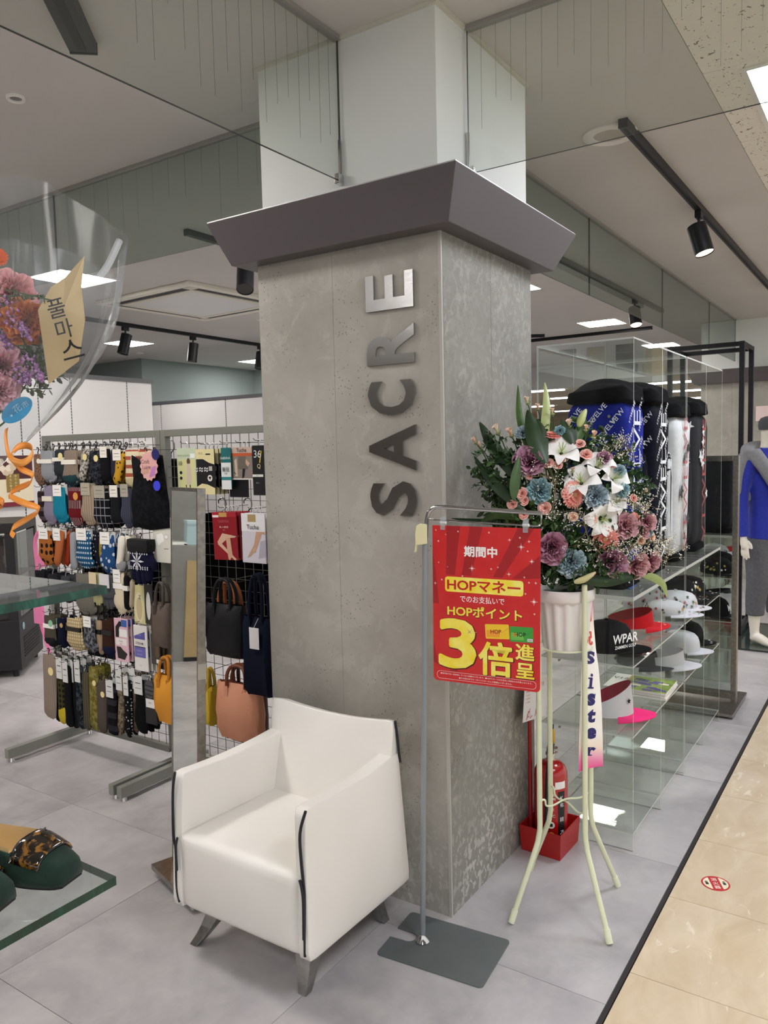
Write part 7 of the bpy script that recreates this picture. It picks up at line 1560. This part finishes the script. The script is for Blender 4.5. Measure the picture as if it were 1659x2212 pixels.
pump(V((toeA.x, toeA.y, zt_)), D(-76), 'dark green suede pump with a tortoiseshell plate, the nearer-to-pillar one on the glass'); pump(V((toeB.x, toeB.y, zt_)), D(-70), 'dark green suede pump at the left frame edge, only its toe showing')

# ---------------------------------------------------------------- bouquet in clear wrapping on the upper glass
DB = 1.30
bq = thing('wrapped_bouquet', 'flower bouquet in crinkled clear wrapping, cropped by the left frame edge', 'bouquet', tuple(cpt(-20, 1180, DB)))
CELL = clear('#f6f8f9', 1.28, .2, haze='#e8ecee', hk=.06, name='cellophane'); WHT = clear('#e9eaea', 1.5, .25, haze='#eef0f0', hk=.35, name='milky_film')
rr = random.Random(21)
tipc = cpt(-30, 1010, DB)
RIMP = [(-260, 600), (-180, 480), (-60, 400), (60, 380), (150, 425), (225, 475), (268, 505), (262, 560), (255, 592), (150, 545), (60, 525), (0, 520), (-120, 560)]
RIMD = [DB+.02, DB+.12, DB+.17, DB+.16, DB+.12, DB+.07, DB+.02, DB-.01, DB-.05, DB-.09, DB-.11, DB-.12, DB-.08]
b = MB(); RM = [cpt(x, y, d) for (x, y), d in zip(RIMP, RIMD)]; RMs = spl(RM+[RM[0]], 4)[:-1]; n = len(RMs)
ctl = {0: 0}
prev = None; NRW = 15
for j in range(NRW):
    v = j/(NRW-1); ring = []
    for i, p in enumerate(RMs):
        low = tipc+(p-tipc)*.09; low.z = tipc.z+.0*(p.z-tipc.z)
        q = low.lerp(p, v); q += (p-tipc-((p-tipc).dot(_u))*_u).normalized()*(.055*math.sin(PI*v)**1.0)
        cr = .006*math.sin(9*i/n*2*PI+3*v)*v+.004*math.sin(23*i/n*2*PI+9*v)*math.sin(PI*v); q += (q-tipc).cross(_u).normalized().cross(_u)*cr
        ring.append(b.bm.verts.new(q))
    if prev: b.bridge(prev, ring)
    prev = ring
b.build('clear_wrapping', CELL, bq, True, ang=180)
b = MB(); P = [cpt(255, 592, DB-.052), cpt(268, 505, DB+.015), cpt(262, 515, DB+.03), cpt(210, 610, DB-.06), cpt(150, 800, DB-.03)]
b.tube(spl([cpt(258, 520, DB), cpt(232, 575, DB-.02), cpt(205, 610, DB-.05)], 5), .006, 8, caps=False); b.build('film_fold', WHT, bq, True)
KR = M('#cdae79', .75, n=(7, '#d8bd8c', 3))
def kp(L, dz=0): return [cpt(x, y, d+dz) for x, y, d in L]
b = MB(); A = kp([(182, 553, 1.27), (176, 620, 1.265), (184, 690, 1.262), (170, 780, 1.262), (105, 830, 1.262), (82, 670, 1.25), (110, 620, 1.262), (140, 600, 1.268)]); 
c_ = sum(A, V())/len(A); cv = b.bm.verts.new(c_-_f*.012); av = [b.bm.verts.new(p) for p in A]
for i in range(len(av)): b.face((cv, av[i], av[(i+1) % len(av)]))
kr = b.build('kraft_paper', KR, bq, False); sd = kr.modifiers.new('thickness', 'SOLIDIFY'); sd.thickness = .0008
b = MB(); n_ = (A[2]-A[5]).cross(A[0]-A[4]).normalized(); n_ = -n_ if n_.dot(_f) > 0 else n_
lfm = FR(cpt(128, 690, 1.228), _r*.95+_u*.25, _u-_r*.25)
for i, c in enumerate(('풀', '마', '스')): b.text(c, lfm, h=.030, bold=.004, pos=(.0+.004*i, .018-.034*i))
b.build('handwriting', M('#1e1b18', .7), bq)
# blooms in the wrapping (cropped): each flower its own
def bfl(kind, mtl, px, py, r, dep, label, name, tilt=None):
    p = cpt(px, py, dep); s_ = r*dep/F_PX; nrm = ((p-cpt(-20, 800, 1.36)).normalized()+(CAM-p).normalized()*.9).normalized(); tt = thing(name, label, 'flower', tuple(p), 'flowers of the wrapped bouquet')
    o = bpy.data.objects.new('bloom', bloom_mesh(kind, mtl)); COL.objects.link(o); o.parent = tt; o.rotation_mode = 'QUATERNION'; o.rotation_quaternion = nrm.to_track_quat('Z', 'Y'); o.scale = (s_,)*3; o.location = -nrm*s_*.4
    MB().tube([p-nrm*s_*.4, p-nrm*s_*.4-_u*.05+_f*.02, p.lerp(cpt(-25, 1000, DB), .55)], .002, 5).build('stem', STEMM, tt, True)
PKC = petalmat('#b8646c', '#dd9195', '#edb6b2'); ORC = petalmat('#8e2f1a', '#c9502a', '#de8a4a'); PKL = petalmat('#cf7f93', '#e9a9b6', '#f3c8cd')
bfl('carnation', PKC, 28, 625, 54, 1.285, 'pink carnation at the top of the wrapped bouquet', 'carnation'); bfl('carnation', ORC, 58, 690, 52, 1.275, 'orange-red carnation in the wrapped bouquet', 'carnation'); bfl('carnation', PKL, 8, 790, 52, 1.265, 'large pink carnation at the left frame edge', 'carnation')
bfl('carnation', PKL, -2, 845, 42, 1.26, 'pink carnation below the large pink one at the frame edge', 'carnation'); bfl('carnation', ORC, -70, 700, 50, 1.29, 'orange-red carnation of the wrapped bouquet, left of the frame', 'carnation'); bfl('carnation', PKC, -80, 790, 50, 1.28, 'pink carnation of the wrapped bouquet, left of the frame', 'carnation'); bfl('carnation', PKL, -60, 610, 48, 1.31, 'light pink carnation of the wrapped bouquet, left of the frame', 'carnation')
bfl('gerbera', M('#e2622c', .6), -12, 545, 30, 1.29, 'orange flower tip at the left frame edge', 'gerbera')
STA = M('#a872ad', .8); STB = M('#c592c4', .8)
def statice(px, py, L, label, ang, n=90, dep=1.262):
    p = cpt(px, py, dep); tt = thing('purple_statice', label, 'flower', tuple(p), 'flowers of the wrapped bouquet'); b = MB(); d = (_r*math.cos(ang)+_u*math.sin(ang)); fl = MB()
    for i in range(n):
        k = rr.random(); c = p+d*(L*(k-.5))+V([rr.gauss(0, .009*(1.15-k)) for _ in range(3)]); r = rr.uniform(.0018, .0036); fl.m(i % 2)
        A_ = [fl.bm.verts.new(c+V(v)*r) for v in ((1, 0, 0), (-1, 0, 0), (0, 1, 0), (0, -1, 0), (0, 0, 1), (0, 0, -1))]
        for q in ((0, 2, 4), (2, 1, 4), (1, 3, 4), (3, 0, 4), (2, 0, 5), (1, 2, 5), (3, 1, 5), (0, 3, 5)): fl.face([A_[z] for z in q])
    fl.build('florets', [STA, STB], tt, kind='stuff'); MB().tube([p+d*L*.4, p-d*L*.5, p-d*L*.8-_u*.02], .0016, 5).build('stem', STEMM, tt, True)
statice(35, 695, .075, 'purple statice between the carnations of the wrapped bouquet', -.9, 170); statice(8, 735, .05, 'purple statice at the frame edge of the wrapped bouquet', -1.0, 100, 1.27); statice(75, 800, .04, 'purple statice low in the wrapped bouquet near the kraft paper', -.9, 90); statice(50, 812, .03, 'small purple statice beside the low one', -.8, 60)
tt = thing('bouquet_greenery', 'olive and dark greenery at the bottom of the wrapped bouquet', 'foliage', tuple(cpt(50, 780, 1.28))); b = MB()
for i in range(46): p = cpt(rr.uniform(-10, 100), rr.uniform(715, 850), rr.uniform(1.275, 1.32)); sprig(b, p, _r*rr.uniform(-.6, 1)+_u*rr.uniform(-.5, 1), .035, 6, .009, rr)
for q in (((0, 640), (50, 640), (95, 638)), ((10, 625), (55, 633), (118, 650))): P = [cpt(x, y, 1.255) for x, y in q]; sprig(b, P[0], (P[2]-P[0]), (P[2]-P[0]).length, 16, .006, rr)
b.build('sprigs', [STEMM, M('#4c5238', .7), M('#6d7350', .7)], tt, kind='stuff')
# oval seal and curled ribbon
q = FR(cpt(37, 886, 1.245), _r*.80+_u*.60, _u*.8-_r*.6); tt = thing('oval_seal', 'pale blue oval sticker on the clear wrapping of the bouquet', 'sticker', tuple(q.translation)); a_, b_ = 38*1.245/F_PX, 22*1.245/F_PX
MB().prism([(a_*math.cos(2*PI*i/40), b_*math.sin(2*PI*i/40)) for i in range(40)], .0008, q).build('seal', M('#3f97c4', .4, n=(20, '#4aa3cf')), tt)
b = MB(); b.text('花', q, h=.013, pos=(.002, .002), z=.0012); b.text('・', q, h=.004, pos=(-.012, -.002), z=.0012); b.text('市', q, h=.011, pos=(.016, -.001), z=.0012); b.build('seal_lettering', M('#a8cfe2', .5), tt)
ORG = M('#ef8f2b', .42, n=(10, '#f6a54a'), coat=.3)
def ribbon(pts, w, name, label):
    P = spl([cpt(x, y, d) for x, y, d, _ in pts], 7); tw_ = []
    for i in range(len(pts)-1): tw_ += [pts[i][3]+(pts[i+1][3]-pts[i][3])*k/7 for k in range(7)]
    tw_.append(pts[-1][3]); tt = thing(name, label, 'ribbon', tuple(P[-1])); b = MB(); rows = []
    for i, p in enumerate(P):
        a = tw_[i]; d = _u*math.cos(a)+(_f*math.sin(a)); rows.append([b.bm.verts.new(p+d*(w*k)) for k in (-.5, 0, .5)])
    for x, y in zip(rows, rows[1:]):
        for k in (0, 1): b.face((x[k], x[k+1], y[k+1], y[k]))
    o = b.build('strip', ORG, tt, True, ang=180); sd = o.modifiers.new('thickness', 'SOLIDIFY'); sd.thickness = .0006; return tt
ribbon([(14, 925, 1.255, 1.2), (12, 945, 1.25, 1.1), (20, 985, 1.24, .8), (45, 1000, 1.23, .2), (66, 988, 1.235, -.3), (70, 970, 1.255, -.4), (55, 962, 1.27, -.2), (35, 968, 1.262, .2), (24, 985, 1.25, .7), (45, 1012, 1.235, .5), (70, 1026, 1.24, .9), (62, 1044, 1.255, .4), (32, 1058, 1.25, .3), (22, 1070, 1.235, 1.0), (50, 1086, 1.23, .4), (80, 1096, 1.24, .8), (82, 1105, 1.252, .6), (60, 1120, 1.255, .3), (30, 1138, 1.245, .3), (24, 1150, 1.235, 1.0), (31, 1158, 1.232, .8)], .0115, 'curled_ribbon', 'curled orange ribbon hanging from the wrapped bouquet')
ribbon([(-12, 1082, 1.24, .4), (-2, 1080, 1.238, .3), (7, 1086, 1.24, .5), (4, 1096, 1.25, .9), (-10, 1098, 1.255, .6)], .0115, 'curled_ribbon', 'short orange ribbon curl at the left frame edge')
MB().tube([cpt(-30, 1010, DB), cpt(-34, 1120, DB), cpt(-36, 1200, DB)], .016, 12).build('bound_stems', STEMM, bq, True)
